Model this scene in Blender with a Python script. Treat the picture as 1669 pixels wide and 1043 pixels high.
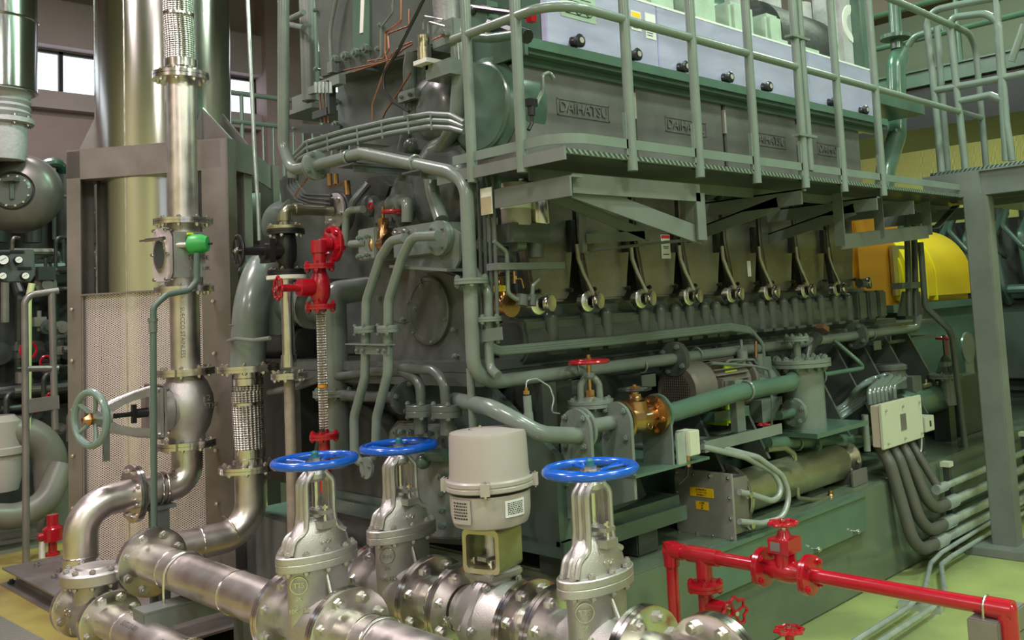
import bpy, bmesh, math, random
from math import pi, sin, cos, radians, atan2, sqrt
from mathutils import Vector, Matrix
random.seed(7)
V = Vector
scene = bpy.context.scene
for o in list(bpy.data.objects): bpy.data.objects.remove(o)
C = scene.collection

# ------------------------------------------------------------ camera
AZ, PI_, RO, FPX, CXP, CYP, H = 0.74477553, 0.0824609, -0.05464015, 1525.75, 1000.39, 367.94, 1.65
fw = V((cos(AZ)*cos(PI_), sin(AZ)*cos(PI_), sin(PI_)))
r0 = V((sin(AZ), -cos(AZ), 0)); u0 = r0.cross(fw)
rt = cos(RO)*r0 + sin(RO)*u0; up = -sin(RO)*r0 + cos(RO)*u0
cam = bpy.data.cameras.new('camera'); co = bpy.data.objects.new('camera', cam); C.objects.link(co)
co.matrix_world = Matrix(((rt.x, up.x, -fw.x, 0), (rt.y, up.y, -fw.y, 0), (rt.z, up.z, -fw.z, H), (0, 0, 0, 1)))
cam.sensor_fit = 'HORIZONTAL'; cam.sensor_width = 36; cam.lens = FPX/1669*36
cam.shift_x = (834.5-CXP)/1669; cam.shift_y = (CYP-521.5)/1669
cam.clip_start = .05; cam.clip_end = 200
scene.camera = co

# ------------------------------------------------------------ world, exposure, hall lamps
w = bpy.data.worlds.new('world'); scene.world = w; w.use_nodes = True
w.node_tree.nodes['Background'].inputs[0].default_value = (.78, .86, 1, 1)
w.node_tree.nodes['Background'].inputs[1].default_value = 1.0
scene.view_settings.view_transform = 'Standard'; scene.view_settings.look = 'None'
scene.view_settings.exposure = 0.24; scene.view_settings.gamma = 1

def area(name, loc, target, sx, sy, power, col):
    l = bpy.data.lights.new(name, 'AREA'); l.shape = 'RECTANGLE'; l.size = sx; l.size_y = sy; l.energy = power*1.12; l.color = col
    o = bpy.data.objects.new(name, l); C.objects.link(o); o.location = loc
    o.rotation_euler = (V(target)-V(loc)).to_track_quat('-Z', 'Y').to_euler()
    return o
# high bay lamps under the roof (their housings are built with the ceiling)
HB = [(-1.2, 1.5, 150, (1, .90, .89)), (1.0, -2.2, 200, (.92, 1, .86)), (4.6, 0.2, 210, (.78, 1, .82)), (0.6, 6.0, 190, (1, .86, .90)),
      (5.2, 5.2, 200, (.55, 1, .70)), (8.8, 2.0, 180, (.82, 1, .76)), (2.5, 9.5, 150, (1, .88, .9)), (-4.5, -4.5, 260, (1, .95, .8)), (4.5, -5.5, 260, (.9, 1, .7)), (-5, 4, 200, (1, .85, .85))]
for i, (x, y, p, c_) in enumerate(HB):
    area('high_bay_light', (x, y, 6.3), (x, y, 0), 1.3, .55, p, c_)

# ------------------------------------------------------------ pixel ray -> point on a known plane of the hall
def P(x, y, **k):
    d = fw + (x-CXP)/FPX*rt - (y-CYP)/FPX*up
    o = V((0, 0, H))
    for i, n in enumerate('XYZ'):
        if n in k: t = (k[n]-o[i])/d[i]
    if 'D' in k: t = k['D']
    return o + t*d

# ------------------------------------------------------------ materials
class MM: pass
M = MM()
def nm(name, col, rough=.5, metal=0, var=.0, vscale=6, bump=0, bscale=40, coat=0, emit=0, rvar=0, stretch=None, col2=None, spec=.5):
    m = bpy.data.materials.new(name); m.use_nodes = True
    nt = m.node_tree; b = nt.nodes['Principled BSDF']
    b.inputs['Base Color'].default_value = (*col, 1); b.inputs['Roughness'].default_value = rough; b.inputs['Metallic'].default_value = metal
    b.inputs['Coat Weight'].default_value = coat; b.inputs['Specular IOR Level'].default_value = spec
    b.inputs['Coat Roughness'].default_value = .12
    if emit:
        b.inputs['Emission Color'].default_value = (*col, 1); b.inputs['Emission Strength'].default_value = emit
    if var or bump or rvar:
        tc = nt.nodes.new('ShaderNodeTexCoord'); mp = nt.nodes.new('ShaderNodeMapping')
        nt.links.new(tc.outputs['Object'], mp.inputs[0])
        if stretch: mp.inputs['Scale'].default_value = stretch
        n1 = nt.nodes.new('ShaderNodeTexNoise'); n1.inputs['Scale'].default_value = vscale; n1.inputs['Detail'].default_value = 6; n1.inputs['Roughness'].default_value = .62
        nt.links.new(mp.outputs[0], n1.inputs['Vector'])
        if var:
            mx = nt.nodes.new('ShaderNodeMix'); mx.data_type = 'RGBA'
            c2 = col2 if col2 else tuple(v*(1-var) for v in col)
            c1 = col if col2 else tuple(min(1, v*(1+var*.6)) for v in col)
            mx.inputs[6].default_value = (*c2, 1); mx.inputs[7].default_value = (*c1, 1)
            rp = nt.nodes.new('ShaderNodeMapRange'); rp.inputs[1].default_value = .32; rp.inputs[2].default_value = .68
            nt.links.new(n1.outputs['Fac'], rp.inputs[0]); nt.links.new(rp.outputs[0], mx.inputs[0]); nt.links.new(mx.outputs[2], b.inputs['Base Color'])
        if rvar:
            r2 = nt.nodes.new('ShaderNodeMapRange'); r2.inputs[1].default_value = .3; r2.inputs[2].default_value = .7
            r2.inputs[3].default_value = max(.03, rough-rvar); r2.inputs[4].default_value = rough+rvar
            nt.links.new(n1.outputs['Fac'], r2.inputs[0]); nt.links.new(r2.outputs[0], b.inputs['Roughness'])
        if bump:
            n2 = nt.nodes.new('ShaderNodeTexNoise'); n2.inputs['Scale'].default_value = bscale; n2.inputs['Detail'].default_value = 3
            nt.links.new(mp.outputs[0], n2.inputs['Vector'])
            bp = nt.nodes.new('ShaderNodeBump'); bp.inputs['Strength'].default_value = bump; bp.inputs['Distance'].default_value = .01
            nt.links.new(n2.outputs['Fac'], bp.inputs['Height']); nt.links.new(bp.outputs[0], b.inputs['Normal'])
    return m
M.paint = nm('grey green gloss paint', (.155, .185, .165), .28, 0, .16, 5, .05, 30, coat=.25)
M.rail = nm('railing paint', (.155, .195, .17), .32, 0, .12, 5, coat=.2)
M.engine = nm('engine grey paint', (.080, .094, .086), .32, 0, .22, 4, .10, 22, coat=.25)
M.dark = nm('dark engine paint', (.042, .048, .045), .38, 0, .3, 4, .08, 20, coat=.1)
M.green = nm('green machine paint', (.075, .135, .10), .28, 0, .2, 3, coat=.3)
M.dgreen = nm('dark green machine paint', (.055, .088, .072), .3, 0, .2, 3, coat=.2)
M.frame = nm('grey structural steel', (.235, .215, .205), .38, .5, .22, 3, rvar=.1)
M.frame_green = nm('green grey structural steel', (.16, .178, .165), .4, .1, .18, 3)
M.steel = nm('stainless pipe', (.70, .645, .61), .37, 1, .16, 7, .03, 60, rvar=.10, stretch=(1, 1, 1))
M.cast = nm('cast stainless', (.52, .50, .49), .42, .92, .12, 9, .22, 260)
M.mach = nm('machined flange steel', (.74, .70, .68), .2, 1, .15, 12, rvar=.07)
M.bolt = nm('bright bolt steel', (.66, .63, .62), .26, 1, .15, 30)
M.bolt_paint = nm('painted bolt', (.13, .17, .145), .3, 0, coat=.2)
M.mirror = nm('polished cladding', (.60, .60, .58), .16, 1, .08, 1.3, .035, 1.4, rvar=.05, stretch=(2, 2, .35))
M.cover = nm('satin aluminium cover', (.56, .55, .78), .34, .5, .10, 3, stretch=(1, 1, 4), rvar=.06)
M.door = nm('worn stainless cover', (.33, .31, .275), .34, .9, .30, 3, .04, 30, rvar=.1)
M.housing = nm('cast aluminium housing', (.20, .20, .19), .45, .5, .2, 4, .12, 80)
M.blue = nm('blue enamel', (.003, .088, .50), .24, 0, .06, 6, coat=.5)
M.teal = nm('teal cap', (.02, .14, .18), .3)
M.red = nm('red enamel', (.36, .004, .015), .24, 0, .12, 5, .04, 30, coat=.5)
M.brass = nm('bronze', (.50, .29, .13), .28, 1, .2, 9)
M.gold = nm('yellow passivated steel', (.50, .47, .30), .32, .9, .18, 8)
M.copper = nm('copper tube', (.45, .20, .12), .3, 1)
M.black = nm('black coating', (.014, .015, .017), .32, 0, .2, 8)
M.rubber = nm('black rubber', (.02, .02, .02), .6)
M.galv = nm('galvanised conduit', (.50, .57, .56), .26, .6, .2, 12)
M.conduit = nm('grey plastic conduit', (.085, .085, .072), .45, 0, .1, 6)
M.actuator = nm('grey enamel housing', (.36, .325, .30), .38, 0, .04, 4, coat=.15)
M.cream = nm('cream enamel', (.50, .52, .40), .4, 0, .04, 4)
M.motor = nm('grey motor enamel', (.14, .125, .105), .42, 0, .15, 5)
M.concrete = nm('green floor paint on plinth', (.12, .155, .105), .16, 0, .35, 1.6, .015, 5, col2=(.085, .11, .08))
M.yellow = nm('yellow machine paint', (.72, .60, .02), .33, 0, .08, 2, coat=.3)
M.orange = nm('orange machine paint', (.62, .25, .012), .35, 0, .08, 2, coat=.3)
M.goldy = nm('golden machine paint', (.60, .40, .01), .33, 0, .08, 2, coat=.3)
M.beige = nm('dull beige grey pipe', (.17, .16, .135), .4, 0, .2, 3)
M.hi = nm('fluorescent yellow guard', (.60, .85, .02), .5)
M.valvegreen = nm('green plastic cap', (.03, .36, .07), .42, 0, .1, 8)
M.wallc = nm('painted concrete wall', (.37, .275, .275), .8, 0, .18, .8, .05, 6)
M.beamc = nm('concrete beam', (.44, .36, .37), .8, 0, .12, .8)
M.roof = nm('roof sheeting', (.05, .055, .055), .7)
M.hallgrey = nm('hall wall paint', (.30, .33, .26), .8, 0, .1, .5)
M.white = nm('white plate', (.70, .70, .66), .5)
M.whitewarm = nm('white lagging', (.42, .41, .43), .55, 0, .2, 6, .3, 40)
M.stickery = nm('yellow label', (.85, .50, .01), .5)
M.ink = nm('black print', (.02, .02, .02), .6)
M.inkg = nm('faded pipe stencil', (.10, .09, .09), .6)
M.pale = nm('pale translucent cover', (.36, .46, .37), .35, 0, .2, 5)
M.palecast = nm('pale cast plate', (.56, .50, .51), .42, .3, .1, 12)
M.fan = nm('dark grille', (.02, .02, .018), .6)
M.glass = nm('sight glass', (.05, .06, .06), .06, 0, spec=.8)
M.olive = nm('yellow green wall panel', (.50, .48, .14), .6)
M.signred = nm('red print', (.5, .02, .02), .5)

def stripes(m, axis, scale, c1, c2, bump=.5):
    nt = m.node_tree; b = nt.nodes['Principled BSDF']
    tc = nt.nodes.new('ShaderNodeTexCoord'); wv = nt.nodes.new('ShaderNodeTexWave'); wv.bands_direction = axis
    wv.inputs['Scale'].default_value = scale
    nt.links.new(tc.outputs['Object'], wv.inputs['Vector'])
    mx = nt.nodes.new('ShaderNodeMix'); mx.data_type = 'RGBA'; mx.inputs[6].default_value = (*c1, 1); mx.inputs[7].default_value = (*c2, 1)
    nt.links.new(wv.outputs['Fac'], mx.inputs[0]); nt.links.new(mx.outputs[2], b.inputs['Base Color'])
    bp = nt.nodes.new('ShaderNodeBump'); bp.inputs['Strength'].default_value = bump; bp.inputs['Distance'].default_value = .02
    nt.links.new(wv.outputs['Fac'], bp.inputs['Height']); nt.links.new(bp.outputs[0], b.inputs['Normal'])
stripes(M.olive, 'Y', 18, (.42, .40, .12), (.62, .60, .20))

def braid():
    m = nm('woven stainless braid', (.6, .57, .52), .35, .8); nt = m.node_tree; b = nt.nodes['Principled BSDF']
    tc = nt.nodes.new('ShaderNodeTexCoord'); sx = nt.nodes.new('ShaderNodeSeparateXYZ'); nt.links.new(tc.outputs['UV'], sx.inputs[0])
    def sn(i, f, j, g):
        a = nt.nodes.new('ShaderNodeMath'); a.operation = 'MULTIPLY'; a.inputs[1].default_value = f; nt.links.new(sx.outputs[i], a.inputs[0])
        c = nt.nodes.new('ShaderNodeMath'); c.operation = 'MULTIPLY'; c.inputs[1].default_value = g; nt.links.new(sx.outputs[j], c.inputs[0])
        d = nt.nodes.new('ShaderNodeMath'); d.operation = 'ADD'; nt.links.new(a.outputs[0], d.inputs[0]); nt.links.new(c.outputs[0], d.inputs[1])
        s = nt.nodes.new('ShaderNodeMath'); s.operation = 'SINE'; nt.links.new(d.outputs[0], s.inputs[0]); return s
    s1 = sn(0, 2*pi*12, 1, 250); s2 = sn(0, -2*pi*12, 1, 250)
    mu = nt.nodes.new('ShaderNodeMath'); mu.operation = 'MULTIPLY'; nt.links.new(s1.outputs[0], mu.inputs[0]); nt.links.new(s2.outputs[0], mu.inputs[1])
    bp = nt.nodes.new('ShaderNodeBump'); bp.inputs['Strength'].default_value = 1; bp.inputs['Distance'].default_value = .006
    nt.links.new(mu.outputs[0], bp.inputs['Height']); nt.links.new(bp.outputs[0], b.inputs['Normal'])
    mr = nt.nodes.new('ShaderNodeMapRange'); mr.inputs[1].default_value = -.7; mr.inputs[2].default_value = 0.2
    nt.links.new(mu.outputs[0], mr.inputs[0])
    mx = nt.nodes.new('ShaderNodeMix'); mx.data_type = 'RGBA'; mx.inputs[6].default_value = (.16, .145, .13, 1); mx.inputs[7].default_value = (.85, .82, .74, 1)
    nt.links.new(mr.outputs[0], mx.inputs[0]); nt.links.new(mx.outputs[2], b.inputs['Base Color'])
    return m
M.braid = braid()

def perforated():
    m = nm('perforated galvanised sheet', (.72, .64, .65), .45, .45); nt = m.node_tree; b = nt.nodes['Principled BSDF']
    tc = nt.nodes.new('ShaderNodeTexCoord'); sx = nt.nodes.new('ShaderNodeSeparateXYZ'); nt.links.new(tc.outputs['UV'], sx.inputs[0])
    p = .0135
    def cosn(i, per):
        a = nt.nodes.new('ShaderNodeMath'); a.operation = 'MULTIPLY'; a.inputs[1].default_value = 2*pi/per; nt.links.new(sx.outputs[i], a.inputs[0])
        s = nt.nodes.new('ShaderNodeMath'); s.operation = 'COSINE'; nt.links.new(a.outputs[0], s.inputs[0]); return s
    a, c = cosn(0, p*1.732), cosn(1, p)
    mu = nt.nodes.new('ShaderNodeMath'); mu.operation = 'MULTIPLY'; nt.links.new(a.outputs[0], mu.inputs[0]); nt.links.new(c.outputs[0], mu.inputs[1])
    gt = nt.nodes.new('ShaderNodeMath'); gt.operation = 'GREATER_THAN'; gt.inputs[1].default_value = .22; nt.links.new(mu.outputs[0], gt.inputs[0])
    tr = nt.nodes.new('ShaderNodeBsdfTransparent'); ms = nt.nodes.new('ShaderNodeMixShader')
    nt.links.new(gt.outputs[0], ms.inputs[0]); nt.links.new(b.outputs[0], ms.inputs[1]); nt.links.new(tr.outputs[0], ms.inputs[2])
    nt.links.new(ms.outputs[0], nt.nodes['Material Output'].inputs[0])
    return m
M.perf = perforated()

def floor_mat():
    m = nm('painted hall floor', (.2, .25, .1), .30); nt = m.node_tree; b = nt.nodes['Principled BSDF']
    tc = nt.nodes.new('ShaderNodeTexCoord')
    n1 = nt.nodes.new('ShaderNodeTexNoise'); n1.inputs['Scale'].default_value = 1.3; n1.inputs['Detail'].default_value = 7
    nt.links.new(tc.outputs['Object'], n1.inputs['Vector'])
    cr = nt.nodes.new('ShaderNodeValToRGB'); e = cr.color_ramp.elements
    e[0].position = .36; e[0].color = (.20, .24, .10, 1); e[1].position = .62; e[1].color = (.36, .43, .15, 1)
    nt.links.new(n1.outputs['Fac'], cr.inputs[0])
    cr2 = nt.nodes.new('ShaderNodeValToRGB'); e = cr2.color_ramp.elements
    e[0].position = .40; e[0].color = (.23, .155, .055, 1); e[1].position = .60; e[1].color = (.36, .33, .085, 1)
    nt.links.new(n1.outputs['Fac'], cr2.inputs[0])
    sx = nt.nodes.new('ShaderNodeSeparateXYZ'); nt.links.new(tc.outputs['Object'], sx.inputs[0])
    mr = nt.nodes.new('ShaderNodeMapRange'); mr.inputs[1].default_value = 3.2; mr.inputs[2].default_value = 4.2; nt.links.new(sx.outputs[1], mr.inputs[0])
    mx = nt.nodes.new('ShaderNodeMix'); mx.data_type = 'RGBA'
    nt.links.new(mr.outputs[0], mx.inputs[0]); nt.links.new(cr.outputs[0], mx.inputs[6]); nt.links.new(cr2.outputs[0], mx.inputs[7])
    # bare grey walkway beyond the painted strip, Y > 7.9
    g = nt.nodes.new('ShaderNodeMath'); g.operation = 'GREATER_THAN'; g.inputs[1].default_value = 8.45; nt.links.new(sx.outputs[1], g.inputs[0])
    mx2 = nt.nodes.new('ShaderNodeMix'); mx2.data_type = 'RGBA'; mx2.inputs[7].default_value = (.15, .15, .11, 1)
    nt.links.new(g.outputs[0], mx2.inputs[0]); nt.links.new(mx.outputs[2], mx2.inputs[6]); nt.links.new(mx2.outputs[2], b.inputs['Base Color'])
    r2 = nt.nodes.new('ShaderNodeMapRange'); r2.inputs[3].default_value = .16; r2.inputs[4].default_value = .42
    nt.links.new(n1.outputs['Fac'], r2.inputs[0]); nt.links.new(r2.outputs[0], b.inputs['Roughness'])
    return m
M.floor = floor_mat()

def em(name, col, s):
    m = bpy.data.materials.new(name); m.use_nodes = True; nt = m.node_tree; nt.nodes.remove(nt.nodes['Principled BSDF'])
    e = nt.nodes.new('ShaderNodeEmission'); e.inputs[0].default_value = (*col, 1); e.inputs[1].default_value = s
    nt.links.new(e.outputs[0], nt.nodes['Material Output'].inputs[0]); return m
M.day = em('daylit frosted pane', (.86, .93, 1), 1.6)
M.day2 = em('dim daylit pane', (.86, .93, 1), .75)
M.lamp = em('lamp glass', (.85, 1, .85), 6)

# ------------------------------------------------------------ geometry helpers
def basis(ax):
    ax = V(ax).normalized(); h = V((0, 0, 1)) if abs(ax.z) < .9 else V((1, 0, 0))
    a = h.cross(ax).normalized(); return a, ax.cross(a).normalized(), ax
def fillet(pts, rad, seg=7):
    pts = [V(p) for p in pts]
    if len(pts) < 3: return pts
    out = [pts[0]]
    for i in range(1, len(pts)-1):
        a, b, c = pts[i-1], pts[i], pts[i+1]
        d1 = (a-b); d2 = (c-b); l1, l2 = d1.length, d2.length
        if l1 < 1e-6 or l2 < 1e-6: continue
        d1 /= l1; d2 /= l2
        ang = d1.angle(d2)
        if ang > pi-.03: out.append(b); continue
        rr = rad[i] if isinstance(rad, (list, tuple)) else rad
        t = min(rr/math.tan(ang/2), l1*.49, l2*.49)
        r_ = t*math.tan(ang/2)
        ce = b+(d1+d2).normalized()*(r_/sin(ang/2))
        s, e = b+d1*t, b+d2*t
        v1, v2 = s-ce, e-ce
        n = max(3, int(seg*(pi-ang)/1.2)+2)
        th = v1.angle(v2); axn = v1.cross(v2).normalized()
        for k in range(n+1):
            out.append(ce+Matrix.Rotation(th*k/n, 3, axn) @ v1)
    out.append(pts[-1]); return out
class G:
    def __init__(s): s.bm = bmesh.new(); s.uv = None
    def ring(s, c, a, b, r, n, ph=0): return [s.bm.verts.new(c+r*(cos(ph+2*pi*k/n)*a+sin(ph+2*pi*k/n)*b)) for k in range(n)]
    def bridge(s, r1, r2):
        n = len(r1)
        for k in range(n):
            try: s.bm.faces.new((r1[k], r1[(k+1) % n], r2[(k+1) % n], r2[k]))
            except ValueError: pass
    def cap(s, r_, flip=False):
        try: s.bm.faces.new(list(reversed(r_)) if flip else r_)
        except ValueError: pass
    def cyl(s, p0, p1, r1, r2=None, n=20, caps=True, ph=0):
        p0, p1 = V(p0), V(p1); r2 = r1 if r2 is None else r2
        a, b, _ = basis(p1-p0)
        A, B = s.ring(p0, a, b, r1, n, ph), s.ring(p1, a, b, r2, n, ph)
        s.bridge(A, B)
        if caps: s.cap(A, True); s.cap(B)
        return s
    def lathe(s, c, ax, prof, n=24, sx=1, sy=1, xdir=None):      # prof: (radius, height along axis)
        c = V(c); a, b, ax = basis(ax)
        if xdir is not None:
            a = V(xdir).normalized(); b = ax.cross(a)
        prev = None
        for i, (r_, h) in enumerate(prof):
            if r_ < 1e-6: r_ = 1e-4
            R = [s.bm.verts.new(c+ax*h+r_*(sx*cos(2*pi*k/n)*a+sy*sin(2*pi*k/n)*b)) for k in range(n)]
            if prev: s.bridge(prev, R)
            else: s.cap(R, True)
            prev = R
        s.cap(prev); return s
    def box(s, c, d, rz=0, rot=None):
        c = V(c); m = rot if rot is not None else Matrix.Rotation(rz, 3, 'Z')
        vs = [s.bm.verts.new(c+m @ V((x*d[0]/2, y*d[1]/2, z*d[2]/2))) for z in (-1, 1) for y in (-1, 1) for x in (-1, 1)]
        for f in ((0, 2, 3, 1), (4, 5, 7, 6), (0, 1, 5, 4), (2, 6, 7, 3), (0, 4, 6, 2), (1, 3, 7, 5)): s.bm.faces.new([vs[i] for i in f])
        return s
    def b2(s, lo, hi): return s.box([(lo[i]+hi[i])/2 for i in range(3)], [abs(hi[i]-lo[i]) for i in range(3)])
    def bar(s, p0, p1, w_, h_, upv=(0, 0, 1)):      # rectangular bar
        p0, p1 = V(p0), V(p1); ax = (p1-p0); L = ax.length; ax.normalize(); u_ = V(upv)
        sd = ax.cross(u_)
        if sd.length < 1e-4: sd = ax.cross(V((1, 0, 0)))
        sd.normalize(); u_ = sd.cross(ax)
        m = Matrix((ax, sd, u_)).transposed()
        return s.box((p0+p1)/2, (L, w_, h_), rot=m)
    def tube(s, pts, r, fil=0, n=14, seg=7, caps=True):
        pts = fillet(pts, fil, seg) if fil else [V(p) for p in pts]
        P2 = [pts[0]]
        for p in pts[1:]:
            if (p-P2[-1]).length > 1e-5: P2.append(p)
        pts = P2
        tang = []
        for i in range(len(pts)):
            t = (pts[min(i+1, len(pts)-1)]-pts[max(i-1, 0)]).normalized(); tang.append(t)
        a, b, _ = basis(tang[0]); prev = None
        uvl = s.bm.loops.layers.uv.verify(); dist = 0
        for i, p in enumerate(pts):
            if i:
                q = tang[i-1].rotation_difference(tang[i]); a = q @ a; a = (a-a.dot(tang[i])*tang[i]).normalized(); b = tang[i].cross(a)
            k_ = 1
            rr = r(i/(len(pts)-1)) if callable(r) else r
            R = s.ring(p, a, b, rr*k_, n)
            if prev:
                d2 = dist+(p-pts[i-1]).length
                for k in range(n):
                    f = s.bm.faces.new((prev[k], prev[(k+1) % n], R[(k+1) % n], R[k]))
                    for l, uvv in zip(f.loops, ((k/n, dist), ((k+1)/n, dist), ((k+1)/n, d2), (k/n, d2))): l[uvl].uv = uvv
                dist = d2
            elif caps: s.cap(R, True)
            prev = R
        if caps: s.cap(prev)
        return s
    def torus(s, c, ax, R, r, n=40, m=10, sx=1, sy=1):
        c = V(c); a, b, ax = basis(ax); rings = []
        for i in range(n):
            t = 2*pi*i/n; d = cos(t)*a*sx+sin(t)*b*sy; cc = c+R*d; dn = d.normalized()
            rings.append([s.bm.verts.new(cc+r*(cos(2*pi*k/m)*dn+sin(2*pi*k/m)*ax)) for k in range(m)])
        for i in range(n): s.bridge(rings[(i+1) % n], rings[i])
        return s
    def prism(s, pts, vec):      # planar polygon in 3D extruded along vec
        A = [s.bm.verts.new(V(p)) for p in pts]; B = [s.bm.verts.new(V(p)+V(vec)) for p in pts]
        s.bridge(A, B); s.cap(A, True); s.cap(B); return s
    def sphere(s, c, r, sc=(1, 1, 1), n=16):
        mt = Matrix.Translation(V(c)) @ Matrix.Diagonal((r*sc[0], r*sc[1], r*sc[2], 1))
        bmesh.ops.create_uvsphere(s.bm, u_segments=n, v_segments=n//2+2, radius=1, matrix=mt); return s
    def hexa(s, p0, p1, r): return s.cyl(p0, p1, r, n=6, ph=.3)
    def to(s, name, mat, parent=None, bev=0, sharp=35):
        if name in ('ferrule', 'weld_seam', 'seam', 'saddle', 'leg', 'elbow_ring') and parent is not None:
            # loose pieces of these become parts of their own
            s.bm.verts.index_update(); seen = {}; n_is = 0
            for v in s.bm.verts:
                if v in seen: continue
                st = [v]; seen[v] = n_is
                while st:
                    a = st.pop()
                    for e in a.link_edges:
                        b = e.other_vert(a)
                        if b not in seen: seen[b] = n_is; st.append(b)
                n_is += 1
            if n_is > 1:
                out = None
                for k in range(n_is):
                    g2 = G(); mp = {}
                    for v, i in seen.items():
                        if i == k: mp[v] = g2.bm.verts.new(v.co)
                    for f in s.bm.faces:
                        if seen[f.verts[0]] == k: g2.bm.faces.new([mp[v] for v in f.verts])
                    o = g2.to(name, mat, parent, bev, sharp); out = out or o
                return out
        me = bpy.data.meshes.new(name)
        bmesh.ops.recalc_face_normals(s.bm, faces=s.bm.faces)
        if bev:
            es = [e for e in s.bm.edges if len(e.link_faces) == 2 and e.calc_face_angle(0) > .6]
            try: bmesh.ops.bevel(s.bm, geom=es, offset=bev, segments=2, affect='EDGES', clamp_overlap=True)
            except Exception: pass
        for f in s.bm.faces: f.smooth = True
        if parent is not None:
            l = root_loc(parent); bmesh.ops.translate(s.bm, verts=s.bm.verts, vec=-l)
        s.bm.to_mesh(me); s.bm.free(); me.set_sharp_from_angle(angle=radians(sharp)); me.materials.append(mat)
        o = bpy.data.objects.new(name, me); C.objects.link(o)
        if parent is not None: o.parent = parent
        return o
def root_loc(o):
    l = V((0, 0, 0))
    while o is not None: l += o.location; o = o.parent
    return l
ALL = []
def thing(name, label, cat, loc=(0, 0, 0), group=None):
    o = bpy.data.objects.new(name, None); o.empty_display_size = .05; C.objects.link(o); o.location = loc
    o['label'] = label; o['category'] = cat
    if group: o['group'] = group
    return o
def tag(o, label, cat, group=None, kind=None):
    o['label'] = label; o['category'] = cat
    if group: o['group'] = group
    if kind: o['kind'] = kind
    # origin to the object's own base
    if o.type == 'MESH' and o.location.length == 0:
        bb = [V(b) for b in o.bound_box]; c = sum(bb, V())/8; c.z = min(b.z for b in bb)
        o.data.transform(Matrix.Translation(-c)); o.location = c
    return o
def struct(o): o['kind'] = 'structure'; return o
_bolts = {}
def bolt(p, ax, r, L, mat, parent, name='bolt', head2=True):
    key = (round(r, 4), round(L, 4), mat.name, head2)
    if key not in _bolts:
        g = G(); h = r*.8
        g.cyl((0, 0, -h-L/2), (0, 0, -L/2), r, n=6); g.cyl((0, 0, -L/2-h*1.6), (0, 0, L/2+h*1.5), r*.55, n=10)
        if head2: g.cyl((0, 0, L/2), (0, 0, L/2+h), r, n=6, ph=.4)
        me = bpy.data.meshes.new(name); bmesh.ops.recalc_face_normals(g.bm, faces=g.bm.faces)
        for f in g.bm.faces: f.smooth = True
        g.bm.to_mesh(me); g.bm.free(); me.set_sharp_from_angle(angle=radians(35)); me.materials.append(mat); _bolts[key] = me
    o = bpy.data.objects.new(name, _bolts[key]); C.objects.link(o); o.parent = parent
    o.location = V(p)-root_loc(parent); o.rotation_euler = V(ax).to_track_quat('Z', 'Y').to_euler()
    return o
def boltring(c, ax, R, nb, r, L, mat, parent, ph=.2, head2=True):
    a, b, ax = basis(ax)
    for k in range(nb):
        t = ph+2*pi*k/nb; bolt(V(c)+R*(cos(t)*a+sin(t)*b), ax, r, L, mat, parent, head2=head2)
def flange(T, c, ax, R, t, nb=8, br=None, mat=None, bmat=None, pair=True, ph=.2, neck=None, n=32, name='flange'):
    """two mated flange discs centred on c, with a gasket line and bolts"""
    mat = mat or M.mach; bmat = bmat or M.bolt; c = V(c); ax = V(ax).normalized(); g = G(); br = br or R*.11
    if pair:
        g.lathe(c-ax*t, ax, [(R*.97, 0), (R, t*.06), (R, t*.94), (R*.93, t*.97), (R*.93, t*1.03), (R, t*1.06), (R, t*1.94), (R*.97, 2*t)], n); L = 2*t
    else:
        g.lathe(c-ax*t/2, ax, [(R*.97, 0), (R, t*.1), (R, t*.9), (R*.97, t)], n); L = t
    if neck: g.lathe(c-ax*(L/2+R*.22), ax, [(neck, 0), (neck*1.16, R*.2), (neck*1.16, R*.24+L), (neck, R*.44+L)], n)
    f = g.to(name, mat, T)
    if nb: boltring(c, ax, R*.8, nb, br, L, bmat, f, ph)
    return f
def wheel(T, c, ax, R, r, mat, spokes=5, hub=.16, dish=.0, nut=M.bolt, cap=None, rimm=10, ph=0):
    """hand wheel: rim, spokes and hub in one casting, plus its nut"""
    c = V(c); a, b, ax = basis(ax); g = G(); g.torus(c, ax, R-r, r, 44, rimm)
    for k in range(spokes):
        t = ph+2*pi*k/spokes; d = cos(t)*a+sin(t)*b; e = -sin(t)*a+cos(t)*b
        g.tube([c-ax*dish+d*R*hub*.7, c-ax*dish*.7+d*R*.5, c+d*(R-r*1.2)], r*.62, n=8)
    g.lathe(c-ax*(dish+r), ax, [(R*hub, 0), (R*hub*1.15, r*.5), (R*hub*1.15, r*1.5), (R*hub*.9, r*2.2)], 20)
    h = g.to('handwheel', mat, T)
    g = G(); g.hexa(c+ax*(r*.9-dish), c+ax*(r*2.1-dish), R*hub*.72); g.cyl(c-ax*dish, c+ax*(r*3-dish), R*hub*.35, n=12)
    g.to('nut', nut, h)
    return h
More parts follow.
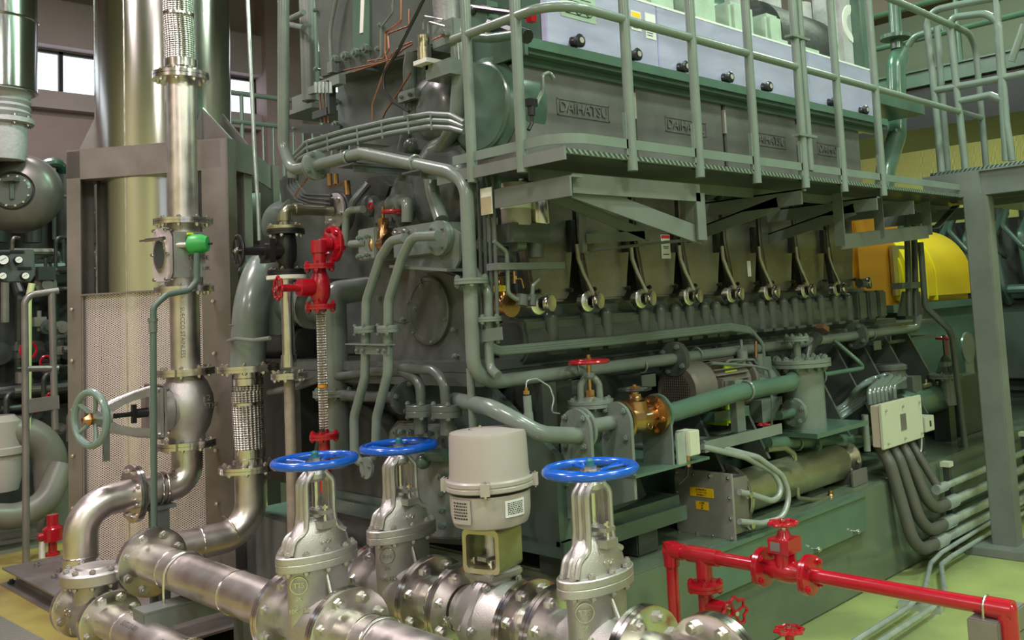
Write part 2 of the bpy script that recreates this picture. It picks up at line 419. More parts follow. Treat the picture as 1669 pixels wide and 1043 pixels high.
def lobed_wheel(T, c, ax, R, mat, lobes=8):
    """small hand wheel with a scalloped rim"""
    c = V(c); a, b, ax = basis(ax); g = G(); n = lobes*6; rings = []
    for i in range(n):
        t = 2*pi*i/n; rr = R*(.88+.10*cos(lobes*t)); d = cos(t)*a+sin(t)*b
        rings.append([g.bm.verts.new(c+d*rr+R*.13*(cos(2*pi*k/8)*d+sin(2*pi*k/8)*ax)) for k in range(8)])
    for i in range(n): g.bridge(rings[(i+1) % n], rings[i])
    for k in range(4):
        t = .4+pi/2*k; d = cos(t)*a+sin(t)*b; g.cyl(c, c+d*R*.85, R*.09, n=8)
    g.cyl(c-ax*R*.16, c+ax*R*.16, R*.24, n=14)
    h = g.to('handwheel', mat, T); g = G(); g.hexa(c+ax*R*.16, c+ax*R*.3, R*.16); g.to('nut', M.bolt, h); return h
def text(s, loc, xd, yd, size, mat, parent, ext=.0006, name='lettering', align='LEFT', sx=1):
    cu = bpy.data.curves.new(name, 'FONT'); cu.body = s; cu.size = size; cu.extrude = ext; cu.align_x = align; cu.align_y = 'CENTER'; cu.resolution_u = 2
    o = bpy.data.objects.new('tmp', cu); C.objects.link(o)
    dg = bpy.context.evaluated_depsgraph_get(); me = bpy.data.meshes.new_from_object(o.evaluated_get(dg))
    bpy.data.objects.remove(o)
    xd = V(xd).normalized(); yd = V(yd).normalized(); z = xd.cross(yd)
    l = V(loc)-(root_loc(parent) if parent is not None else V())
    me.transform(Matrix(((xd.x*sx, yd.x, z.x, l.x), (xd.y*sx, yd.y, z.y, l.y), (xd.z*sx, yd.z, z.z, l.z), (0, 0, 0, 1))))
    me.materials.clear(); me.materials.append(mat); me.name = name
    t = bpy.data.objects.new(name, me); C.objects.link(t); t.parent = parent; return t
def textcyl(s, c, ax, r, t0, along, size, mat, parent, sgn=1):
    """lettering wrapped on a cylinder: runs along ax starting at 'along', centred at angular direction t0 (a vector)"""
    ax = V(ax).normalized(); d = V(t0); d = (d-d.dot(ax)*ax).normalized(); e = d.cross(ax)
    o = text(s, (0, 0, 0), (1, 0, 0), (0, 1, 0), size, mat, None, 0)
    for v in o.data.vertices:
        x, y = v.co.x, v.co.y; th = y/r
        v.co = V(c)+ax*(along+x)+(r+.0012)*(cos(th)*d+sin(th)*e)-root_loc(parent)
    o.parent = parent; return o
def pipe(name, label, cat, pts, r, mat, fil=.08, group=None, n=16, seg=7):
    g = G(); g.tube(pts, r, fil, n, seg); return tag(g.to(name, mat), label, cat, group)
def pipeT(name, label, cat, pts, r, mat, fil=.08, group=None, n=16, part_name='pipe_run'):
    T = thing(name, label, cat, V(pts[0]), group); g = G(); g.tube(pts, r, fil, n); T_p = g.to(part_name, mat, T); return T
X_, Y_, Z_ = V((1, 0, 0)), V((0, 1, 0)), V((0, 0, 1))

# ============================================================ SETTING
g = G(); g.b2((-8, -9, -.1), (16, 17, 0)); struct(g.to('floor', M.floor))
g = G(); g.b2((2.72, 2.65, 0), (9.2, 5.2, .545)); struct(tag_ := g.to('trim_1', M.concrete, bev=.01))
g = G(); g.b2((2.695, 2.70, 0), (2.719, 5.75, .50)); g.b2((2.72, 5.2, 0), (3.2, 5.75, .50)); struct(g.to('trim_7', nm('pale grey plinth end', (.24, .25, .24), .45, 0, .15, 2)))
# back wall (far side of the hall, along X) with window bands, columns and beams
YB = 14.0
g = G()
for z0, z1 in ((-.0, 4.90), (5.5, 8.6)): g.b2((-8, YB, z0), (7.3, YB+.25, z1))
for z0, z1 in ((-.0, 5.15), (5.65, 6.1), (6.55, 8.6)): g.b2((7.3, YB, z0), (16, YB+.25, z1))
struct(g.to('wall_back', M.wallc))
g = G()
g.b2((-8, YB-.18, 4.66), (7.3, YB, 4.90)); g.b2((-8, YB-.22, 5.52), (7.3, YB, 6.15)); g.b2((7.3, YB-.15, 5.67), (16, YB, 6.08))
struct(g.to('trim_2', M.beamc))
g = G()
for x in (-1.5, 2.9, 7.28, 11.6): g.b2((x-.3, YB-.35, 0), (x+.3, YB, 8.6))
struct(g.to('trim_3', M.wallc))
k = 0
for x0, x1, zz0, zz1 in ((-7.6, -1.9, 4.90, 5.5), (-1.1, 2.5, 4.90, 5.5), (3.3, 5.1, 4.90, 5.5), (5.15, 6.98, 4.90, 5.5), (7.6, 9.4, 5.15, 5.65), (9.45, 11.2, 5.15, 5.65), (7.6, 11.2, 6.1, 6.55)):
    k += 1
    g = G(); g.b2((x0, YB+.06, zz0), (x1, YB+.10, zz1)); o = g.to('window_%d' % k, M.day); struct(o)
    g = G(); n = max(1, round((x1-x0)/.9))
    for i in range(n+1):
        x = x0+(x1-x0)*i/n; g.b2((x-.025, YB+.0, zz0), (x+.025, YB+.06, zz1))
    g.b2((x0, YB, zz0), (x1, YB+.06, zz0+.04)); g.b2((x0, YB, zz1-.04), (x1, YB+.06, zz1))
    if x0 > 5 and zz0 < 5: g.b2((x0, YB, (zz0+zz1)/2+.02), (x1, YB+.06, (zz0+zz1)/2+.05))
    g.to('window_frame', M.rubber, o)
# end wall beyond the generator, with ribbed yellow panels
g = G(); g.b2((12.2, -9, 0), (12.45, 14, 8.6)); struct(g.to('wall_right', M.hallgrey))
g = G()
for y0, y1 in ((-8, 1.15), (1.65, 3.35), (3.75, 7.2)): g.b2((12.12, y0, .0), (12.2, y1, 4.4))
o = g.to('trim_4', M.olive); struct(o)
g = G(); g.b2((11.7, 1.15, 0), (12.2, 1.62, 8.6)); g.b2((11.95, 3.35, 0), (12.2, 3.7, 8.6)); struct(g.to('trim_5', nm('tan column', (.34, .33, .17), .7)))
g = G(); g.b2((-8, -9.2, 0), (16, -9, 8.6)); o = g.to('wall_front', nm('pale hall wall', (.50, .47, .38), .8)); struct(o)
g = G(); g.b2((-8.2, -9, 0), (-8, 17, 8.6)); o = g.to('wall_left', nm('olive hall wall', (.50, .48, .28), .8)); struct(o)
for k_, (a_, b_) in enumerate(((-7, -3.5), (-2.8, .7), (1.4, 4.9), (5.6, 9.1))):   # daylit windows behind the camera
    g = G(); g.b2((a_, -8.99, 2.6), (b_, -8.96, 5.2)); o = g.to('window_%d' % (9+k_), M.day2); struct(o)
    g = G()
    for i in range(4): x = a_+(b_-a_)*i/3; g.b2((x-.03, -8.96, 2.6), (x+.03, -8.9, 5.2))
    g.b2((a_, -8.96, 3.87), (b_, -8.9, 3.93)); g.to('window_frame', M.rubber, o)
g = G(); g.b2((-8, -9, 8.5), (16, 17, 8.7)); struct(g.to('ceiling', M.roof))
g = G()
for x in (-5, -1, 3, 7, 11): g.b2((x-.12, -9, 8.0), (x+.12, 14, 8.5))
struct(g.to('trim_6', M.frame))
# high bay lamp housings around the area lights
for i, (x, y, p, c_) in enumerate(HB):
    T = thing('high_bay_lamp', 'grey high bay lamp hanging from the roof, out of view', 'lamp', (x, y, 6.32), 'high bay lamps'); 
    g = G(); g.b2((x-.82, y-.52, 6.34), (x+.82, y+.52, 6.46)); g.to('housing', M.frame, T)
    g = G(); g.cyl((x, y, 6.46), (x, y, 8.5), .012, n=6); g.to('hanger', M.frame, T)
# floor trench cover bottom left
g = G(); pts = [P(-60, 972, Z=.004), P(0, 1005, Z=.004), P(75, 1045, Z=.004), P(160, 1095, Z=.004), P(-160, 1200, Z=.004)]
m_ = nm('chequer plate', (.22, .23, .19), .4, .5); stripes(m_, 'DIAGONAL', 26, (.15, .16, .13), (.34, .34, .30), .8)
g.prism(pts, (0, 0, .006)); tag(g.to('trench_cover', m_), 'grey ribbed trench cover in the floor at the bottom left corner', 'floor cover')
# plinth skin: anchor bolts

# ============================================================ FRONT STAINLESS PIPE ROWS
XA, ZA, XB, ZB, XC, ZC = 1.85, .52, 1.66, .29, 2.30, .505
RA, RB, RC_ = .088, .078, .092

def gate_valve(cx, cy, z, R, zb, zw, rw, label, group='blue-wheeled stainless gate valves', L=.20, ph=0):
    T = thing('gate_valve', label, 'valve', (cx, cy, z-.1), group)
    # body: waisted barrel along Y with a wedge neck rising to the bonnet flange
    g = G(); c = V((cx, cy, z))
    g.lathe(c-Y_*L*.95, Y_, [(R*.98, 0), (R*1.0, L*.3), (R*1.22, L*.62), (R*1.34, L*.95), (R*1.22, L*1.28), (R*1.0, L*1.6), (R*.98, L*1.9)], 28)
    g.lathe((cx, cy, z-.09), Z_, [(R*.5, -.06), (R*.95, -.02), (R*1.08, .05), (R*1.12, zb-z+.09)], 28, sx=1.22, sy=.72, xdir=X_)
    g.tube([(cx, cy-L*.55, z+R*.9), (cx, cy-R*.6, zb-.03)], .008, n=8); g.tube([(cx, cy+L*.55, z+R*.9), (cx, cy+R*.6, zb-.03)], .008, n=8)
    body = g.to('body', M.cast, T)
    # cast marks on the side facing the camera
    md = V((-.64, -.77, 0)); mx_ = V((.77, -.64, 0)); mp_ = V((cx-R*1.37*.83, cy-R*.81*.60, 0))+md*.004; ring = G(); ring.torus((mp_.x, mp_.y, zb-.075), md, .030, .003, 28, 6); rg = ring.to('cast_mark', M.mach, body)
    text('TTS', (mp_.x, mp_.y, zb-.075), mx_, Z_, .024, M.mach, body, .003, align='CENTER')
    text('2K', (mp_.x, mp_.y, zb-.122), mx_, Z_, .020, M.mach, body, .003, align='CENTER')
    text('10K-125', (mp_.x, mp_.y, zb-.165), mx_, Z_, .022, M.mach, body, .004, align='CENTER')
    # end flanges with mating pipe flanges
    for s in (-1, 1):
        flange(T, c+Y_*s*L, Y_, R*1.85, .022, 8, .021, mat=M.mach, ph=.39, name='end_flange')
    # oval bonnet flange pair
    g = G(); ox, oy = .160, .094
    g.lathe((cx, cy, zb-.028), Z_, [(.97, 0), (1, .002), (1, .026), (.985, .028), (.985, .029), (1, .031), (1, .052), (.97, .056)], 40, sx=ox, sy=oy, xdir=X_)
    bf = g.to('bonnet_flange', M.cast, T)
    for k in range(10):
        t = 2*pi*k/10+.31; bolt((cx+ox*.86*cos(t), cy+oy*.84*sin(t), zb), Z_, .0125, .058, M.cast, bf)
    # bonnet dome
    g = G(); hz = zb+.028
    g.lathe((cx, cy, hz), Z_, [(.130, 0), (.128, .012), (.122, .035), (.108, .066), (.086, .096), (.062, .116), (.042, .122)], 32, sx=1, sy=.50, xdir=X_)
    dm = g.to('bonnet', M.cast, T)
    text('L-125', (cx-.0, cy-.067, hz+.035), -X_ if False else X_, Z_, .020, M.mach, dm, .003, align='CENTER')
    # ribbed yoke: an arch whose two arms stand on the dome's shoulders, opening towards the camera's right
    g = G(); top = zw-.045; yb = hz+.085
    for s in (-1, 1):
        for dy, r_ in ((-.030, .0105), (.0, .012), (.030, .0105)):
            pth = [(cx+s*.062, cy+dy*1.1, yb-.01), (cx+s*.055, cy+dy, yb+.05), (cx+s*.055, cy+dy, top-.03), (cx+s*.022, cy+dy*.8, top+.006)]
            if s < 0: pth = [(cx-.122, cy+dy*1.1, hz+.004), (cx-.108, cy+dy*1.1, hz+.055)]+pth
            else: pth = [(cx+.098, cy+dy*1.1, hz+.055)]+pth
            g.tube(pth, r_, .035, 8)
        g.prism([(cx+s*.05, cy-.030, yb), (cx+s*.05, cy+.030, yb), (cx+s*.048, cy+.030, top-.03), (cx+s*.048, cy-.030, top-.03)], (s*.009, 0, 0))
    g.lathe((cx, cy, top-.03), Z_, [(.028, 0), (.040, .012), (.042, .028), (.032, .045), (.026, .06)], 20)
    g.to('yoke', M.cast, T)
    g = G(); g.cyl((cx, cy, yb), (cx, cy, top), .0145, n=14); g.to('stem', M.mach, T)
    g = G(); g.lathe((cx, cy, yb+.02), Z_, [(.028, 0), (.028, .03), (.02, .034), (.02, .05)], 18)
    g.box((cx, cy-.01, yb+.056), (.05, .13, .014), rz=.1); g.box((cx, cy-.01, yb+.012), (.06, .14, .026), rz=.1)
    gl = g.to('gland', M.cast, T)
    for s in (-1, 1): bolt((cx, cy-.01+s*.055, yb+.045), Z_, .012, .05, M.mach, gl)
    # wheel
    g = G(); c = V((cx, cy, zw)); g.torus(c, Z_, rw-.0165, .0165, 56, 12, 1, 1)
    for k in range(5):
        t = 2*pi*k/5+.5+ph; d = V((cos(t), sin(t), 0))
        for q in (-.13, .13):
            g.tube([c-Z_*.012+V((cos(t+q*2.4), sin(t+q*2.4), 0))*.03, c-Z_*.006+d*rw*.45, c+V((cos(t+q), sin(t+q), 0))*(rw-.016)], .0062, n=8)
    g.lathe(c-Z_*.028, Z_, [(.03, 0), (.042, .008), (.042, .02), (.036, .024)], 20)
    wh = g.to('handwheel', M.blue, T)
    g = G(); g.cyl(c-Z_*.006, c+Z_*.000, .036, n=24); g.hexa(c, c+Z_*.012, .024); g.to('nut', M.bolt, wh)
    g = G(); g.lathe(c+Z_*.010, Z_, [(.013, 0), (.014, .004), (.014, .02), (.009, .027)], 16); g.to('stem_cap', M.teal, wh)
    return T

gate_valve(XA, 3.31, ZA, RA, .765, 1.118, .162, 'blue-wheeled stainless gate valve, leftmost of the three blue wheels', ph=.1)
gate_valve(XC, 3.42, ZC, RC_, .752, 1.098, .165, 'blue-wheeled stainless gate valve just left of the tall grey actuator', ph=.35)
gate_valve(XC, 2.29, ZC, RC_, .730, 1.092, .167, 'blue-wheeled stainless gate valve right of the grey actuator, front of the red pipe', ph=.6)

# --- row A: elbow from braided hose, pipe to the first gate valve and on towards the camera
HX, HY = P(406, 690, D=5.15).x, P(406, 690, D=5.15).y
T = thing('elbow_pipe', 'stainless elbow turning from the braided hose down to the front pipe row', 'pipe', (HX, HY, .4))
g = G(); g.tube([(XA, 4.92, ZA), (XA, HY, ZA), (HX, HY, ZA+.0), (HX, HY, .86)], RA*.93, [0, .16, .24, 0], 24, 10); pr = g.to('pipe_run', M.steel, T)
flange(T, (XA, 4.88, ZA), Y_, RA*1.85, .02, 8, .020, name='flange', ph=.39)
flange(T, (HX, HY, .865), Z_, RA*1.85, .018, 8, .013, name='flange', ph=.2)
g = G(); g.torus((XA+.30, HY, ZA), X_, RA*.94, .004, 30, 6); g.torus((HX-.12, HY, ZA+.03), V((1, 0, .35)), RA*.95, .004, 30, 6); g.to('weld_seam', M.mach, pr)

T = thing('front_pipe', 'stainless pipe with a U-bolt between the flanged elbow and leftmost blue-wheeled valve', 'pipe', (XA, 4.2, .4))
g = G(); g.cyl((XA, 4.86, ZA), (XA, 3.50, ZA), RA, n=32); pr = g.to('pipe_run', M.steel, T)
g = G()
for y in (4.62, 3.98): g.torus((XA, y, ZA), Y_, RA+.001, .004, 36, 6)
g.to('weld_seam', M.mach, pr)
g = G(); yu = 4.50; n = 14
g.tube([(XA-RA-.008, yu, ZA-.17)]+[(XA-(RA+.008)*cos(pi*k/n), yu, ZA+(RA+.008)*sin(pi*k/n)) for k in range(n+1)]+[(XA+RA+.008, yu, ZA-.17)], .007, n=8)
g.to('u_bolt', M.mach, T)
T = thing('pipe_support', 'grey steel angle bracket holding the U-bolt of the front pipe', 'bracket', (XA, 4.50, 0))
g = G(); g.b2((XA-.21, 4.42, ZA-.115), (XA+.34, 4.55, ZA-.105)); g.b2((XA-.21, 4.432, ZA-.19), (XA-.2, 4.548, ZA-.116)); g.b2((XA-.208, 4.421, ZA-.19), (XA+.338, 4.43, ZA-.116)); g.to('angle_bar', M.frame_green, T)
g = G(); g.b2((XA+.24, 4.44, 0), (XA+.34, 4.54, ZA-.115)); g.to('post', M.frame_green, T)

T = thing('front_pipe', 'stainless pipe running out of the bottom edge from leftmost blue-wheeled valve', 'pipe', (XA, 2.3, .4))
g = G(); g.cyl((XA, 3.12, ZA), (XA, 1.5, ZA), RA*1.0, n=32); pr = g.to('pipe_run', M.steel, T)
g = G(); g.torus((XA, 2.98, ZA), Y_, RA, .004, 36, 6); g.torus((XA, 2.90, ZA), Y_, RA+.006, .006, 36, 8); g.to('clamp_ring', M.mach, pr)

# --- row B: swing check valve and stencilled pipe
cy = 5.08
T = thing('check_valve', 'stainless swing check valve with a round bolted cover above the base frame', 'valve', (XB, cy, ZB-.1))
g = G(); c = V((XB, cy, ZB)); L = .19
g.lathe(c-Y_*L, Y_, [(RB*.95, 0), (RB*1.0, .04), (RB*1.35, .11), (RB*1.5, .19), (RB*1.35, .27), (RB, .34), (RB*.95, 2*L)], 30)
g.lathe((XB, cy-.01, ZB), Z_, [(RB*1.3, 0), (RB*1.2, .10), (RB*1.28, .17)], 30); b_ = g.to('body', M.cast, T)
text('10K', (XB-RB*1.5-.002, cy+.02, ZB+.03), -Y_, Z_, .05, M.mach, b_, .003, align='CENTER')
flange(T, c+Y_*L, Y_, RB*1.8, .02, 8, .02, ph=.39, name='end_flange'); flange(T, c-Y_*L, Y_, RB*1.8, .02, 8, .02, ph=.39, name='end_flange')
g = G(); g.lathe((XB, cy-.01, ZB+.16), Z_, [(.150, 0), (.156, .006), (.156, .05), (.150, .056), (.135, .06), (.09, .066), (.085, .074)], 36); cv = g.to('cover', M.cast, T)
boltring((XB, cy-.01, ZB+.19), Z_, .128, 10, .014, .066, M.cast, cv)
T = thing('front_pipe', 'pinkish stainless pipe with stencilled lettering at the bottom edge left of centre', 'pipe', (XB, 4, .2))
g = G(); g.cyl((XB, cy-L-.02, ZB), (XB, 2.2, ZB), RB, n=32); pr = g.to('pipe_run', M.steel, T)
g = G(); g.torus((XB, 4.66, ZB), Y_, RB, .004, 36, 6); g.to('weld_seam', M.mach, pr)
fd = V((-.62, 0, .78))
textcyl('SUTS13-001', (XB, 4.60, ZB), -Y_, RB, fd, 0, .034, M.inkg, pr, sgn=1)
textcyl('SEAH LOW STAINLESS TUBE  @ WELDA GADA', (XB, 4.18, ZB), -Y_, RB, fd, 0, .034, M.inkg, pr, sgn=1)
g = G(); n = 14; yu = 4.02
g.tube([(XB-RB-.008, yu, ZB-.17)]+[(XB-(RB+.008)*cos(pi*k/n), yu, ZB+(RB+.008)*sin(pi*k/n)) for k in range(n+1)]+[(XB+RB+.008, yu, ZB-.17)], .007, n=8); g.to('u_bolt', M.mach, T)

# --- left vertical line: valve column in front of the exhaust stack frame
VX, VY = 2.25, 5.42
VR = .083
def vz(y): return P(300, y, Y=VY).z
zf = {k: vz(v) for k, v in dict(f1=127, f2=362, f3=472, f4=606, f5=724, el=800).items()}
EX = P(132, 900, Y=VY).x
T = thing('elbow_pipe', 'stainless pipe bending twice below the grey-wheeled valve down to the check valve', 'pipe', (EX, VY, .2))
zel = .775
g = G(); g.tube([(VX, VY, zf['f5']), (VX, VY, zel), (2.0, VY, zel)], VR*.98, .20, 24, 12); g.tube([(2.0, VY, zel), (EX, VY, zel-.02), (EX, VY, ZB+.02), (XB, cy+L+.03, ZB)], VR*.98, [0, .24, .075, 0], 24, 12)
pr = g.to('pipe_run', M.steel, T)
flange(T, (1.965, VY, zel), X_, VR*1.85, .018, 8, .014, ph=.39)
g = G(); g.torus((EX, VY, zel-.27), Z_, VR*.99, .004, 30, 6); g.torus((2.09, VY, zel), X_, VR+.004, .007, 30, 8); g.torus((2.12, VY, zel), X_, VR+.004, .006, 30, 8); g.to('weld_seam', M.mach, pr)
T = thing('pipe_support', 'thin green steel post under the bent stainless pipe in front of perforated sheet', 'bracket', (2.1, VY, 0))
g = G(); g.b2((2.05, VY-.05, 0), (2.13, VY+.03, zel-VR-.02)); g.to('post', M.frame_green, T)
g = G(); g.b2((2.02, VY-.07, zel-VR-.02), (2.16, VY+.07, zel-VR)); g.to('saddle', M.frame_green, T)

# butterfly/globe valve with side handwheel
zc = (zf['f4']+zf['f5'])/2
T = thing('globe_valve', 'cast stainless valve body with a grey-green handwheel pointing left', 'valve', (VX, VY, zf['f5']))
g = G(); h = zf['f4']-zf['f5']
g.lathe((VX, VY, zf['f5']), Z_, [(VR*1.1, 0), (VR*1.1, .035), (.125, .10), (.148, h*.5), (.142, h*.66), (.115, h*.84), (VR*1.1, h-.03), (VR*1.1, h)], 36)
g.lathe((VX, VY, zc+.0), -X_, [(.12, .0), (.12, .10), (.128, .11), (.128, .155)], 36)
bd = g.to('body', M.cast, T)
g = G(); g.box((VX-.175, VY, zc), (.035, .30, .30)); cf = g.to('bonnet_flange', M.cast, T, bev=.03)
for a_, b_ in ((-1, -1), (1, -1), (-1, 1), (1, 1)): bolt((VX-.175, VY+a_*.12, zc+b_*.12), X_, .013, .036, M.mach, cf)
text('2\nTK', (VX+.05, VY-.147, zc+.03), X_, Z_, .045, M.mach, bd, .004)
for zz in (zf['f4'], zf['f5']): flange(T, (VX, VY, zz), Z_, VR*1.85, .02, 8, .012)
g = G(); xo = VX-.19
for s in (-1, 1):
    g.tube([(xo, VY, zc+s*.125), (xo-.09, VY, zc+s*.105), (xo-.20, VY, zc+s*.07), (xo-.245, VY, zc+s*.03)], .020, .03, 10)

yo_ = [(xo, .135), (xo-.10, .112), (xo-.20, .075), (xo-.265, .045), (xo-.265, -.045), (xo-.20, -.075), (xo-.10, -.112), (xo, -.135)]
yi_ = [(xo-.02, .085), (xo-.10, .072), (xo-.18, .045), (xo-.21, .02), (xo-.21, -.02), (xo-.18, -.045), (xo-.10, -.072), (xo-.02, -.085)]
rw_ = [[g.bm.verts.new((x_, VY+d_, zc+z_)) for x_, z_ in PP] for d_, PP in ((-.03, yi_), (-.03, yo_), (.03, yo_), (.03, yi_))]
for a_, b_ in ((0, 1), (1, 2), (2, 3), (3, 0)): g.bridge(rw_[a_], rw_[b_])
g.cyl((xo-.21, VY, zc), (xo-.285, VY, zc), .045, n=20); g.to('yoke', M.cast, T)
g = G(); g.cyl((xo, VY, zc), (xo-.30, VY, zc), .013, n=12); g.cyl((xo, VY, zc), (xo-.08, VY, zc), .026, n=12); g.box((xo-.09, VY, zc), (.02, .03, .10)); g.to('stem', M.black, T)
wheel(T, (xo-.305, VY, zc), V((-1, -.25, 0)), .158, .019, nm('grey green wheel enamel', (.17, .25, .22), .35, coat=.3), 5, .17, .02, M.brass)
g = G(); g.lathe((xo-.30, VY, zc), V((-1, -.25, 0)), [(.034, 0), (.036, .02), (.02, .034), (.012, .05)], 6); g.to('hub_nut', M.brass, T)
g = G(); g.b2((xo-.245, VY-.01, zc-.23), (xo-.215, VY+.01, zc)); g.to('tag_strip', M.frame_green, T)

T = thing('riser_pipe', 'stencilled stainless riser pipe below the sight glass valve', 'pipe', (VX, VY, zf['f4']))
g = G(); g.cyl((VX, VY, zf['f4']), (VX, VY, zf['f3']), VR*.95, n=32); pr = g.to('pipe_run', M.steel, T)
textcyl('SUECCO STAINLESS', (VX, VY, zf['f3']), -Z_, VR*.95, V((-.62, -1, 0)), .10, .032, M.inkg, pr)
# box valve with oval sight glass and green knob
T = thing('sight_glass_valve', 'stainless box valve with oval sight glass and bright green knob', 'valve', (VX, VY, zf['f3']))
h = zf['f2']-zf['f3']; zm = (zf['f2']+zf['f3'])/2
g = G(); g.lathe((VX, VY, zf['f3']), Z_, [(VR*1.05, 0), (VR*1.05, .04), (VR*1.2, .08), (VR*1.2, h-.10), (VR*1.05, h-.05), (VR*1.05, h)], 30)
g.box((VX-.01, VY-.01, zm), (.17, .2, h*.66)); bd = g.to('body', M.cast, T)
text('TOMOE', (VX-.03, VY-.112, zm-.02), X_, Z_, .035, M.mach, bd, .004)
text('n JIS 10K', (VX-.01, VY-.112, zm-.08), X_, Z_, .03, M.mach, bd, .004)
flange(T, (VX, VY, zf['f2']), Z_, VR*1.9, .017, 8, .013, name='flange'); flange(T, (VX, VY, zf['f3']), Z_, VR*1.9, .017, 8, .013, name='flange')
fx = VX-.115; nrm = V((-1, -.25, 0)).normalized(); sd = V((-.25, 1, 0)).normalized(); fc = V((fx, VY-.02, zm+.005))
g = G(); poly = [(-.075, -.105), (-.045, -.155), (.045, -.155), (.075, -.105), (.075, .09), (.045, .15), (-.045, .15), (-.075, .09)]
g.prism([fc+sd*a_+Z_*b_ for a_, b_ in poly], -nrm*-.022); fp = g.to('front_plate', M.palecast, T, bev=.004)
for a_, b_ in ((-.05, -.14), (.05, -.14), (-.05, .135), (.05, .135), (.065, 0), (-.065, 0)): bolt(fc+sd*a_+Z_*b_+nrm*.012, nrm, .010, .03, M.mach, fp)
g = G(); g.lathe(fc+nrm*.018, nrm, [(1.15, 0), (1.15, .012), (.95, .014)], 36, sx=.048, sy=.088, xdir=sd); g.to('glass_rim', M.mach, fp)
g = G(); g.lathe(fc+nrm*.022, nrm, [(1, 0), (1, .0125)], 36, sx=.042, sy=.08, xdir=sd); g.to('sight_glass', M.glass, fp)
g = G(); g.cyl(fc+nrm*.05+Z_*.085-sd*.07, fc+nrm*.05+Z_*.085+sd*.09, .011, n=12); g.cyl(fc+nrm*.05+Z_*.085+sd*.09, fc+nrm*.05+Z_*.085+sd*.14, .006, n=10); g.to('pivot_pin', M.mach, fp)
kx = P(322, 398, Y=VY-.17); ka = V((.75, -.66, 0)).normalized()
g = G(); g.cyl(kx-ka*.12, kx-ka*.02, .018, n=16); g.to('indicator_neck', M.cast, T)
g = G(); g.lathe(kx-ka*.055, ka, [(.03, 0), (.05, .012), (.056, .03), (.056, .075), (.047, .095), (.042, .11), (.01, .112)], 32); kb = g.to('green_knob', M.valvegreen, T); kb['label'] = 'bright green plastic knob'
g = G(); g.box(kx-ka*.02+Z_*.06-X_*.02, (.03, .02, .012)); g.to('yellow_tab', M.hi, kb)
g = G(); g.cyl(kx+ka*.055, kx+ka*.08, .006, n=8); g.to('pin', M.black, kb)
ya = VY-.20
T = pipe('cable_conduit', 'grey-green flexible conduit looping down from the green knob to floor', 'conduit',
     [P(321, 412, Y=ya), P(321, 458, Y=ya), P(308, 473, Y=ya), P(272, 480, Y=ya), P(250, 500, Y=ya), P(250, 560, Y=ya), P(251, 860, Y=ya), (P(251, 860, Y=ya).x, ya, .02)], .0165, nm('grey green conduit', (.10, .15, .125), .45), .05)
g = G(); q = P(249, 520, Y=ya); g.cyl(q, q-Z_*.07, .021, n=16); g.cyl(q+Z_*.004, q-Z_*.014, .026, n=6); g.to('coupling', M.paint, T)
T = thing('riser_pipe', 'stainless riser pipe between the sight glass valve and top braided hose', 'pipe', (VX, VY, zf['f2']))
g = G(); g.cyl((VX, VY, zf['f2']), (VX, VY, zf['f1']), VR*.97, n=32); g.to('pipe_run', M.steel, T)
g = G(); gz = (zf['f3'], zf['f2'])
T = thing('braided_hose', 'braided stainless hose rising out of the top left of the picture', 'hose', (VX, VY, zf['f1']))
g = G(); g.lathe((VX, VY, zf['f1']), Z_, [(VR*.95, 0), (VR*.95, .05), (VR*1.08, .055), (VR*1.08, .10)], 32); g.to('ferrule', M.mach, T)
g = G(); g.tube([(VX, VY, zf['f1']+.09), (VX, VY, zf['f1']+.2), (VX-.01, VY, zf['f1']+.35), (VX-.015, VY, 4.1)], VR*.98, 0, 40); g.to('braid', M.braid, T)
g = G(); g.cyl((VX-.008, VY, zf['f1']+.36), (VX-.008, VY, zf['f1']+.375), VR*1.03, n=32); g.to('band', M.mach, T)
flange(T, (VX, VY, zf['f1']), Z_, VR*1.85, .022, 8, .013)

# --- second vertical line: braided hose and grey bend
zt, zb_ = P(404, 600, X=HX).z, .865
T = thing('braided_hose', 'braided stainless hose between the grey bend and stainless elbow', 'hose', (HX, HY, zb_))
g = G(); r_ = .074
g.lathe((HX, HY, zb_), Z_, [(r_, 0), (r_, .05), (r_*1.08, .055), (r_*1.08, .10)], 32); g.lathe((HX, HY, zt), -Z_, [(r_, 0), (r_, .05), (r_*1.08, .055), (r_*1.08, .09)], 32); g.to('ferrule', M.mach, T)
zz = [zb_+.09, zb_+.25, zb_+.42, zt-.22, zt-.08]
g = G(); g.tube([(HX, HY, zz[0]), (HX-.004, HY, zz[1]), (HX-.008, HY, zz[2]), (HX-.004, HY, zz[3]), (HX, HY, zz[4])], lambda t: .078+.004*sin(pi*t), 0, 40); g.to('braid', M.braid, T)
g = G(); g.cyl((HX-.006, HY, (zb_+zt)/2+.07), (HX-.006, HY, (zb_+zt)/2+.085), .084, n=32); g.to('band', M.mach, T)
flange(T, (HX, HY, zt), Z_, RA*1.85, .018, 8, .013)
T = thing('pipe_bend', 'wide grey-green painted pipe bending up behind the black handwheel valve', 'pipe', (HX, HY, zt))
g = G(); g.tube([(HX, HY, zt+.01), P(408, 500, X=HX), P(424, 440, X=HX+.1), P(462, 408, X=HX+.45), P(520, 400, X=HX+.6)], .093, .3, 28, 10); pr = g.to('pipe_run', M.paint, T)
g = G(); g.tube([P(372, 556, X=HX-.1), P(385, 552, X=HX-.13), P(412, 555, X=HX-.14), P(440, 551, X=HX-.1)], .011, .05, 10); g.to('u_bolt', M.paint, T)
g = G(); q = P(404, 528, X=HX); g.torus(q, Z_, .095, .003, 36, 6); g.to('weld_seam', M.paint, pr)
q = P(395, 470, X=HX+.30)
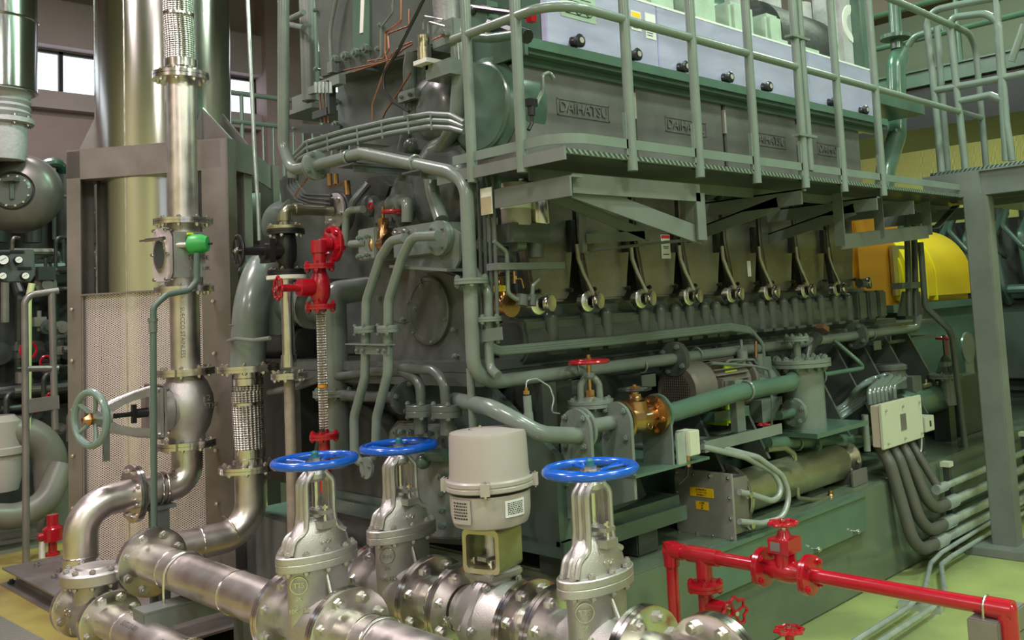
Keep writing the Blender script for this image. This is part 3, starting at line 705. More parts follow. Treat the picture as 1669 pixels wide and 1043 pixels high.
T = thing('pipe_bend', 'grey-green painted pipe bend behind the wide bend, mostly hidden', 'pipe', (q.x, q.y, 1))
g = G(); g.tube([(q.x, q.y, .6), (q.x, q.y, q.z-.05), P(402, 440, X=HX+.34), P(460, 425, X=HX+.55)], .075, .25, 24, 8); g.to('pipe_run', M.paint, T)

# --- actuator ball valve
cy = 2.83; z = ZC
T = thing('actuator_valve', 'stainless ball valve carrying a tall grey cylindrical electric actuator', 'valve', (XC, cy, z-.1))
g = G(); c = V((XC, cy, z))
g.lathe(c-Y_*.165, Y_, [(RC_, 0), (RC_*1.05, .03), (RC_*1.5, .09), (RC_*1.62, .15)], 36); b1 = g.to('body', M.cast, T)
g = G(); g.lathe(c-Y_*.015, Y_, [(RC_*1.62, 0), (RC_*1.5, .08), (RC_*1.05, .15), (RC_, .18)], 36); g.lathe(c+Z_*RC_, Z_, [(.07, 0), (.062, .10)], 24); g.to('body_cap', M.cast, T)
g = G(); n = 48; A, B = [], []
for s in (-1, 1):
    R_ = []
    for k in range(n):
        t = 2*pi*k/n; rr = RC_*1.72+.009*cos(6*t); R_.append(g.bm.verts.new(c+Y_*(s*.016-.02)+rr*(cos(t)*X_+sin(t)*Z_)))
    (A if s < 0 else B).extend(R_)
g.bridge(A, B); g.cap(A); g.cap(B, True); f = g.to('body_flange', M.cast, T)
boltring(c-Y_*.02, Y_, RC_*1.66, 6, .016, .04, M.cast, f, ph=0)
text('5K', (XC-.175, cy+.09, z+.02), -Y_, Z_, .05, M.mach, b1, .004)
text('JIS', (XC-.175, cy+.09, z-.06), -Y_, Z_, .04, M.mach, b1, .004)
for s in (-1, 1): flange(T, c+Y_*s*.195, Y_, RC_*1.85, .02, 8, .021, ph=.39, name='end_flange')
# bracket (yellow passivated): open box frame
z0, z1 = P(800, 925, X=XC).z, P(800, 855, X=XC).z
g = G(); g.box((XC, cy, z0-.012), (.16, .16, .03)); g.to('mounting_pad', M.cast, T, bev=.008)
br = V((cos(.30), sin(.30), 0)); bs = V((-sin(.30), cos(.30), 0)); bc = V((XC, cy, 0)); w2 = .080
g = G()
def ring_pts(hw, zl, zh, cr):
    out = []
    for (sx_, sz_, a0) in ((1, 1, 0), (-1, 1, pi/2), (-1, -1, pi), (1, -1, 3*pi/2)):
        for k in range(5):
            t = a0+pi/2*k/4; out.append((sx_*(hw-cr)+cr*cos(t), (zh-cr if sz_ > 0 else zl+cr)+cr*sin(t)))
    return out
Po, Pi = ring_pts(w2, z0, z1, .02), ring_pts(w2-.016, z0+.018, z1-.018, .016)
rows_ = []
for dd, PP in ((-w2, Pi), (-w2, Po), (w2, Po), (w2, Pi)): rows_.append([g.bm.verts.new(bc+br*dd+bs*u_+Z_*v_) for u_, v_ in PP])
for a_, b_ in ((0, 1), (1, 2), (2, 3), (3, 0)): g.bridge(rows_[a_], rows_[b_])
g.to('yoke_bracket', M.gold, T)
g = G(); g.cyl((XC, cy, z0), (XC, cy, z1), .026, n=20); g.cyl((XC, cy, z0+.08), (XC, cy, z1-.02), .034, n=20); g.box((XC, cy, z0+.045), (.11, .05, .015)); g.to('coupling', M.cast, T)
for a_, b_ in ((-.05, -.05), (-.05, .05), (.05, -.05), (.05, .05)): bolt((XC+a_, cy+b_, z0+.016), Z_, .012, .03, M.mach, T, 'bolt')
zt_, zm_, zb2 = P(810, 702, X=XC).z, P(810, 795, X=XC).z, P(810, 852, X=XC).z
g = G(); g.lathe((XC, cy, zb2-.012), Z_, [(.10, 0), (.138, .014), (.146, .034), (.150, .06), (.152, zm_-zb2)], 48); lb = g.to('actuator_base', M.actuator, T)
g = G(); g.lathe((XC, cy, zm_), Z_, [(.162, 0), (.166, .004), (.166, .016), (.163, .019), (.163, .021), (.166, .024), (.166, .036), (.16, .042)], 48)
for k in range(4):
    t = pi/4+pi/2*k; g.box((XC+.168*cos(t), cy+.168*sin(t), zm_+.02), (.03, .034, .044), rz=t)
cl = g.to('clamp_band', M.actuator, T)
for k in range(4): bolt((XC+.172*cos(pi/4+pi/2*k), cy+.172*sin(pi/4+pi/2*k), zm_+.02), Z_, .006, .046, M.mach, cl)
g = G(); g.lathe((XC, cy, zm_+.04), Z_, [(.154, 0), (.150, .02), (.147, zt_-zm_-.055), (.143, zt_-zm_-.042), (.05, zt_-zm_-.032)], 48); tp = g.to('actuator_cover', M.actuator, T)
g = G(); g.torus((XC-.02, cy+.02, zt_+.004), Z_, .042, .003, 30, 6)
for k in range(3): t = 2*pi*k/3; g.cyl((XC-.02, cy+.02, zt_+.004), (XC-.02+.042*cos(t), cy+.02+.042*sin(t), zt_+.004), .0025, n=6)
g.cyl((XC-.02, cy+.02, zt_-.01), (XC-.02, cy+.02, zt_+.02), .006, n=8); g.to('manual_dial', M.mach, tp)
def plate_on(c, ang, r_, w_, h_, z, mat, parent, name, bump=.0):
    d = V((cos(ang), sin(ang), 0)); e = V((-sin(ang), cos(ang), 0)); g = G()
    n = 8; wd = w_/r_
    A = [g.bm.verts.new(V((c[0]+(r_+bump)*cos(ang+wd*(k/n-.5)), c[1]+(r_+bump)*sin(ang+wd*(k/n-.5)), z-h_/2))) for k in range(n+1)]
    B = [g.bm.verts.new(v.co+Z_*h_) for v in A]
    A2 = [g.bm.verts.new(V((c[0]+(v.co.x-c[0])*.96, c[1]+(v.co.y-c[1])*.96, v.co.z))) for v in A]; B2 = [g.bm.verts.new(v.co+Z_*h_) for v in A2]
    for k in range(n):
        g.bm.faces.new((A[k], A[k+1], B[k+1], B[k])); g.bm.faces.new((A[k], A2[k], A2[k+1], A[k+1])); g.bm.faces.new((B[k], B[k+1], B2[k+1], B2[k]))
    g.bm.faces.new((A[0], B[0], B2[0], A2[0])); g.bm.faces.new((A[n], A2[n], B2[n], B[n]))
    return g.to(name, mat, parent)
zl = (zm_+zb2)/2-.005
a1 = atan2(P(766, 820, X=XC-.1).y-cy, -.13); a2 = atan2(-.14, P(846, 822, Y=cy-.12).x-XC)
p1 = plate_on((XC, cy), pi+.12-.0, .150, .085, .085, zl+.008, M.actuator, lb, 'terminal_plate', .010)
p2 = plate_on((XC, cy), -pi/2-.05-.0, .150, .085, .06, zl+.01, M.white, lb, 'rating_label', .0035)
def fake_lines(parent, c, ang, r_, w_, z0, z1, n, mat):
    """rows of tiny print as small raised strips around a cylinder"""
    g = G(); random.seed(int(abs(z0)*1000)+n)
    for i in range(n):
        z = z0+(z1-z0)*(i+.5)/n; x = -w_/2
        while x < w_/2:
            l = random.uniform(.004, .012); t0 = ang+x/r_; t1 = ang+min(x+l, w_/2)/r_; hh = (z1-z0)/n*.25
            g.bm.faces.new([g.bm.verts.new((c[0]+r_*cos(t), c[1]+r_*sin(t), zz)) for t, zz in ((t0, z-hh), (t1, z-hh), (t1, z+hh), (t0, z+hh))]); x += l+.003
    g.to('print', mat, parent)
fake_lines(p1, (XC, cy), pi+.12, .1612, .068, zl-.02, zl+.045, 6, M.ink)
fake_lines(p2, (XC, cy), -pi/2-.05, .1545, .07, zl-.012, zl+.034, 7, M.ink)
# short spools between the valves of row C
def spool(y0, y1, label, collar=None):
    T = thing('pipe_spool', label, 'pipe', (XC, (y0+y1)/2, ZC-.1)); g = G(); g.cyl((XC, y0, ZC), (XC, y1, ZC), RC_*1.0, n=32); p_ = g.to('pipe_run', M.steel, T)
    g = G(); g.torus((XC, (y0+y1)/2+.02, ZC), Y_, RC_+.001, .004, 32, 6); g.to('weld_seam', M.mach, p_)
    return T
spool(3.24, 3.02, 'short stainless spool between the middle blue-wheeled valve and actuator valve')
spool(2.66, 2.47, 'short stainless spool between the actuator valve and right blue-wheeled valve')
spool(3.62, 4.35, 'stainless pipe behind the middle blue-wheeled valve leading away')
T = thing('elbow_pipe', 'stainless elbow with wide end flange at the bottom right of the valve row', 'pipe', (XC, 1.9, ZC-.1))
xe = P(1163, 1040, Y=1.84).x
g = G(); g.tube([(XC, 2.10, ZC), (XC, 1.84, ZC), (xe, 1.84, ZC)], RC_, .19, 30, 12); g.to('pipe_run', M.steel, T)
flange(T, (xe, 1.84, ZC), X_, RC_*1.95, .022, 8, .023, ph=.39)


# ============================================================ EXHAUST STACK AND ITS FRAME
O = V((1.96, 6.43, 0)); E1 = V((.587, -.81, 0)); E2 = V((.807, .59, 0))
def F(a, b, z): return O+E1*a+E2*b+Z_*z
W_, D_ = 1.02, 1.0
zb, zt1, zt0 = .10, 2.79, 2.60
SC = F(.385, .435, 0)
T = thing('exhaust_stack', 'tall mirror-polished cylindrical exhaust stack rising inside the steel frame', 'stack', (SC.x, SC.y, .12))
R_ = .415
g = G(); g.cyl((SC.x, SC.y, .16), (SC.x, SC.y, 5.6), R_, n=72); sh = g.to('cladding', M.mirror, T)
g = G()
for t in (3.75, 4.55, 1.2): g.cyl((SC.x+R_*cos(t), SC.y+R_*sin(t), .2), (SC.x+R_*cos(t), SC.y+R_*sin(t), 5.6), .0045, n=6)
g.to('seam', M.mach, sh)
g = G(); g.cyl((SC.x, SC.y, .11), (SC.x, SC.y, .16), R_+.02, n=48); g.to('base_ring', M.frame, T)
for (a, b) in ((-.02, .12), (W_+.02, .12), (W_-.02, .42)):
    c0 = F(a, b, 0); d = (V((SC.x, SC.y, 0))-c0).normalized(); q = V((SC.x, SC.y, 0))-d*(R_+.0)
    g = G(); g.prism([c0+Z_*zt1, q+d*.02+Z_*zt1, q+d*.02+Z_*(zt1+.28)], d.cross(Z_)*.012); g.to('gusset', M.frame, T)
T = thing('stack_frame', 'grey bolted structural steel frame standing around the polished stack', 'frame', (O.x+.7, O.y-.1, .0))
def hpost(a, b, name='post', w=.13):
    g = G(); rz = atan2(E1.y, E1.x)
    g.box(F(a, b, (zb+zt1)/2), (.012, w, zt1-zb), rz=rz); g.box(F(a-w*.0+.06, b, (zb+zt1)/2), (w*.8, .01, zt1-zb), rz=rz); g.box(F(a+.12, b, (zb+zt1)/2), (.012, w, zt1-zb), rz=rz)
    return g.to(name, M.frame, T)
rz = atan2(E1.y, E1.x)
# left channel post: web on the outer face, flange to the front
g = G(); g.box(F(.0, .07, (zb+zt1)/2), (.01, .14, zt1-zb), rz=rz); g.box(F(.045, .0, (zb+zt1)/2), (.09, .01, zt1-zb), rz=rz); g.box(F(.03, .14, (zb+zt1)/2), (.09, .01, zt1-zb), rz=rz); pl = g.to('post', M.frame, T)
g = G(); g.box(F(W_-.09, .07, (zb+zt1)/2), (.01, .14, zt1-zb), rz=rz); g.box(F(W_-.04, .0, (zb+zt1)/2), (.17, .01, zt1-zb), rz=rz); g.box(F(W_+.045, .04, (zb+zt1)/2), (.01, .10, zt1-zb), rz=rz); pr_ = g.to('post', M.frame, T)
for a, b in ((W_-.02, .27), (-.02, .80), (.25, 1.10), (.78, 1.10)):
    g = G(); g.box(F(a, b, (zb+zt1)/2), (.10, .10, zt1-zb), rz=rz); g.to('post', M.frame, T)
zs = [P(115, y, X=O.x).z for y in (504, 588, 668, 743, 828, 902)]
for z in zs:
    bolt(F(.035, -.006, z), E2, .011, .012, M.bolt, pl, head2=False); bolt(F(-.006, .05, z), E1, .011, .012, M.bolt, pl, head2=False); bolt(F(W_-.06, -.006, z), E2, .011, .012, M.bolt, pr_, head2=False)
g = G(); m = (zt0+zt1)/2
g.box(F(W_/2, .0, m), (W_, .01, zt1-zt0), rz=rz); g.box(F(W_/2, .04, zt1-.005), (W_, .09, .01), rz=rz); g.box(F(W_/2, .04, zt0+.005), (W_, .09, .01), rz=rz); g.to('beam', M.frame, T)
g = G(); g.bar(F(W_+.04, .0, m), F(W_+.04, .34, m), .01, zt1-zt0); g.bar(F(W_-.01, .0, zt1-.006), F(W_-.01, .34, zt1-.006), .09, .01); g.bar(F(W_-.01, .0, zt0+.006), F(W_-.01, .34, zt0+.006), .09, .01); g.to('beam', M.frame, T)
g = G(); g.box(F(.515, 1.10, m), (.5, .08, zt1-zt0-.01), rz=rz); g.to('beam', M.frame, T)
for a_, b_ in (((W_-.0, .34), (.80, 1.08)), ((-.02, .84), (.23, 1.08)), ((-.03, .14), (-.04, .78))):
    g = G(); g.bar(F(*a_, m), F(*b_, m), .01, zt1-zt0-.02); g.to('beam', M.frame, T)
# perforated infill
def quad_uv(g, a0, a1, b0, b1, z0, z1):
    uv = g.bm.loops.layers.uv.verify()
    p0, p1 = F(a0, b0, 0), F(a1, b1, 0); L = (p1-p0).length
    f = g.bm.faces.new([g.bm.verts.new(q) for q in (p0+Z_*z0, p1+Z_*z0, p1+Z_*z1, p0+Z_*z1)])
    for l, u in zip(f.loops, ((0, z0), (L, z0), (L, z1), (0, z1))): l[uv].uv = u
zp = P(125, 482, X=O.x+.02).z
g = G(); quad_uv(g, .10, W_-.12, .02, .02, .16, zp); pn = g.to('perforated_panel', M.perf, T)
g = G(); g.box(F(W_/2-.01, .012, zp+.004), (W_-.2, .05, .01), rz=rz); g.box(F(.095, .012, (zp+.16)/2), (.012, .03, zp-.16), rz=rz); g.box(F(W_-.13, .012, (zp+.16)/2), (.012, .03, zp-.16), rz=rz); g.to('panel_rim', M.frame, pn)
g = G(); quad_uv(g, W_+.03, W_+.03, .10, .24, .16, zp); g.to('perforated_panel', M.perf, T)
# base
bx0, bx1, by0, by1 = 1.93, 3.3, 4.85, 7.45
g = G(); g.b2((bx0-.08, by0, 0), (bx1, by1, .012)); g.b2((bx0, by0, .012), (bx0+.012, by1-.05, .10)); g.b2((bx0, by1-.06, .012), (bx1, by1-.05, .10)); g.b2((bx0-.07, by0, .10), (bx1, by1, .112)); g.b2((bx1-.02, by0, .0), (bx1, by1, .1)); bs = g.to('base', M.frame, T)
for y in (7.35, 6.2, 5.2): bolt((bx0-.04, y, .012), Z_, .022, .01, M.black, bs, head2=True)
for p in ((60, 923), (88, 942), (96, 932)): bolt(P(*p, Z=.112), Z_, .018, .01, M.bolt, bs)

# galvanised conduit rising in front of the frame
T = pipe('galvanised_conduit', 'thin bluish galvanised conduit rising beside the steel frame to the black valve', 'conduit',
         [P(423, 392, X=2.62), P(421, 340, X=2.62), P(415, 250, X=2.62), P(402, -40, X=2.62)], .012, M.galv, 0, n=12)

# ============================================================ NEIGHBOURING ENGINE BEHIND, LEFT
Q = 9.0
def q9(x, y, Y=Q): return P(x, y, Y=Y)
T = thing('exhaust_duct', 'mirror-clad exhaust duct hanging at the top left corner', 'duct', q9(-10, 160))
c = q9(-8, 150); ax = (q9(8, 60)-q9(-2, 150)).normalized()
g = G(); g.lathe(q9(-4, 152), Z_, [(.25, 0), (.29, .02), (.29, .62)], 40); sh = g.to('cladding', M.mirror, T)
g = G(); g.tube([q9(-4, 152)+Z_*.60, q9(-4, 152)+Z_*1.05, q9(-120, -40)+Z_*.0], .29, .5, 32); g.to('elbow_cladding', M.mirror, T)
g = G(); g.torus(q9(-4, 152)+Z_*.62, Z_, .29, .012, 40, 8); g.torus(q9(-4, 152)+Z_*.01, Z_, .285, .01, 40, 8); g.to('seam', M.mach, sh)
T = thing('bellows', 'grey lagged exhaust bellows with bolted flanges below the mirror duct', 'bellows', q9(4, 262))
g = G(); b0 = q9(2, 262); hh = (q9(2, 165)-b0).length
g.lathe(b0, Z_, [(.17, 0), (.19, .15), (.19, .30), (.24, .31), (.24, .35), (.18, .36)]+[(.20+.02*(k % 2), .37+.025*k) for k in range(8)]+[(.24, .58), (.24, .62), (.18, .63), (.2, hh+.05)], 32); g.to('bellows_body', M.whitewarm, T)
boltring(b0+Z_*.33, Z_, .215, 10, .014, .05, M.bolt, T)
T = thing('turbocharger', 'round dark grey turbocharger casing at the left edge', 'turbocharger', q9(10, 370))
tc = q9(22, 312); nx = (V((0, 0, H))-tc); nx.z = 0; nx.normalize(); nx = (nx+V((-.25, .1, 0))).normalized()
g = G(); g.lathe(tc-nx*.30, nx, [(.25, 0), (.31, .06), (.34, .14), (.32, .24), (.26, .30), (.17, .33), (.15, .30)], 40)
g.tube([tc+Z_*.28+X_*-.15, tc+Z_*.30-X_*.9], .16, 0, 20); b_ = g.to('casing', nm('dull turbo casing', (.13, .125, .11), .35, .4, .25, 4), T)
g = G(); g.lathe(tc+nx*.0, nx, [(.145, 0), (.145, .03), (.125, .045), (.115, .045)], 32); g.box(tc+nx*.05+Z_*.02, (.03, .03, .18)); g.box(tc+nx*.05+Z_*.09, (.11, .11, .03), rz=.7); cv = g.to('end_cover', M.engine, T)
boltring(tc+nx*.035, nx, .128, 12, .010, .01, M.bolt, cv)
T = thing('background_engine', 'dark grey neighbouring engine standing behind the frame at left', 'engine', q9(30, 800, 9.6))
g = G(); pb = q9(-40, 850, 10.2); z0 = 0
x0, x1 = q9(-60, 500, 9.7).x, 4.6
g.b2((x0, 9.7, .0), (x1, 11.2, 1.0)); g.b2((x0, 9.85, 1.0), (x1, 11.0, 2.35)); g.b2((x0, 10.0, 2.3), (x1+1.5, 10.8, 3.05)); g.to('engine_block', M.dark, T, bev=.03)
g = G(); random.seed(3)
for k in range(13):
    x = x0+.15+k*.28; g.tube([(x, 9.85, 1.1), (x, 9.7, 1.25), (x+random.uniform(-.05, .05), 9.68, 2.0), (x, 9.9, 2.2)], .045, .08, 10)
    g.cyl((x+.13, 9.85, 1.5), (x+.13, 9.72, 1.5), .10, n=18); g.cyl((x+.13, 9.8, 2.5), (x+.13, 9.8, 3.15), .075, n=14)
g.tube([(x0, 9.62, 2.25), (x1, 9.62, 2.3)], .05, 0, 10); g.tube([(x0, 9.6, 1.15), (x1, 9.6, 1.2)], .06, 0, 10)
g.to('pipework', M.dark, T)
for mt_ in (M.engine, M.beige, M.dark):
    for k in range(30):
        g = G()
        x = random.uniform(x0, x0+1.9); z = random.uniform(.5, 2.9); y = random.uniform(9.3, 9.62); l_ = random.uniform(.12, .45); r_ = random.uniform(.012, .035)
        kd = k % 4
        if kd == 0: g.tube([(x, y, z), (x, y, z+l_), (x+l_*.5, y+.1, z+l_)], r_, .06, 8)
        elif kd == 1: g.tube([(x, y, z), (x+l_, y, z), (x+l_, y+.2, z-l_*.4)], r_, .06, 8)
        elif kd == 2: g.cyl((x, y+.05, z), (x, y-.03, z), r_*2.6, n=16); g.cyl((x, y-.03, z), (x, y-.06, z), r_*1.4, n=10)
        else: g.box((x, y, z), (l_*.35, .08, l_*.3)); g.cyl((x, y, z-l_*.3), (x, y, z+l_*.35), r_*.6, n=8)
        g.to('pipe_fitting', mt_, T)
for k, (x, y) in enumerate(((46, 571), (75, 590), (58, 662), (84, 650))):
    q = q9(x, y, 9.2); g = G(); g.torus(q, V((.3, -1, 0)), .07 if k == 0 else .05, .012, 20, 6); g.to('red_handwheel', M.red, T)
g = G()
for k in range(9):
    x = x0+.3+k*.35; g.tube([(x, 10.0, 3.0), (x, 9.9, 3.25), (x+.18, 9.9, 3.3), (x+.25, 10.1, 3.1)], .05, .1, 10)
    g.sphere((x+.1, 10.0, 3.1), .13)
g.to('top_pipework', nm('dark green', (.035, .075, .055), .35, 0, .3, 5, coat=.3), T)
T = thing('gauge_board', 'grey gauge panel with four round pressure gauges at the left edge', 'gauge panel', q9(20, 460, 8.9))
a, b, c, d = q9(-20, 408, 8.9), q9(56, 406, 8.9), q9(58, 448, 8.9), q9(50, 460, 8.9); e = q9(-20, 460, 8.9)
g = G(); g.prism([a, b, c, d, e], (0, .06, 0)); pn = g.to('panel', M.engine, T, bev=.008)
for x, y, r_ in ((3, 424, .045), (28, 424, .032), (2, 450, .032), (39, 450, .032)):
    p = q9(x, y, 8.89); g = G(); g.lathe(p, -Y_, [(r_, 0), (r_, .04), (r_*.9, .045)], 28); ga = g.to('gauge', M.black, pn)
    g = G(); g.cyl(p-Y_*.046, p-Y_*.048, r_*.82, n=28); dl = g.to('dial', M.white, ga); g = G(); g.bar(p-Y_*.049+V((-r_*.5, 0, -r_*.2)), p-Y_*.049+V((r_*.4, 0, r_*.35)), .001, r_*.09, upv=(0, 0, 1)); g.to('needle', M.ink, dl)
for x, y in ((28, 410), (40, 437), (5, 412)): 
    p = q9(x, y, 8.895); g = G(); g.box(p, (.1, .01, .02)); g.to('name_plate', M.black, pn)
tag(pipe('yellow_pipe', 'x', 'pipe', [q9(52, 462, 8.8), q9(46, 490, 8.8), q9(46, 560, 8.8), q9(45, 700, 8.8)], .026, nm('pale yellow pipe', (.5, .55, .28), .4), .1), 'pale yellow vertical pipe under the gauge panel at left', 'pipe')
T = thing('ladder_rail', 'grey tubular access rail at the left beside the steel frame', 'railing', q9(60, 700, 8.0))
g = G(); q_ = q9(42, 690, 8); g.tube([V((q_.x, q_.y, 0)), q_, q9(40, 482, 8), q9(95, 474, 8)], .025, .08, 12); g.to('hoop', M.frame, T)
g = G(); g.cyl(q9(84, 476, 8), q9(90, 700, 8), .025, n=12); g.to('post', M.frame, T)
g = G(); g.cyl(q9(41, 601, 8), q9(95, 600, 8), .022, n=12); g.to('rung', M.frame, T)
g = G(); g.bar(q9(45, 662, 8), q9(95, 655, 8), .05, .10); g.prism([q9(44, 690, 8), q9(50, 662, 8), q9(60, 662, 8)], (0, .03, 0)); g.to('step', M.frame, T)
tag(pipe('background_pipe', 'x', 'pipe', [q9(-60, 842, 8.6), q9(30, 842, 8.6), q9(75, 820, 8.6), q9(100, 760, 8.7)], .10, M.beige, .3), 'large grey pipe lying low behind the frame at the left edge', 'pipe')
tag(pipe('background_pipe', 'x', 'pipe', [q9(-60, 720, 8.9), q9(40, 700, 8.9), q9(80, 730, 8.9), q9(90, 860, 8.9)], .13, M.beige, .3), 'thick dark pipe bending down above the low grey pipe at left', 'pipe')
T = thing('background_vessel', 'pale grey round vessel at the left edge above the low pipe', 'vessel', q9(0, 800, 8.7))
g = G(); b0 = q9(0, 800, 8.9); g.lathe(b0-Z_*.0, Z_, [(.13, 0), (.15, .1), (.15, .28), (.17, .29), (.17, .34), (.15, .35), (.15, .55), (.1, .6)], 28); g.to('vessel_body', M.actuator, T)
T = thing('hydrant_valve', 'small red valve standing on the floor behind the frame at the left', 'valve', P(86, 885, Z=0))
b0 = P(86, 905, Z=0); g = G(); g.lathe(b0, Z_, [(.05, 0), (.05, .02), (.03, .03), (.03, .10), (.07, .11), (.07, .2), (.04, .22), (.04, .3)], 16); g.cyl(b0+Z_*.15, b0+Z_*.15-X_*.1, .03, n=12); g.to('body', M.red, T)
g = G(); g.cyl(b0-X_*.07, b0-X_*.07+Z_*.12, .022, n=10); g.to('stem', M.white, T)
# rear gallery with railing, seen between frame and engine
T = thing('rear_gallery', 'grey gallery with vertical railing bars behind the galvanised conduit', 'gallery', (5.5, 11.0, 0))
YG = 11.0
def gz(x, y): return P(x, y, Y=YG)
g = G(); a, b = gz(366, 285), gz(480, 285); g.b2((a.x-.5, YG, a.z-.25), (b.x+1.6, YG+.9, a.z-.02)); g.to('deck', M.frame_green, T)
zt_ = gz(430, 157).z; zd = a.z-.02
for i, zz in enumerate((zt_, zd+(zt_-zd)*.66)):
    g = G(); g.cyl((a.x-.4, YG+.02, zz), (b.x+1.5, YG+.02, zz), .032, n=10); g.to('rail', M.rail, T)
for k in range(18):
    x = a.x-.3+k*.135; g = G(); g.cyl((x, YG+.02, zd), (x, YG+.02, zt_ if k % 4 == 0 else zd+(zt_-zd)*.66), .025 if k % 4 == 0 else .016, n=8); g.to('baluster', M.rail, T)
for x in (a.x, b.x+1): g = G(); g.b2((x-.08, YG+.1, 0), (x+.08, YG+.26, a.z-.25)); g.to('post', M.frame_green, T)
# dark silencer-like vessel behind the right post, with raised letters
T = thing('background_tank', 'dark horizontal tank with raised letters behind the frame post', 'tank', (4.6, 8.6, 0))
c0 = P(385, 345, Y=8.2); g = G(); g.cyl(c0-X_*.45, c0+X_*1.2, .30, n=40); tk = g.to('tank_body', M.dark, T)
text('NIHA', c0+V((-.32, -.31, .01)), X_, Z_, .09, M.engine, tk, .006)
for dx in (-.3, .9): g = G(); g.b2((c0.x+dx-.05, c0.y-.2, 0), (c0.x+dx+.05, c0.y+.2, c0.z-.25)); g.to('leg', M.dark, T)

# ============================================================ MAIN ENGINE
E = thing('diesel_engine', 'large grey-green diesel engine with polished side covers filling the centre', 'engine', (4.3, 3.95, .545))
def ep(g, name, mat, bev=0, par=None, sharp=35): return g.to(name, mat, par or E, bev, sharp)
XE = 2.62
# bed frame: lip, web, ledge
g = G(); g.b2((2.60, 2.76, .655), (3.38, 2.80, .72)); g.b2((2.60, 2.76, .655), (2.66, 4.9, .72)); g.b2((2.62, 2.80, .70), (3.38, 4.85, .76)); g.b2((3.3, 3.16, .60), (6.6, 4.85, .82)); ep(g, 'bed_lip', M.dgreen)
g = G(); g.prism([(2.60, 2.78, .70), (2.60, 3.7, .70), (2.60, 3.7, 1.34), (2.60, 3.2, 1.34), (2.60, 2.78, 1.06)], (.03, 0, 0)); g.prism([(2.62, 2.78, .70), (3.3, 2.90, .70), (3.3, 3.1, 1.1), (2.62, 2.78, 1.05)], (0, .02, 0)); ep(g, 'end_plate', M.dgreen)
g = G(); g.b2((2.72, 3.18, .80), (6.6, 4.8, 1.40)); ep(g, 'bed', M.dark)
g = G(); g.b2((2.52, 3.14, 1.39), (6.35, 4.85, 1.435)); g.b2((2.522, 3.142, 1.33), (6.35, 3.16, 1.388)); g.b2((2.522, 3.16, 1.33), (2.54, 4.85, 1.388)); ep(g, 'bed_ledge', M.engine)
for x in (3.75, 4.15, 4.6, 5.0, 5.35, 5.7, 6.05, 6.4):   # slanted web plates along the bed
    g = G(); g.prism([(x, 3.2, .80), (x, 2.82, .80), (x, 3.12, 1.385), (x, 3.2, 1.385)], (.02, 0, 0)); ep(g, 'web_plate', M.engine)
# mounting feet between bed and plinth
for x in (2.75, 3.15):
    g = G(); g.b2((x-.07, 2.80, .547), (x+.07, 3.0, .66)); f = ep(g, 'mounting_foot', M.dark, .006); bolt((x, 2.86, .63), Z_, .02, .12, M.black, f)
# crankcase
g = G(); g.b2((2.86, 3.28, 1.43), (6.05, 4.85, 2.30)); ep(g, 'crankcase', M.engine, .02)
g = G(); g.tube([(2.75, 3.20, 1.50), (6.0, 3.20, 1.50)], .115, 0, 24); g.b2((2.75, 3.1, 1.44), (6.02, 3.30, 1.60)); g.b2((2.75, 3.18, 1.585), (6.02, 3.3, 1.66)); ep(g, 'cam_housing', M.engine, .012)
# cast ribs (pump drives) along the cam housing
for px in (902, 962, 992, 1053, 1080, 1105, 1128, 1153, 1172, 1200, 1218, 1244, 1262, 1282, 1300, 1322, 1343, 1366, 1388):
    q = P(px, 520, Y=3.08); g = G(); g.cyl((q.x, 3.10, 1.44), (q.x, 3.10, 1.60), .033, n=16); g.sphere((q.x, 3.10, 1.60), .033, n=10); g.b2((q.x-.045, 3.05, 1.44), (q.x+.045, 3.16, 1.455)); ep(g, 'drive_housing', M.engine)
for px in (1405, 1422, 1438):
    q = P(px, 500, Y=3.06); g = G(); g.b2((q.x-.055, 3.05, 1.45), (q.x+.055, 3.3, 1.64)); ep(g, 'drive_housing', M.engine, .012)
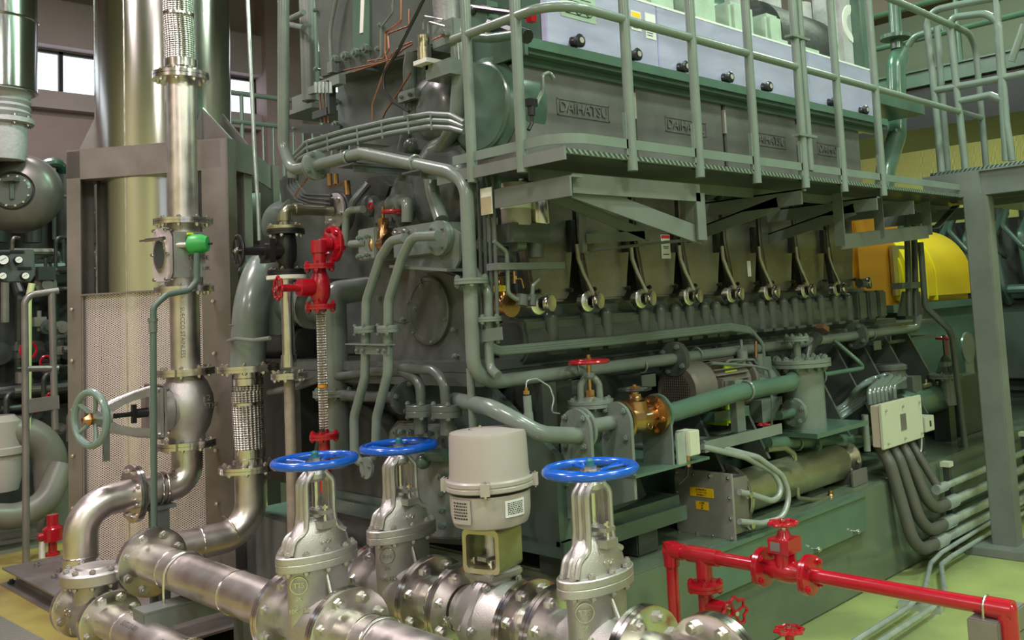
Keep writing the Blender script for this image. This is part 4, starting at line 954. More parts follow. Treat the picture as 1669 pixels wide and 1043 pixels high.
# polished crankcase covers
edges = [(868, 942), (949, 1034), (1041, 1110), (1117, 1181), (1188, 1241), (1246, 1299), (1304, 1351), (1357, 1398)]
YD = 3.14
for i, (a, b) in enumerate(edges):
    xa, xb = P(a, 480, Y=YD).x, P(b, 476, Y=YD).x; z0, z1 = 1.672, 2.20
    if i == 0: xa = 2.80
    m = .075
    g = G(); g.prism([(xa+m, YD, z0), (xb-m, YD, z0), (xb-.05, YD, z0+.03), (xb-.035, YD, z0+.12), (xb, YD, z0+.30), (xb, YD, z1), (xa, YD, z1), (xa, YD, z0+.30), (xa+.035, YD, z0+.12), (xa+.05, YD, z0+.03)], (0, .06, 0)); cv = ep(g, 'crankcase_cover', M.door, .012)
    cv['label'] = 'worn polished steel cover'
    for xx in (xa+.065, xb-.065): bolt((xx, YD-.005, z0+.05), Y_, .012, .02, M.black, cv, head2=False)
    # relief valve (pair of turned discs) with bent vent pipe and black bracket
    xk = P((885, 963, 1050, 1128, 1197, 1257, 1317, 1369)[i], 475, Y=3.05).x
    if i == 0: xk -= .01
    g = G(); ax = V((-.45, -1, 0)).normalized(); k0 = V((xk, 3.10, 1.665))
    g.lathe(k0, -Y_, [(.03, -.02), (.03, .0), (.048, .002), (.048, .032), (.04, .036)], 30); kk = ep(g, 'relief_valve', M.mach)
    g = G(); g.lathe(k0+V((.036, -.045, .0)), V((.25, -1, 0)), [(.036, 0), (.038, .003), (.038, .022), (.036, .026), (.004, .022)], 28); 
    g.to('turned_disc', M.mach, kk)
    if i:
        g = G(); g.tube([k0+V((.03, -.04, .03)), k0+V((-.01, -.02, .13)), k0+V((-.03, -.01, .20)), k0+V((-.035, -.01, .27))], .011, .04, 10); g.to('vent_pipe', M.door, kk)
        g = G(); g.b2((xk-.050, YD-.03, 1.90), (xk-.02, YD-.002, 2.05)); g.to('black_bracket', M.black, kk)
g = G(); k0 = P(1412, 461, Y=3.05); g.cyl(k0+X_*-.1, k0, .03, n=16); ep(g, 'vent_stub', M.engine)
g = G(); g.lathe(k0, V((.3, -1, 0)), [(.036, 0), (.04, .01), (.04, .03), (.03, .036)], 24); ep(g, 'relief_valve', M.mach)
# labels on the third cover
q = P(1079, 402, Y=YD-.004); q2 = P(1093, 402, Y=YD-.004)
q = P(1085, 402, Y=YD-.003); g = G(); g.box(q, (.075, .002, .125)); lb = ep(g, 'warning_label', M.white)
g = G(); g.box(q+Z_*.052-Y_*.0012, (.07, .001, .018)); g.to('red_band', M.signred, lb)
for k, (z, w) in enumerate(((.03, .025), (.022, .03), (.0, .045), (-.008, .035), (-.04, .05))):
    g = G(); g.box(q+Z_*z-Y_*.0012, (w, .001, .004)); g.to('print', M.ink, lb)
q = P(1221, 438, Y=YD-.003); g = G(); g.box(q, (.035, .002, .09)); ep(g, 'small_label', M.white)
# gallery level above covers
g = G(); g.b2((2.75, 3.22, 2.2), (6.0, 3.9, 2.30)); g.b2((2.75, 3.02, 2.34), (6.0, 3.9, 2.36)); ep(g, 'fuel_gallery', M.green)
for k in range(8):
    x = 3.0+k*.39; g = G(); g.tube([(x, 3.22, 2.24), (x, 3.10, 2.26), (x+.1, 3.08, 2.24), (x+.2, 3.2, 2.22)], .022, .05, 10); g.cyl((x, 3.12, 2.22), (x, 3.05, 2.25), .035, n=8); ep(g, 'fuel_pipe', M.green)
# upper housing panels with raised lettering
YH = 3.0
bnd = [852, 1036, 1183, 1303, 1406]
xs = [P(p, 215+((p-852)*.12), Y=YH).x for p in bnd]; zh0, zh1 = 2.26, 2.72
for i in range(4):
    xa, xb = xs[i]+.012, xs[i+1]-.012
    if i == 0: xa = P(846, 200, Y=YH).x
    g = G(); g.b2((xa, YH, zh0), (xb, 3.3, zh1)); hp = ep(g, 'housing_panel', M.housing, .006)
    hp['label'] = 'grey cast housing panel with raised lettering'
    tw = .40; xc = (xa+xb)/2 if i else P(951, 178, Y=YH).x
    if i: xc = P((1118, 1118, 1252, 1352)[i], 205, Y=YH).x
    w, h = .345, .078; zc = P(951, 178, Y=YH).z if i == 0 else zh1-.17
    if i == 0: zc = P(951, 182, Y=YH).z
    zc = P(951, 180, Y=YH).z
    g = G()
    for lo, hi in (((xc-w/2, YH-.004, zc-h/2), (xc+w/2, YH, zc-h/2+.005)), ((xc-w/2, YH-.004, zc+h/2-.005), (xc+w/2, YH, zc+h/2)), ((xc-w/2, YH-.004, zc-h/2), (xc-w/2+.005, YH, zc+h/2)), ((xc+w/2-.005, YH-.004, zc-h/2), (xc+w/2, YH, zc+h/2))): g.b2(lo, hi)
    g.to('raised_border', M.housing, hp)
    text('DAIHATSU', (xc, YH-.003, zc), X_, Z_, .070, M.housing, hp, .004, align='CENTER', sx=.95)
    if i < 3:
        g = G(); g.b2((xb-.002, YH+.01, zh0), (xb+.026, YH+.05, zh1)); ep(g, 'joint_gap', M.black)
        g = G(); g.b2((xb+.004, YH-.012, zh1-.17), (xb+.02, YH+.005, zh1-.04)); ep(g, 'joint_clamp', M.actuator)
# channel shelf below the covers
YS = 2.93
g = G(); xs0 = P(857, 105, Y=YS).x; g.b2((xs0, YS, 2.745), (6.0, 3.35, 2.765)); g.b2((xs0, YS-.02, 2.765), (6.0, YS-.001, 2.81)); g.b2((xs0, YS+.05, 2.71), (6.0, YS+.07, 2.744)); g.b2((xs0-.02, YS-.02, 2.73), (xs0-.001, 3.12, 2.82)); ep(g, 'cover_shelf', M.green)
# satin upper side covers with black knobs
YC = 2.955
c0z, c1z = P(893, 83, Y=YC).z, P(1420, 116, Y=YC).z
sx = [P(893, 83, Y=YC).x, P(1072, 60, Y=YC).x, P(1215, 100, Y=YC).x, P(1320, 150, Y=YC).x, P(1424, 190, Y=YC).x]
for i in range(4):
    g = G(); g.b2((sx[i]+.002, YC, c0z), (sx[i+1]-.002, YC+.04, c1z)); cv = ep(g, 'side_cover', M.cover, .004)
    if i == 0: c0 = cv
    cv['label'] = 'satin aluminium side cover with black knobs'
    for kx, ky in (((940, 68), (1034, 90)), ((1113, 110), (1185, 127)), ((1249, 142), (1306, 156)), ((1356, 167), (1407, 180)))[i]:
        q = P(kx, ky, Y=YC-.02); g = G(); g.lathe((q.x, YC, q.z), -Y_, [(.03, 0), (.026, .012), (.02, .02), (.03, .028), (.032, .045), (.024, .052), (.012, .053)], 20); kn = g.to('knob', M.black, cv)
        g = G(); g.lathe((q.x, YC-.051, q.z), -Y_, [(.014, 0), (.014, .004)], 14); g.to('knob_cap', M.actuator, kn)
    if i == 0:
        for n_, (x0, y0, x1, y1, mt) in enumerate(((1028, 16, 1046, 52, M.white), (1051, 20, 1070, 66, M.white), (912, -30, 972, 40, M.pale))):
            a, b = P(x0, y0, Y=YC-.002), P(x1, y1, Y=YC-.002)
            g = G(); g.b2((a.x, YC-.002, b.z), (b.x, YC, a.z)); l_ = g.to('label_plate', mt, cv)
            g = G(); W2 = b.x-a.x; H2 = a.z-b.z
            if n_ == 0: g.b2((a.x+.005, YC-.003, a.z-H2*.3), (b.x-.005, YC-.002, a.z-.006)); g.to('yellow_band', M.stickery, l_); g = G()
            random.seed(n_)
            for k in range(6):
                zz = a.z-H2*(.38+.1*k); g.b2((a.x+W2*.12, YC-.003, zz), (a.x+W2*random.uniform(.5, .88), YC-.002, zz+H2*.025))
            g.to('print', M.ink, l_)
            if n_ == 2:
                for k in range(3):
                    g = G(); g.torus((a.x+W2*(.2+.3*k), YC-.003, b.z+H2*.3), Y_, .022, .003, 20, 6); g.to('round_symbol', M.green, l_)
g = G(); g.b2((sx[0], YC, c1z), (sx[4], 3.35, c1z+.012)); ep(g, 'top_edge', M.white)
g = G(); g.b2((sx[0], YC+.04, c0z), (sx[4], 3.9, c1z)); ep(g, 'cylinder_head_block', M.green)
# pale caps above the covers
for k in range(8):
    x = 2.98+k*.385
    g = G(); g.b2((x, 3.12, c1z+.01), (x+.24, 3.4, c1z+.27)); g.b2((x+.02, 3.10, c1z+.0), (x+.22, 3.42, c1z+.05)); ep(g, 'injector_cap', M.pale, .03)
    if k < 7: g = G(); g.cyl((x+.32, 3.30, c1z+.0), (x+.32, 3.30, c1z+.5), .075, n=20); ep(g, 'lagged_pipe', M.whitewarm)
g = G(); g.cyl((2.75, 3.75, c1z+.35), (6.0, 3.75, c1z+.35), .22, n=28); ep(g, 'exhaust_manifold', M.green)
# dark lagged drum and white turbo disc at the far end
q = P(1345, 45, Y=3.25)
g = G(); g.cyl((5.05, 3.35, c1z+.18), (5.75, 3.35, c1z+.18), .24, n=36); ep(g, 'lagging_drum', nm('dark lagging', (.04, .045, .045), .6, 0, .3, 8, .4, 30))
q = P(1382, 40, Y=3.1); g = G(); g.b2((q.x-.16, 3.08, q.z-.36), (q.x+.22, 3.3, q.z+.6)); tb = ep(g, 'white_plate', M.whitewarm, .04)
g = G(); g.lathe((q.x+.02, 3.085, q.z), -Y_, [(.14, 0), (.135, .012), (.10, .012), (.05, .0)], 32); g.to('dished_disc', M.white, tb)
# ---- end face (towards the camera's left)
def ex(x, y, X=XE): return P(x, y, X=X)
def slab(name, pts, X, th, mat, bev=.01, par=None):
    g = G(); g.prism([P(x, y, X=X) for x, y in pts], (th, 0, 0)); return g.to(name, mat, par or E, bev)
# upper cabinet slabs
s1 = slab('cabinet_side', [(507, -60), (522, 128), (612, 105), (640, 98), (680, 85), (716, 70), (710, -60)], 2.72, .5, M.engine)
s1['label'] = 'tall flat grey cabinet at the engine end'
slab('cabinet_panel', [(575, -60), (575, 84), (602, 77), (602, -60)], 2.71, .02, M.green, 0, s1)
slab('cabinet_window', [(590, -60), (586, 54), (591, 53), (596, -60)], 2.705, .01, M.white, 0, s1)
for x, y in ((551, 98), (568, 92), (585, 87), (601, 80)): 
    q = P(x, y, X=2.71); bolt(q, X_, .026, .02, M.bolt_paint, s1, head2=False)
for x, y in ((516, 17), (518, 113), (622, 42), (618, 80)): bolt(P(x, y, X=2.715), X_, .014, .012, M.bolt_paint, s1, head2=False)
slab('cabinet_foot', [(541, 128), (590, 112), (590, 108), (541, 124)], 2.66, .1, M.engine, 0)
s2 = slab('gear_case_upper', [(548, 118), (548, 235), (700, 250), (760, 250), (760, 60), (640, 95)], 2.86, .6, M.engine, .02)
for x, y in ((552, 166), (552, 204), (556, 240)): bolt(P(x, y, X=2.85), X_, .024, .02, M.bolt_paint, s2, head2=False)
# rounded governor / gear housings on the end face
def dome(name, x, y, X, R, dep, mat=None, nb=0, sy=1.0, par=None, prof=None):
    c = P(x, y, X=X); g = G()
    g.lathe(c, -X_, prof or [(R, -.25), (R, 0), (R*.97, dep*.25), (R*.8, dep*.7), (R*.5, dep*.95), (R*.15, dep)], 36)
    o = g.to(name, mat or M.engine, par or E)
    if nb: boltring(c-X_*.0, -X_, R*.9, nb, .013, .02, M.bolt_paint, o, head2=False)
    return o
dome('gear_housing', 712, 190, 2.78, .21, .12, nb=0)
dome('gear_housing', 716, 180, 2.70, .165, .07)
dome('gear_boss', 718, 160, 2.74, .03, .1)
dome('gear_boss', 672, 238, 2.66, .04, .04)
slab('gear_bracket', [(672, 226), (672, 246), (712, 250), (712, 230)], 2.66, .08, M.engine)
# green end cover (large, round shouldered) towards the platform
g = G(); c = P(795, 165, X=2.6)
g.lathe((2.74, 3.22, c.z-.0), -X_, [(.24, -.1), (.24, .0), (.23, .06), (.19, .10), (.07, .11)], 44); cc = g.to('end_cover', M.green, E); cc['label'] = 'glossy green round end cover'
g = G(); g.torus((2.655, 3.22, c.z-.0), X_, .195, .012, 44, 8); g.to('rib', M.green, cc)
g = G(); g.tube([P(745, 50, X=2.62), P(750, 120, X=2.62), P(745, 200, X=2.62), P(722, 240, X=2.64), P(705, 248, X=2.66)], .037, .12, 16); ep(g, 'oil_pipe', M.paint)
g = G(); g.tube([P(672, 85, X=2.68), P(668, 110, X=2.68), P(670, 200, X=2.68), P(658, 246, X=2.68)], .035, .12, 16); ep(g, 'oil_pipe', M.engine)
g = G(); g.bar(P(653, 160, X=2.63), P(680, 152, X=2.63), .03, .05); cl = ep(g, 'pipe_clamp', M.paint); bolt(P(657, 158, X=2.62), X_, .012, .02, M.bolt_paint, cl); bolt(P(671, 154, X=2.62), X_, .012, .02, M.bolt_paint, cl)
g = G(); g.box(P(735, 58, X=2.62), (.1, .16, .12)); jb = ep(g, 'junction_block', M.paint, .006); bolt(P(728, 56, X=2.56), X_, .018, .02, M.bolt_paint, jb)
g = G(); q = P(728, 20, X=2.66); g.lathe(q-Z_*.12, Z_, [(.07, 0), (.06, .03), (.065, .2), (.06, .4)], 20); ep(g, 'lagged_pipe', M.housing)
# mid end face: pump casings behind the loop pipe
s3 = slab('gear_case', [(452, 290), (470, 460), (640, 460), (775, 470), (775, 270), (640, 235)], 2.82, .6, M.engine, .02)
dome('pump_casing', 730, 305, 2.70, .26, .10)
dome('pump_cover', 670, 330, 2.66, .16, .03, nb=8, prof=[(.16, -.1), (.16, 0), (.155, .02), (.11, .03), (.10, .06), (.04, .075)])
g = G(); g.tube([P(700, 275, X=2.5), P(706, 320, X=2.5), P(720, 360, X=2.45)], .032, 0, 14); ep(g, 'oil_pipe', M.paint)
g = G(); g.tube([P(664, 362, X=2.45), P(664, 330, X=2.45), P(650, 330, X=2.55)], .026, .03, 14); g.cyl(P(640, 332, X=2.58), P(655, 330, X=2.5), .04, n=16); ep(g, 'oil_pipe', M.paint)
slab('pump_block', [(608, 330), (608, 368), (640, 364), (640, 322)], 2.62, .2, M.engine)
slab('valve_chest', [(590, 290), (590, 345), (625, 345), (640, 300), (620, 285)], 2.66, .2, M.dark, .02)
dome('chest_cover', 600, 336, 2.62, .055, .02, M.engine)
g = G(); g.tube([P(575, 345, X=2.55), P(575, 330, X=2.55), P(600, 300, X=2.62)], .02, .02, 10); ep(g, 'oil_pipe', M.engine)
g = G(); g.torus(P(604, 336, X=2.585), X_, .02, .006, 20, 6, 1, .7); ep(g, 'red_gauge_ring', M.red)
# lower end cover with the two round inspection covers
s4 = slab('timing_cover', [(600, 430), (600, 592), (766, 614), (766, 455), (720, 440)], XE-.02, .25, M.engine, .01)
c1 = P(702, 506, X=XE-.02); g = G(); g.lathe(c1+X_*.02, -X_, [(.158, 0), (.158, .038), (.152, .042), (.136, .042), (.133, .036), (0, .036)], 48); rc = g.to('inspection_cover', M.engine, s4)
boltring(c1-X_*.02, X_, .147, 6, .007, .012, M.bolt_paint, rc, ph=.3, head2=False)
c1 = P(655, 456, X=XE-.02); g = G(); g.lathe(c1+X_*.02, -X_, [(.21, 0), (.21, .020), (.205, .024), (0, .024)], 48); rc = g.to('inspection_cover', M.engine, s4)
boltring(c1-X_*.005, X_, .19, 10, .012, .02, M.bolt_paint, rc, head2=False)
for x, y in ((756, 470), (744, 580), (742, 537)): bolt(P(x, y, X=XE-.03), X_, .012, .012, M.bolt_paint, s4, head2=False)
# bottom of the end face: large round casing and bolted square plate
g = G(); q = P(590, 780, X=2.66); g.lathe(q, -X_, [(.40, -.1), (.42, 0), (.40, .05), (.36, .06), (.34, .03), (.1, .03)], 48); g.b2((2.70, 2.95, .80), (2.78, 4.7, 1.33)); ep(g, 'flywheel_casing', M.dark, 0)
g = G(); g.tube([P(470, 620, X=2.75), P(500, 760, X=2.7), P(560, 850, X=2.7), P(640, 880, X=2.7)], .09, .3, 20); ep(g, 'sump_pipe', M.dark)
M.plate_ = 0
pl = slab('bolted_plate', [(632, 712), (636, 700), (650, 690), (715, 692), (733, 700), (741, 720), (747, 880), (640, 876)], 2.55, .06, M.paint, .01)
slab('plate_backing', [(632, 702), (645, 686), (730, 688), (752, 715), (757, 890), (640, 880)], 2.61, .10, M.engine, .01)
for x, y in ((648, 702), (658, 703), (673, 704), (688, 705), (704, 706), (720, 718), (721, 748), (721, 776), (722, 803), (723, 830), (724, 856)): bolt(P(x, y, X=2.545), X_, .016, .02, M.bolt_paint, pl, head2=False)
g = G(); g.cyl(P(700, 742, X=2.52), P(730, 742, X=2.52), .03, n=16); g.sphere(P(690, 752, X=2.50), .035); ep(g, 'drain_stub', M.green)
# right end: stepped brackets and shelf plates beyond the last cover
g = G(); g.b2((6.0, 3.1, 1.38), (6.9, 3.6, 1.40)); g.b2((6.0, 3.1, 1.26), (6.9, 3.6, 1.28)); g.b2((6.2, 3.12, 1.28), (6.22, 3.6, 1.38)); g.b2((6.5, 3.12, 1.28), (6.52, 3.6, 1.38)); ep(g, 'end_shelf', M.engine)

# ============================================================ MAINTENANCE PLATFORM
YP, XP, ZP = 2.40, 2.36, 2.222
checker = nm('galvanised chequer plate', (.16, .22, .18), .34, .3); stripes(checker, 'DIAGONAL', 22, (.09, .12, .10), (.36, .45, .40), 1.0)
T = thing('maintenance_platform', 'grey-green railed platform bracketed along the engine side', 'platform', (4.3, 2.6, 2.0))
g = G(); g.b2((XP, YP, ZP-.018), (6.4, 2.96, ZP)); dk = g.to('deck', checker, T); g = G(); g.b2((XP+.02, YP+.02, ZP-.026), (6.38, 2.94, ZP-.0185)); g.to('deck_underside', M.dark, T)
g = G(); g.b2((XP-.012, YP-.012, ZP-.045), (XP-.002, 3.15, ZP+.002)); g.b2((XP+.1, YP+.30, ZP-.075), (6.4, YP+.31, ZP-.019)); g.to('edge_angle', M.frame_green, T)
# toe board with rounded corner
def ribbon(pts, h, th, name, mat):
    pts = fillet(pts, .14, 8); g = G(); prev = None
    for i, p in enumerate(pts):
        t = (pts[min(i+1, len(pts)-1)]-pts[max(i-1, 0)]).normalized(); n_ = t.cross(Z_)*th/2
        R_ = [g.bm.verts.new(q) for q in (p-n_, p+n_, p+n_+Z_*h, p-n_+Z_*h)]
        if prev: g.bridge(prev, R_)
        else: g.cap(R_, True)
        prev = R_
    g.cap(prev); return g.to(name, mat, T)
zt_ = P(1025, 222, Y=YP).z-.0; z_t0 = P(917, 237, Y=YP).z; z_t1 = P(927, 214, Y=YP).z
ribbon([V((XP, 3.05, ZP+.025)), V((XP, YP, ZP+.025)), V((4.00, YP, ZP+.025))], z_t1-ZP-.025, .008, 'toe_board', M.rail)
ribbon([V((4.06, YP, ZP+.025)), V((6.35, YP, ZP+.025))], z_t1-ZP-.025, .008, 'toe_board', M.rail)
zm = P(1025, 34, Y=YP).z; zh = ZP+1.12
rp = .0215
g = G(); g.tube([(XP, 3.02, zm), (XP, YP, zm), (4.0, YP, zm)], rp*.88, .16, 14); g.to('mid_rail', M.rail, T)
g = G(); g.tube([(4.06, YP, zm), (6.35, YP, zm)], rp*.88, 0, 14); g.to('mid_rail', M.rail, T)
g = G(); g.tube([(XP, 3.02, zh), (XP, YP, zh), (4.0, YP, zh)], rp, .16, 14); g.to('top_rail', M.rail, T)
g = G(); g.tube([(4.06, YP, ZP+.03), (4.06, YP, zh), (6.35, YP, zh), (6.35, YP, ZP+.03)], rp, .16, 14); g.to('top_rail', M.rail, T)
posts = [(XP, 2.93), (P(850, 240, X=XP).x, P(850, 240, X=XP).y)]+[(P(x, y, Y=YP).x, YP) for x, y in ((1028, 222), (1138, 240), (1231, 252), (1310, 262), (1373, 268), (1437, 278))]
for x, y in posts:
    g = G(); g.cyl((x, y, ZP-.06), (x, y, zh), rp, n=16); g.b2((x-.03, y-.004, ZP+.0), (x+.01, y+.012, ZP+.17)) if y == YP else None; g.to('post', M.rail, T)
for z in (zm+.15, ZP+.20):
    g = G(); g.box((4.03, YP, z), (.16, .05, .012)); g.cyl((4.0, YP, z), (4.0, YP, z+.03), .012, n=8); g.cyl((4.06, YP, z), (4.06, YP, z+.03), .012, n=8); g.to('rail_clamp', M.rail, T)
# brackets
def bracket(bars, label_=None, t=.055):
    g = G()
    for a, b, h in bars:
        g.bar(a, b, .008, h); 
        d = (V(b)-V(a)).normalized(); s_ = d.cross(Z_)
        s_.normalize(); g.bar(V(a)+Z_*(h/2-.004)+s_*.02, V(b)+Z_*(h/2-.004)+s_*.02, .045, .008)
    return g.to('bracket', M.frame_green, T)
g = G(); a, b = P(792, 300, X=XP+.06), P(938, 272, X=XP+.06)
g.b2((XP+.05, YP+.03, ZP-.17), (XP+.06, 2.86, ZP-.095)); g.b2((XP+.061, YP+.03, ZP-.098), (XP+.12, 2.86, ZP-.09)); g.to('bracket', M.frame_green, T)
def pm(x, y, Y): return P(x, y, Y=Y)
for Y in (2.47,):
    top0 = V((XP+.1, Y, ZP-.115)); top1 = V((3.24, Y, ZP-.115)); lo = V((3.24, Y, ZP-.30))
    g = G(); g.bar(top0, top1, .01, .075); g.bar(V((XP+.12, Y+.02, ZP-.13)), lo+V((.02, .02, 0)), .01, .075); g.bar(top1, lo-Z_*.02, .06, .01, upv=(0, 1, 0)); g.bar(top1+Y_*.036-X_*.02, lo-Z_*.02+Y_*.036-X_*.02, .01, .06, upv=(0, 1, 0)); g.to('bracket', M.frame_green, T)
g = G(); g.bar(P(850, 300, Y=2.95), P(1058, 386, Y=2.95), .01, .045); g.bar(P(850, 300, Y=2.97)+Z_*.02, P(1058, 386, Y=2.97)+Z_*.02, .03, .008); g.to('bracket', M.frame_green, T)
g = G(); g.bar((3.245, 2.49, ZP-.312), (3.245, 3.15, ZP-.312), .05, .01); g.bar(P(957, 389, Y=2.95), P(1050, 384, Y=2.95), .01, .045); g.bar(P(951, 412, Y=2.97), P(949, 350, Y=2.97), .03, .02, upv=(0, 1, 0)); g.to('bracket', M.frame_green, T)
for x in (4.0, 4.78):
    g = G(); g.bar((x, YP+.02, ZP-.10), (x, 3.2, ZP-.10), .01, .075); g.bar((x+.02, YP+.02, ZP-.066), (x+.02, 3.2, ZP-.066), .05, .008); g.bar((x, YP+.16, ZP-.12), (x, 3.2, ZP-.25), .01, .065); g.bar((x+.02, YP+.16, ZP-.09), (x+.02, 3.2, ZP-.22), .05, .008); g.to('bracket', M.frame_green, T)
x0, x1 = P(1357, 400, Y=2.95).x, P(1515, 380, Y=2.95).x
for a_, b_ in (((P(1370, 395, Y=2.6)), P(1512, 378, Y=2.6)),):
    g = G(); g.bar(a_, b_, .01, .08); g.bar(a_+Z_*.04+Y_*.03, b_+Z_*.04+Y_*.03, .06, .01); g.bar(a_-Z_*.02, V((a_.x, a_.y, ZP-.03)), .06, .01); g.bar(b_-Z_*.02, V((b_.x, b_.y, ZP-.03)), .06, .01); mx_ = a_.lerp(b_, .42); g.bar(mx_, V((mx_.x, mx_.y, ZP-.03)), .06, .01); g.to('bracket', M.frame_green, T)
g = G(); a_ = P(1525, 372, Y=2.6); g.bar(a_, V((a_.x+.35, 2.6, ZP-.04)), .05, .01); g.to('bracket', M.frame_green, T)
for x in (5.3, 6.2): g = G(); g.bar((x, 2.45, ZP-.10), (x, 3.1, ZP-.10), .01, .08); g.to('bracket', M.frame_green, T)

# ============================================================ RIGHT: second platform, column, generator
T = thing('access_platform', 'green railed access platform on steel columns at the right edge', 'platform', (6.2, 2.0, 0))
g = G(); cx_, cy_ = 5.90, 2.30
g.b2((cx_-.06, cy_-.075, .012), (cx_+.06, cy_+.075, 2.20)); g.to('column', M.frame_green, T, bev=.008)
g = G(); g.b2((cx_-.17, cy_-.2, 0), (cx_+.17, cy_+.2, .05)); g.to('base_plate', M.frame_green, T, bev=.004)
g = G(); g.b2((5.92, -1.5, 2.20), (5.93, 2.62, 2.36)); g.b2((5.90, -1.5, 2.355), (6.0, 2.62, 2.365)); g.b2((5.86, -1.5, 2.20), (5.93, 2.62, 2.21)); g.to('edge_channel', M.frame_green, T)
g = G(); g.b2((5.95, -1.5, 2.37), (7.6, 2.62, 2.39)); g.to('deck', checker, T)
g = G(); g.b2((5.95, 2.60, 2.20), (7.6, 2.61, 2.38)); g.b2((6.4, -1.4, 2.22), (6.44, 2.6, 2.36)); g.b2((7.0, -1.4, 2.22), (7.04, 2.6, 2.36)); g.to('joist', M.frame_green, T)
g = G(); g.b2((5.95, -1.5, 2.39), (5.96, 2.0, 2.50)); g.to('toe_board', M.rail, T)
XR = 5.98
def rr_(pts, r_=.024, fil=.12, name='rail', X=XR):
    g = G(); g.tube([P(x, y, X=X) for x, y in pts], r_, fil, 12); g.to(name, M.rail, T)
rr_([(1535, 288), (1520, 120), (1508, 20), (1560, 8), (1680, -14)])
rr_([(1574, 278), (1560, 150), (1548, 38), (1555, 28), (1605, 22), (1628, 34), (1640, 200), (1650, 262)])
rr_([(1523, 148), (1600, 134), (1680, 118)], fil=0, name='mid_rail')
rr_([(1565, 165), (1614, 155), (1638, 165)], fil=.03, name='mid_rail')
rr_([(1622, -30), (1640, 262)], fil=0, name='post')
rr_([(1527, 44), (1536, 160), (1545, 285)], fil=0, name='post', X=6.35)
rr_([(1535, 45), (1490, 60), (1480, 75)], fil=.1, X=6.5)
rr_([(1669, 40), (1648, 100)], fil=0, name='brace')
g = G(); g.b2((5.87, 2.28, 2.2), (5.95, 2.64, 2.36)); g.to('bracket', M.frame_green, T)
# high walkway further back with dark underside
T = thing('high_walkway', 'dark high walkway crossing the hall at the upper right', 'walkway', (8.6, 3, 3.3))
zq = P(1600, 85, X=8.6).z; z2 = P(1600, 118, X=8.6).z
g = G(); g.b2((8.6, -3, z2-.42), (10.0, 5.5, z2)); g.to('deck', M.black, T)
g = G(); g.b2((8.55, -3, z2-.02), (8.62, 5.0, z2+.14)); g.b2((8.52, -3, z2+.12), (8.64, 5, z2+.135)); g.to('edge_channel', M.green, T)
for zz in (z2+.45, z2+.78): g = G(); g.cyl((8.6, -3, zz), (8.6, 5, zz), .028, n=10); g.to('rail', M.green, T)
for k in range(7): g = G(); g.cyl((8.6, -2.6+1.2*k, z2+.1), (8.6, -2.6+1.2*k, z2+.8), .028, n=10); g.to('post', M.green, T)
for y in (-2.8, 5.3): g = G(); g.b2((8.9, y-.08, 0), (9.06, y+.08, z2-.2)); g.to('leg', M.frame_green, T)
g = G(); g.b2((9.0, -3, z2+.9), (9.3, 6, z2+1.5)); tag(g.to('roof_girder', nm('brown girder', (.16, .10, .085), .7)), 'brown girder above the high walkway at the upper right', 'girder')
# generator
T = thing('generator', 'bright yellow rounded generator housing beyond the engine', 'generator', (7.8, 4.2, .55))
Yg = 3.42
def yy(x, y): return P(x, y, Y=Yg)
zb_ = yy(1540, 490).z; xl, xr = P(1478, 490, Y=Yg).x, yy(1590, 480).x
zt2 = yy(1540, 368).z
n = 14; prof = [(Yg, zb_)]+[(Yg+.45-.45*cos(pi/2*k/n), zt2-.45+.45*sin(pi/2*k/n)) for k in range(n+1)]+[(5.0, zt2), (5.0, zb_)]
g = G(); g.prism([(xl, y_, z_) for y_, z_ in prof], (xr-xl, 0, 0)); bd = g.to('housing', M.goldy, T, bev=.05); g = G(); g.prism([(xl-.02, yc_ if False else y_-.02, z_+(.02 if z_ > zb_ else 0)) for y_, z_ in prof], (.42, 0, 0)); g.to('end_shroud', M.yellow, T, bev=.03)
g = G(); g.prism([(xl+.55, y_-.01, z_+.012) for y_, z_ in prof], (.02, 0, 0)); g.to('seam', M.yellow, bd)
g = G(); g.b2((xl, Yg+.02, .56), (xr+.3, 5.0, zb_)); g.b2((xl-.3, Yg-.03, zb_-.06), (xr+.35, 5.0, zb_)); g.to('base', M.green, T)
xo0, xo1 = P(1402, 500, Y=3.5).x, P(1476, 500, Y=3.5).x
g = G(); zo1 = P(1440, 352, Y=3.5).z; zo0 = P(1440, 510, Y=3.5).z
g.b2((xo0, 3.5, zo0), (xo1, 4.9, zo1)); g.to('coupling_guard', nm('dark orange guard', (.42, .17, .008), .35, coat=.3), T, bev=.03)
g = G(); a, b = P(1452, 400, Y=3.47), P(1486, 480, Y=3.47); g.b2((a.x, 3.46, b.z), (b.x, 3.49, a.z)); g.to('access_plate', M.gold, T)
# dark electrical cubicles and machinery far right
T = thing('background_engine', 'dark engine and pipework standing behind the right column', 'engine', (10.4, 3.4, 0))
g = G(); g.b2((9.3, 2.0, 0), (11.6, 5.0, .55)); g.b2((9.5, 2.2, .55), (11.4, 4.8, 1.45)); g.b2((9.7, 2.4, 1.45), (11.3, 4.6, 2.3)); g.to('engine_block', M.dark, T, bev=.03)
g = G()
for k in range(9):
    x = 2.4+k*.27; g.tube([(9.5, x, 1.45), (9.35, x, 1.6), (9.35, x+.05, 2.1), (9.6, x, 2.35)], .045, .08, 10); g.cyl((9.75, x+.13, 2.2), (9.75, x+.13, 2.6), .06, n=12); g.tube([(9.5, x, 1.9), (9.3, x, 1.95), (9.3, x+.2, 2.2), (9.6, x+.2, 2.5)], .025, .08, 8)
g.tube([(9.4, 2.1, 1.55), (9.4, 4.9, 1.6)], .05, 0, 10); g.to('pipework', M.dgreen, T)
g = G()
for k in range(3): g.b2((9.42, 2.3+.85*k, .7), (9.5, 2.3+.85*k+.7, 1.35))
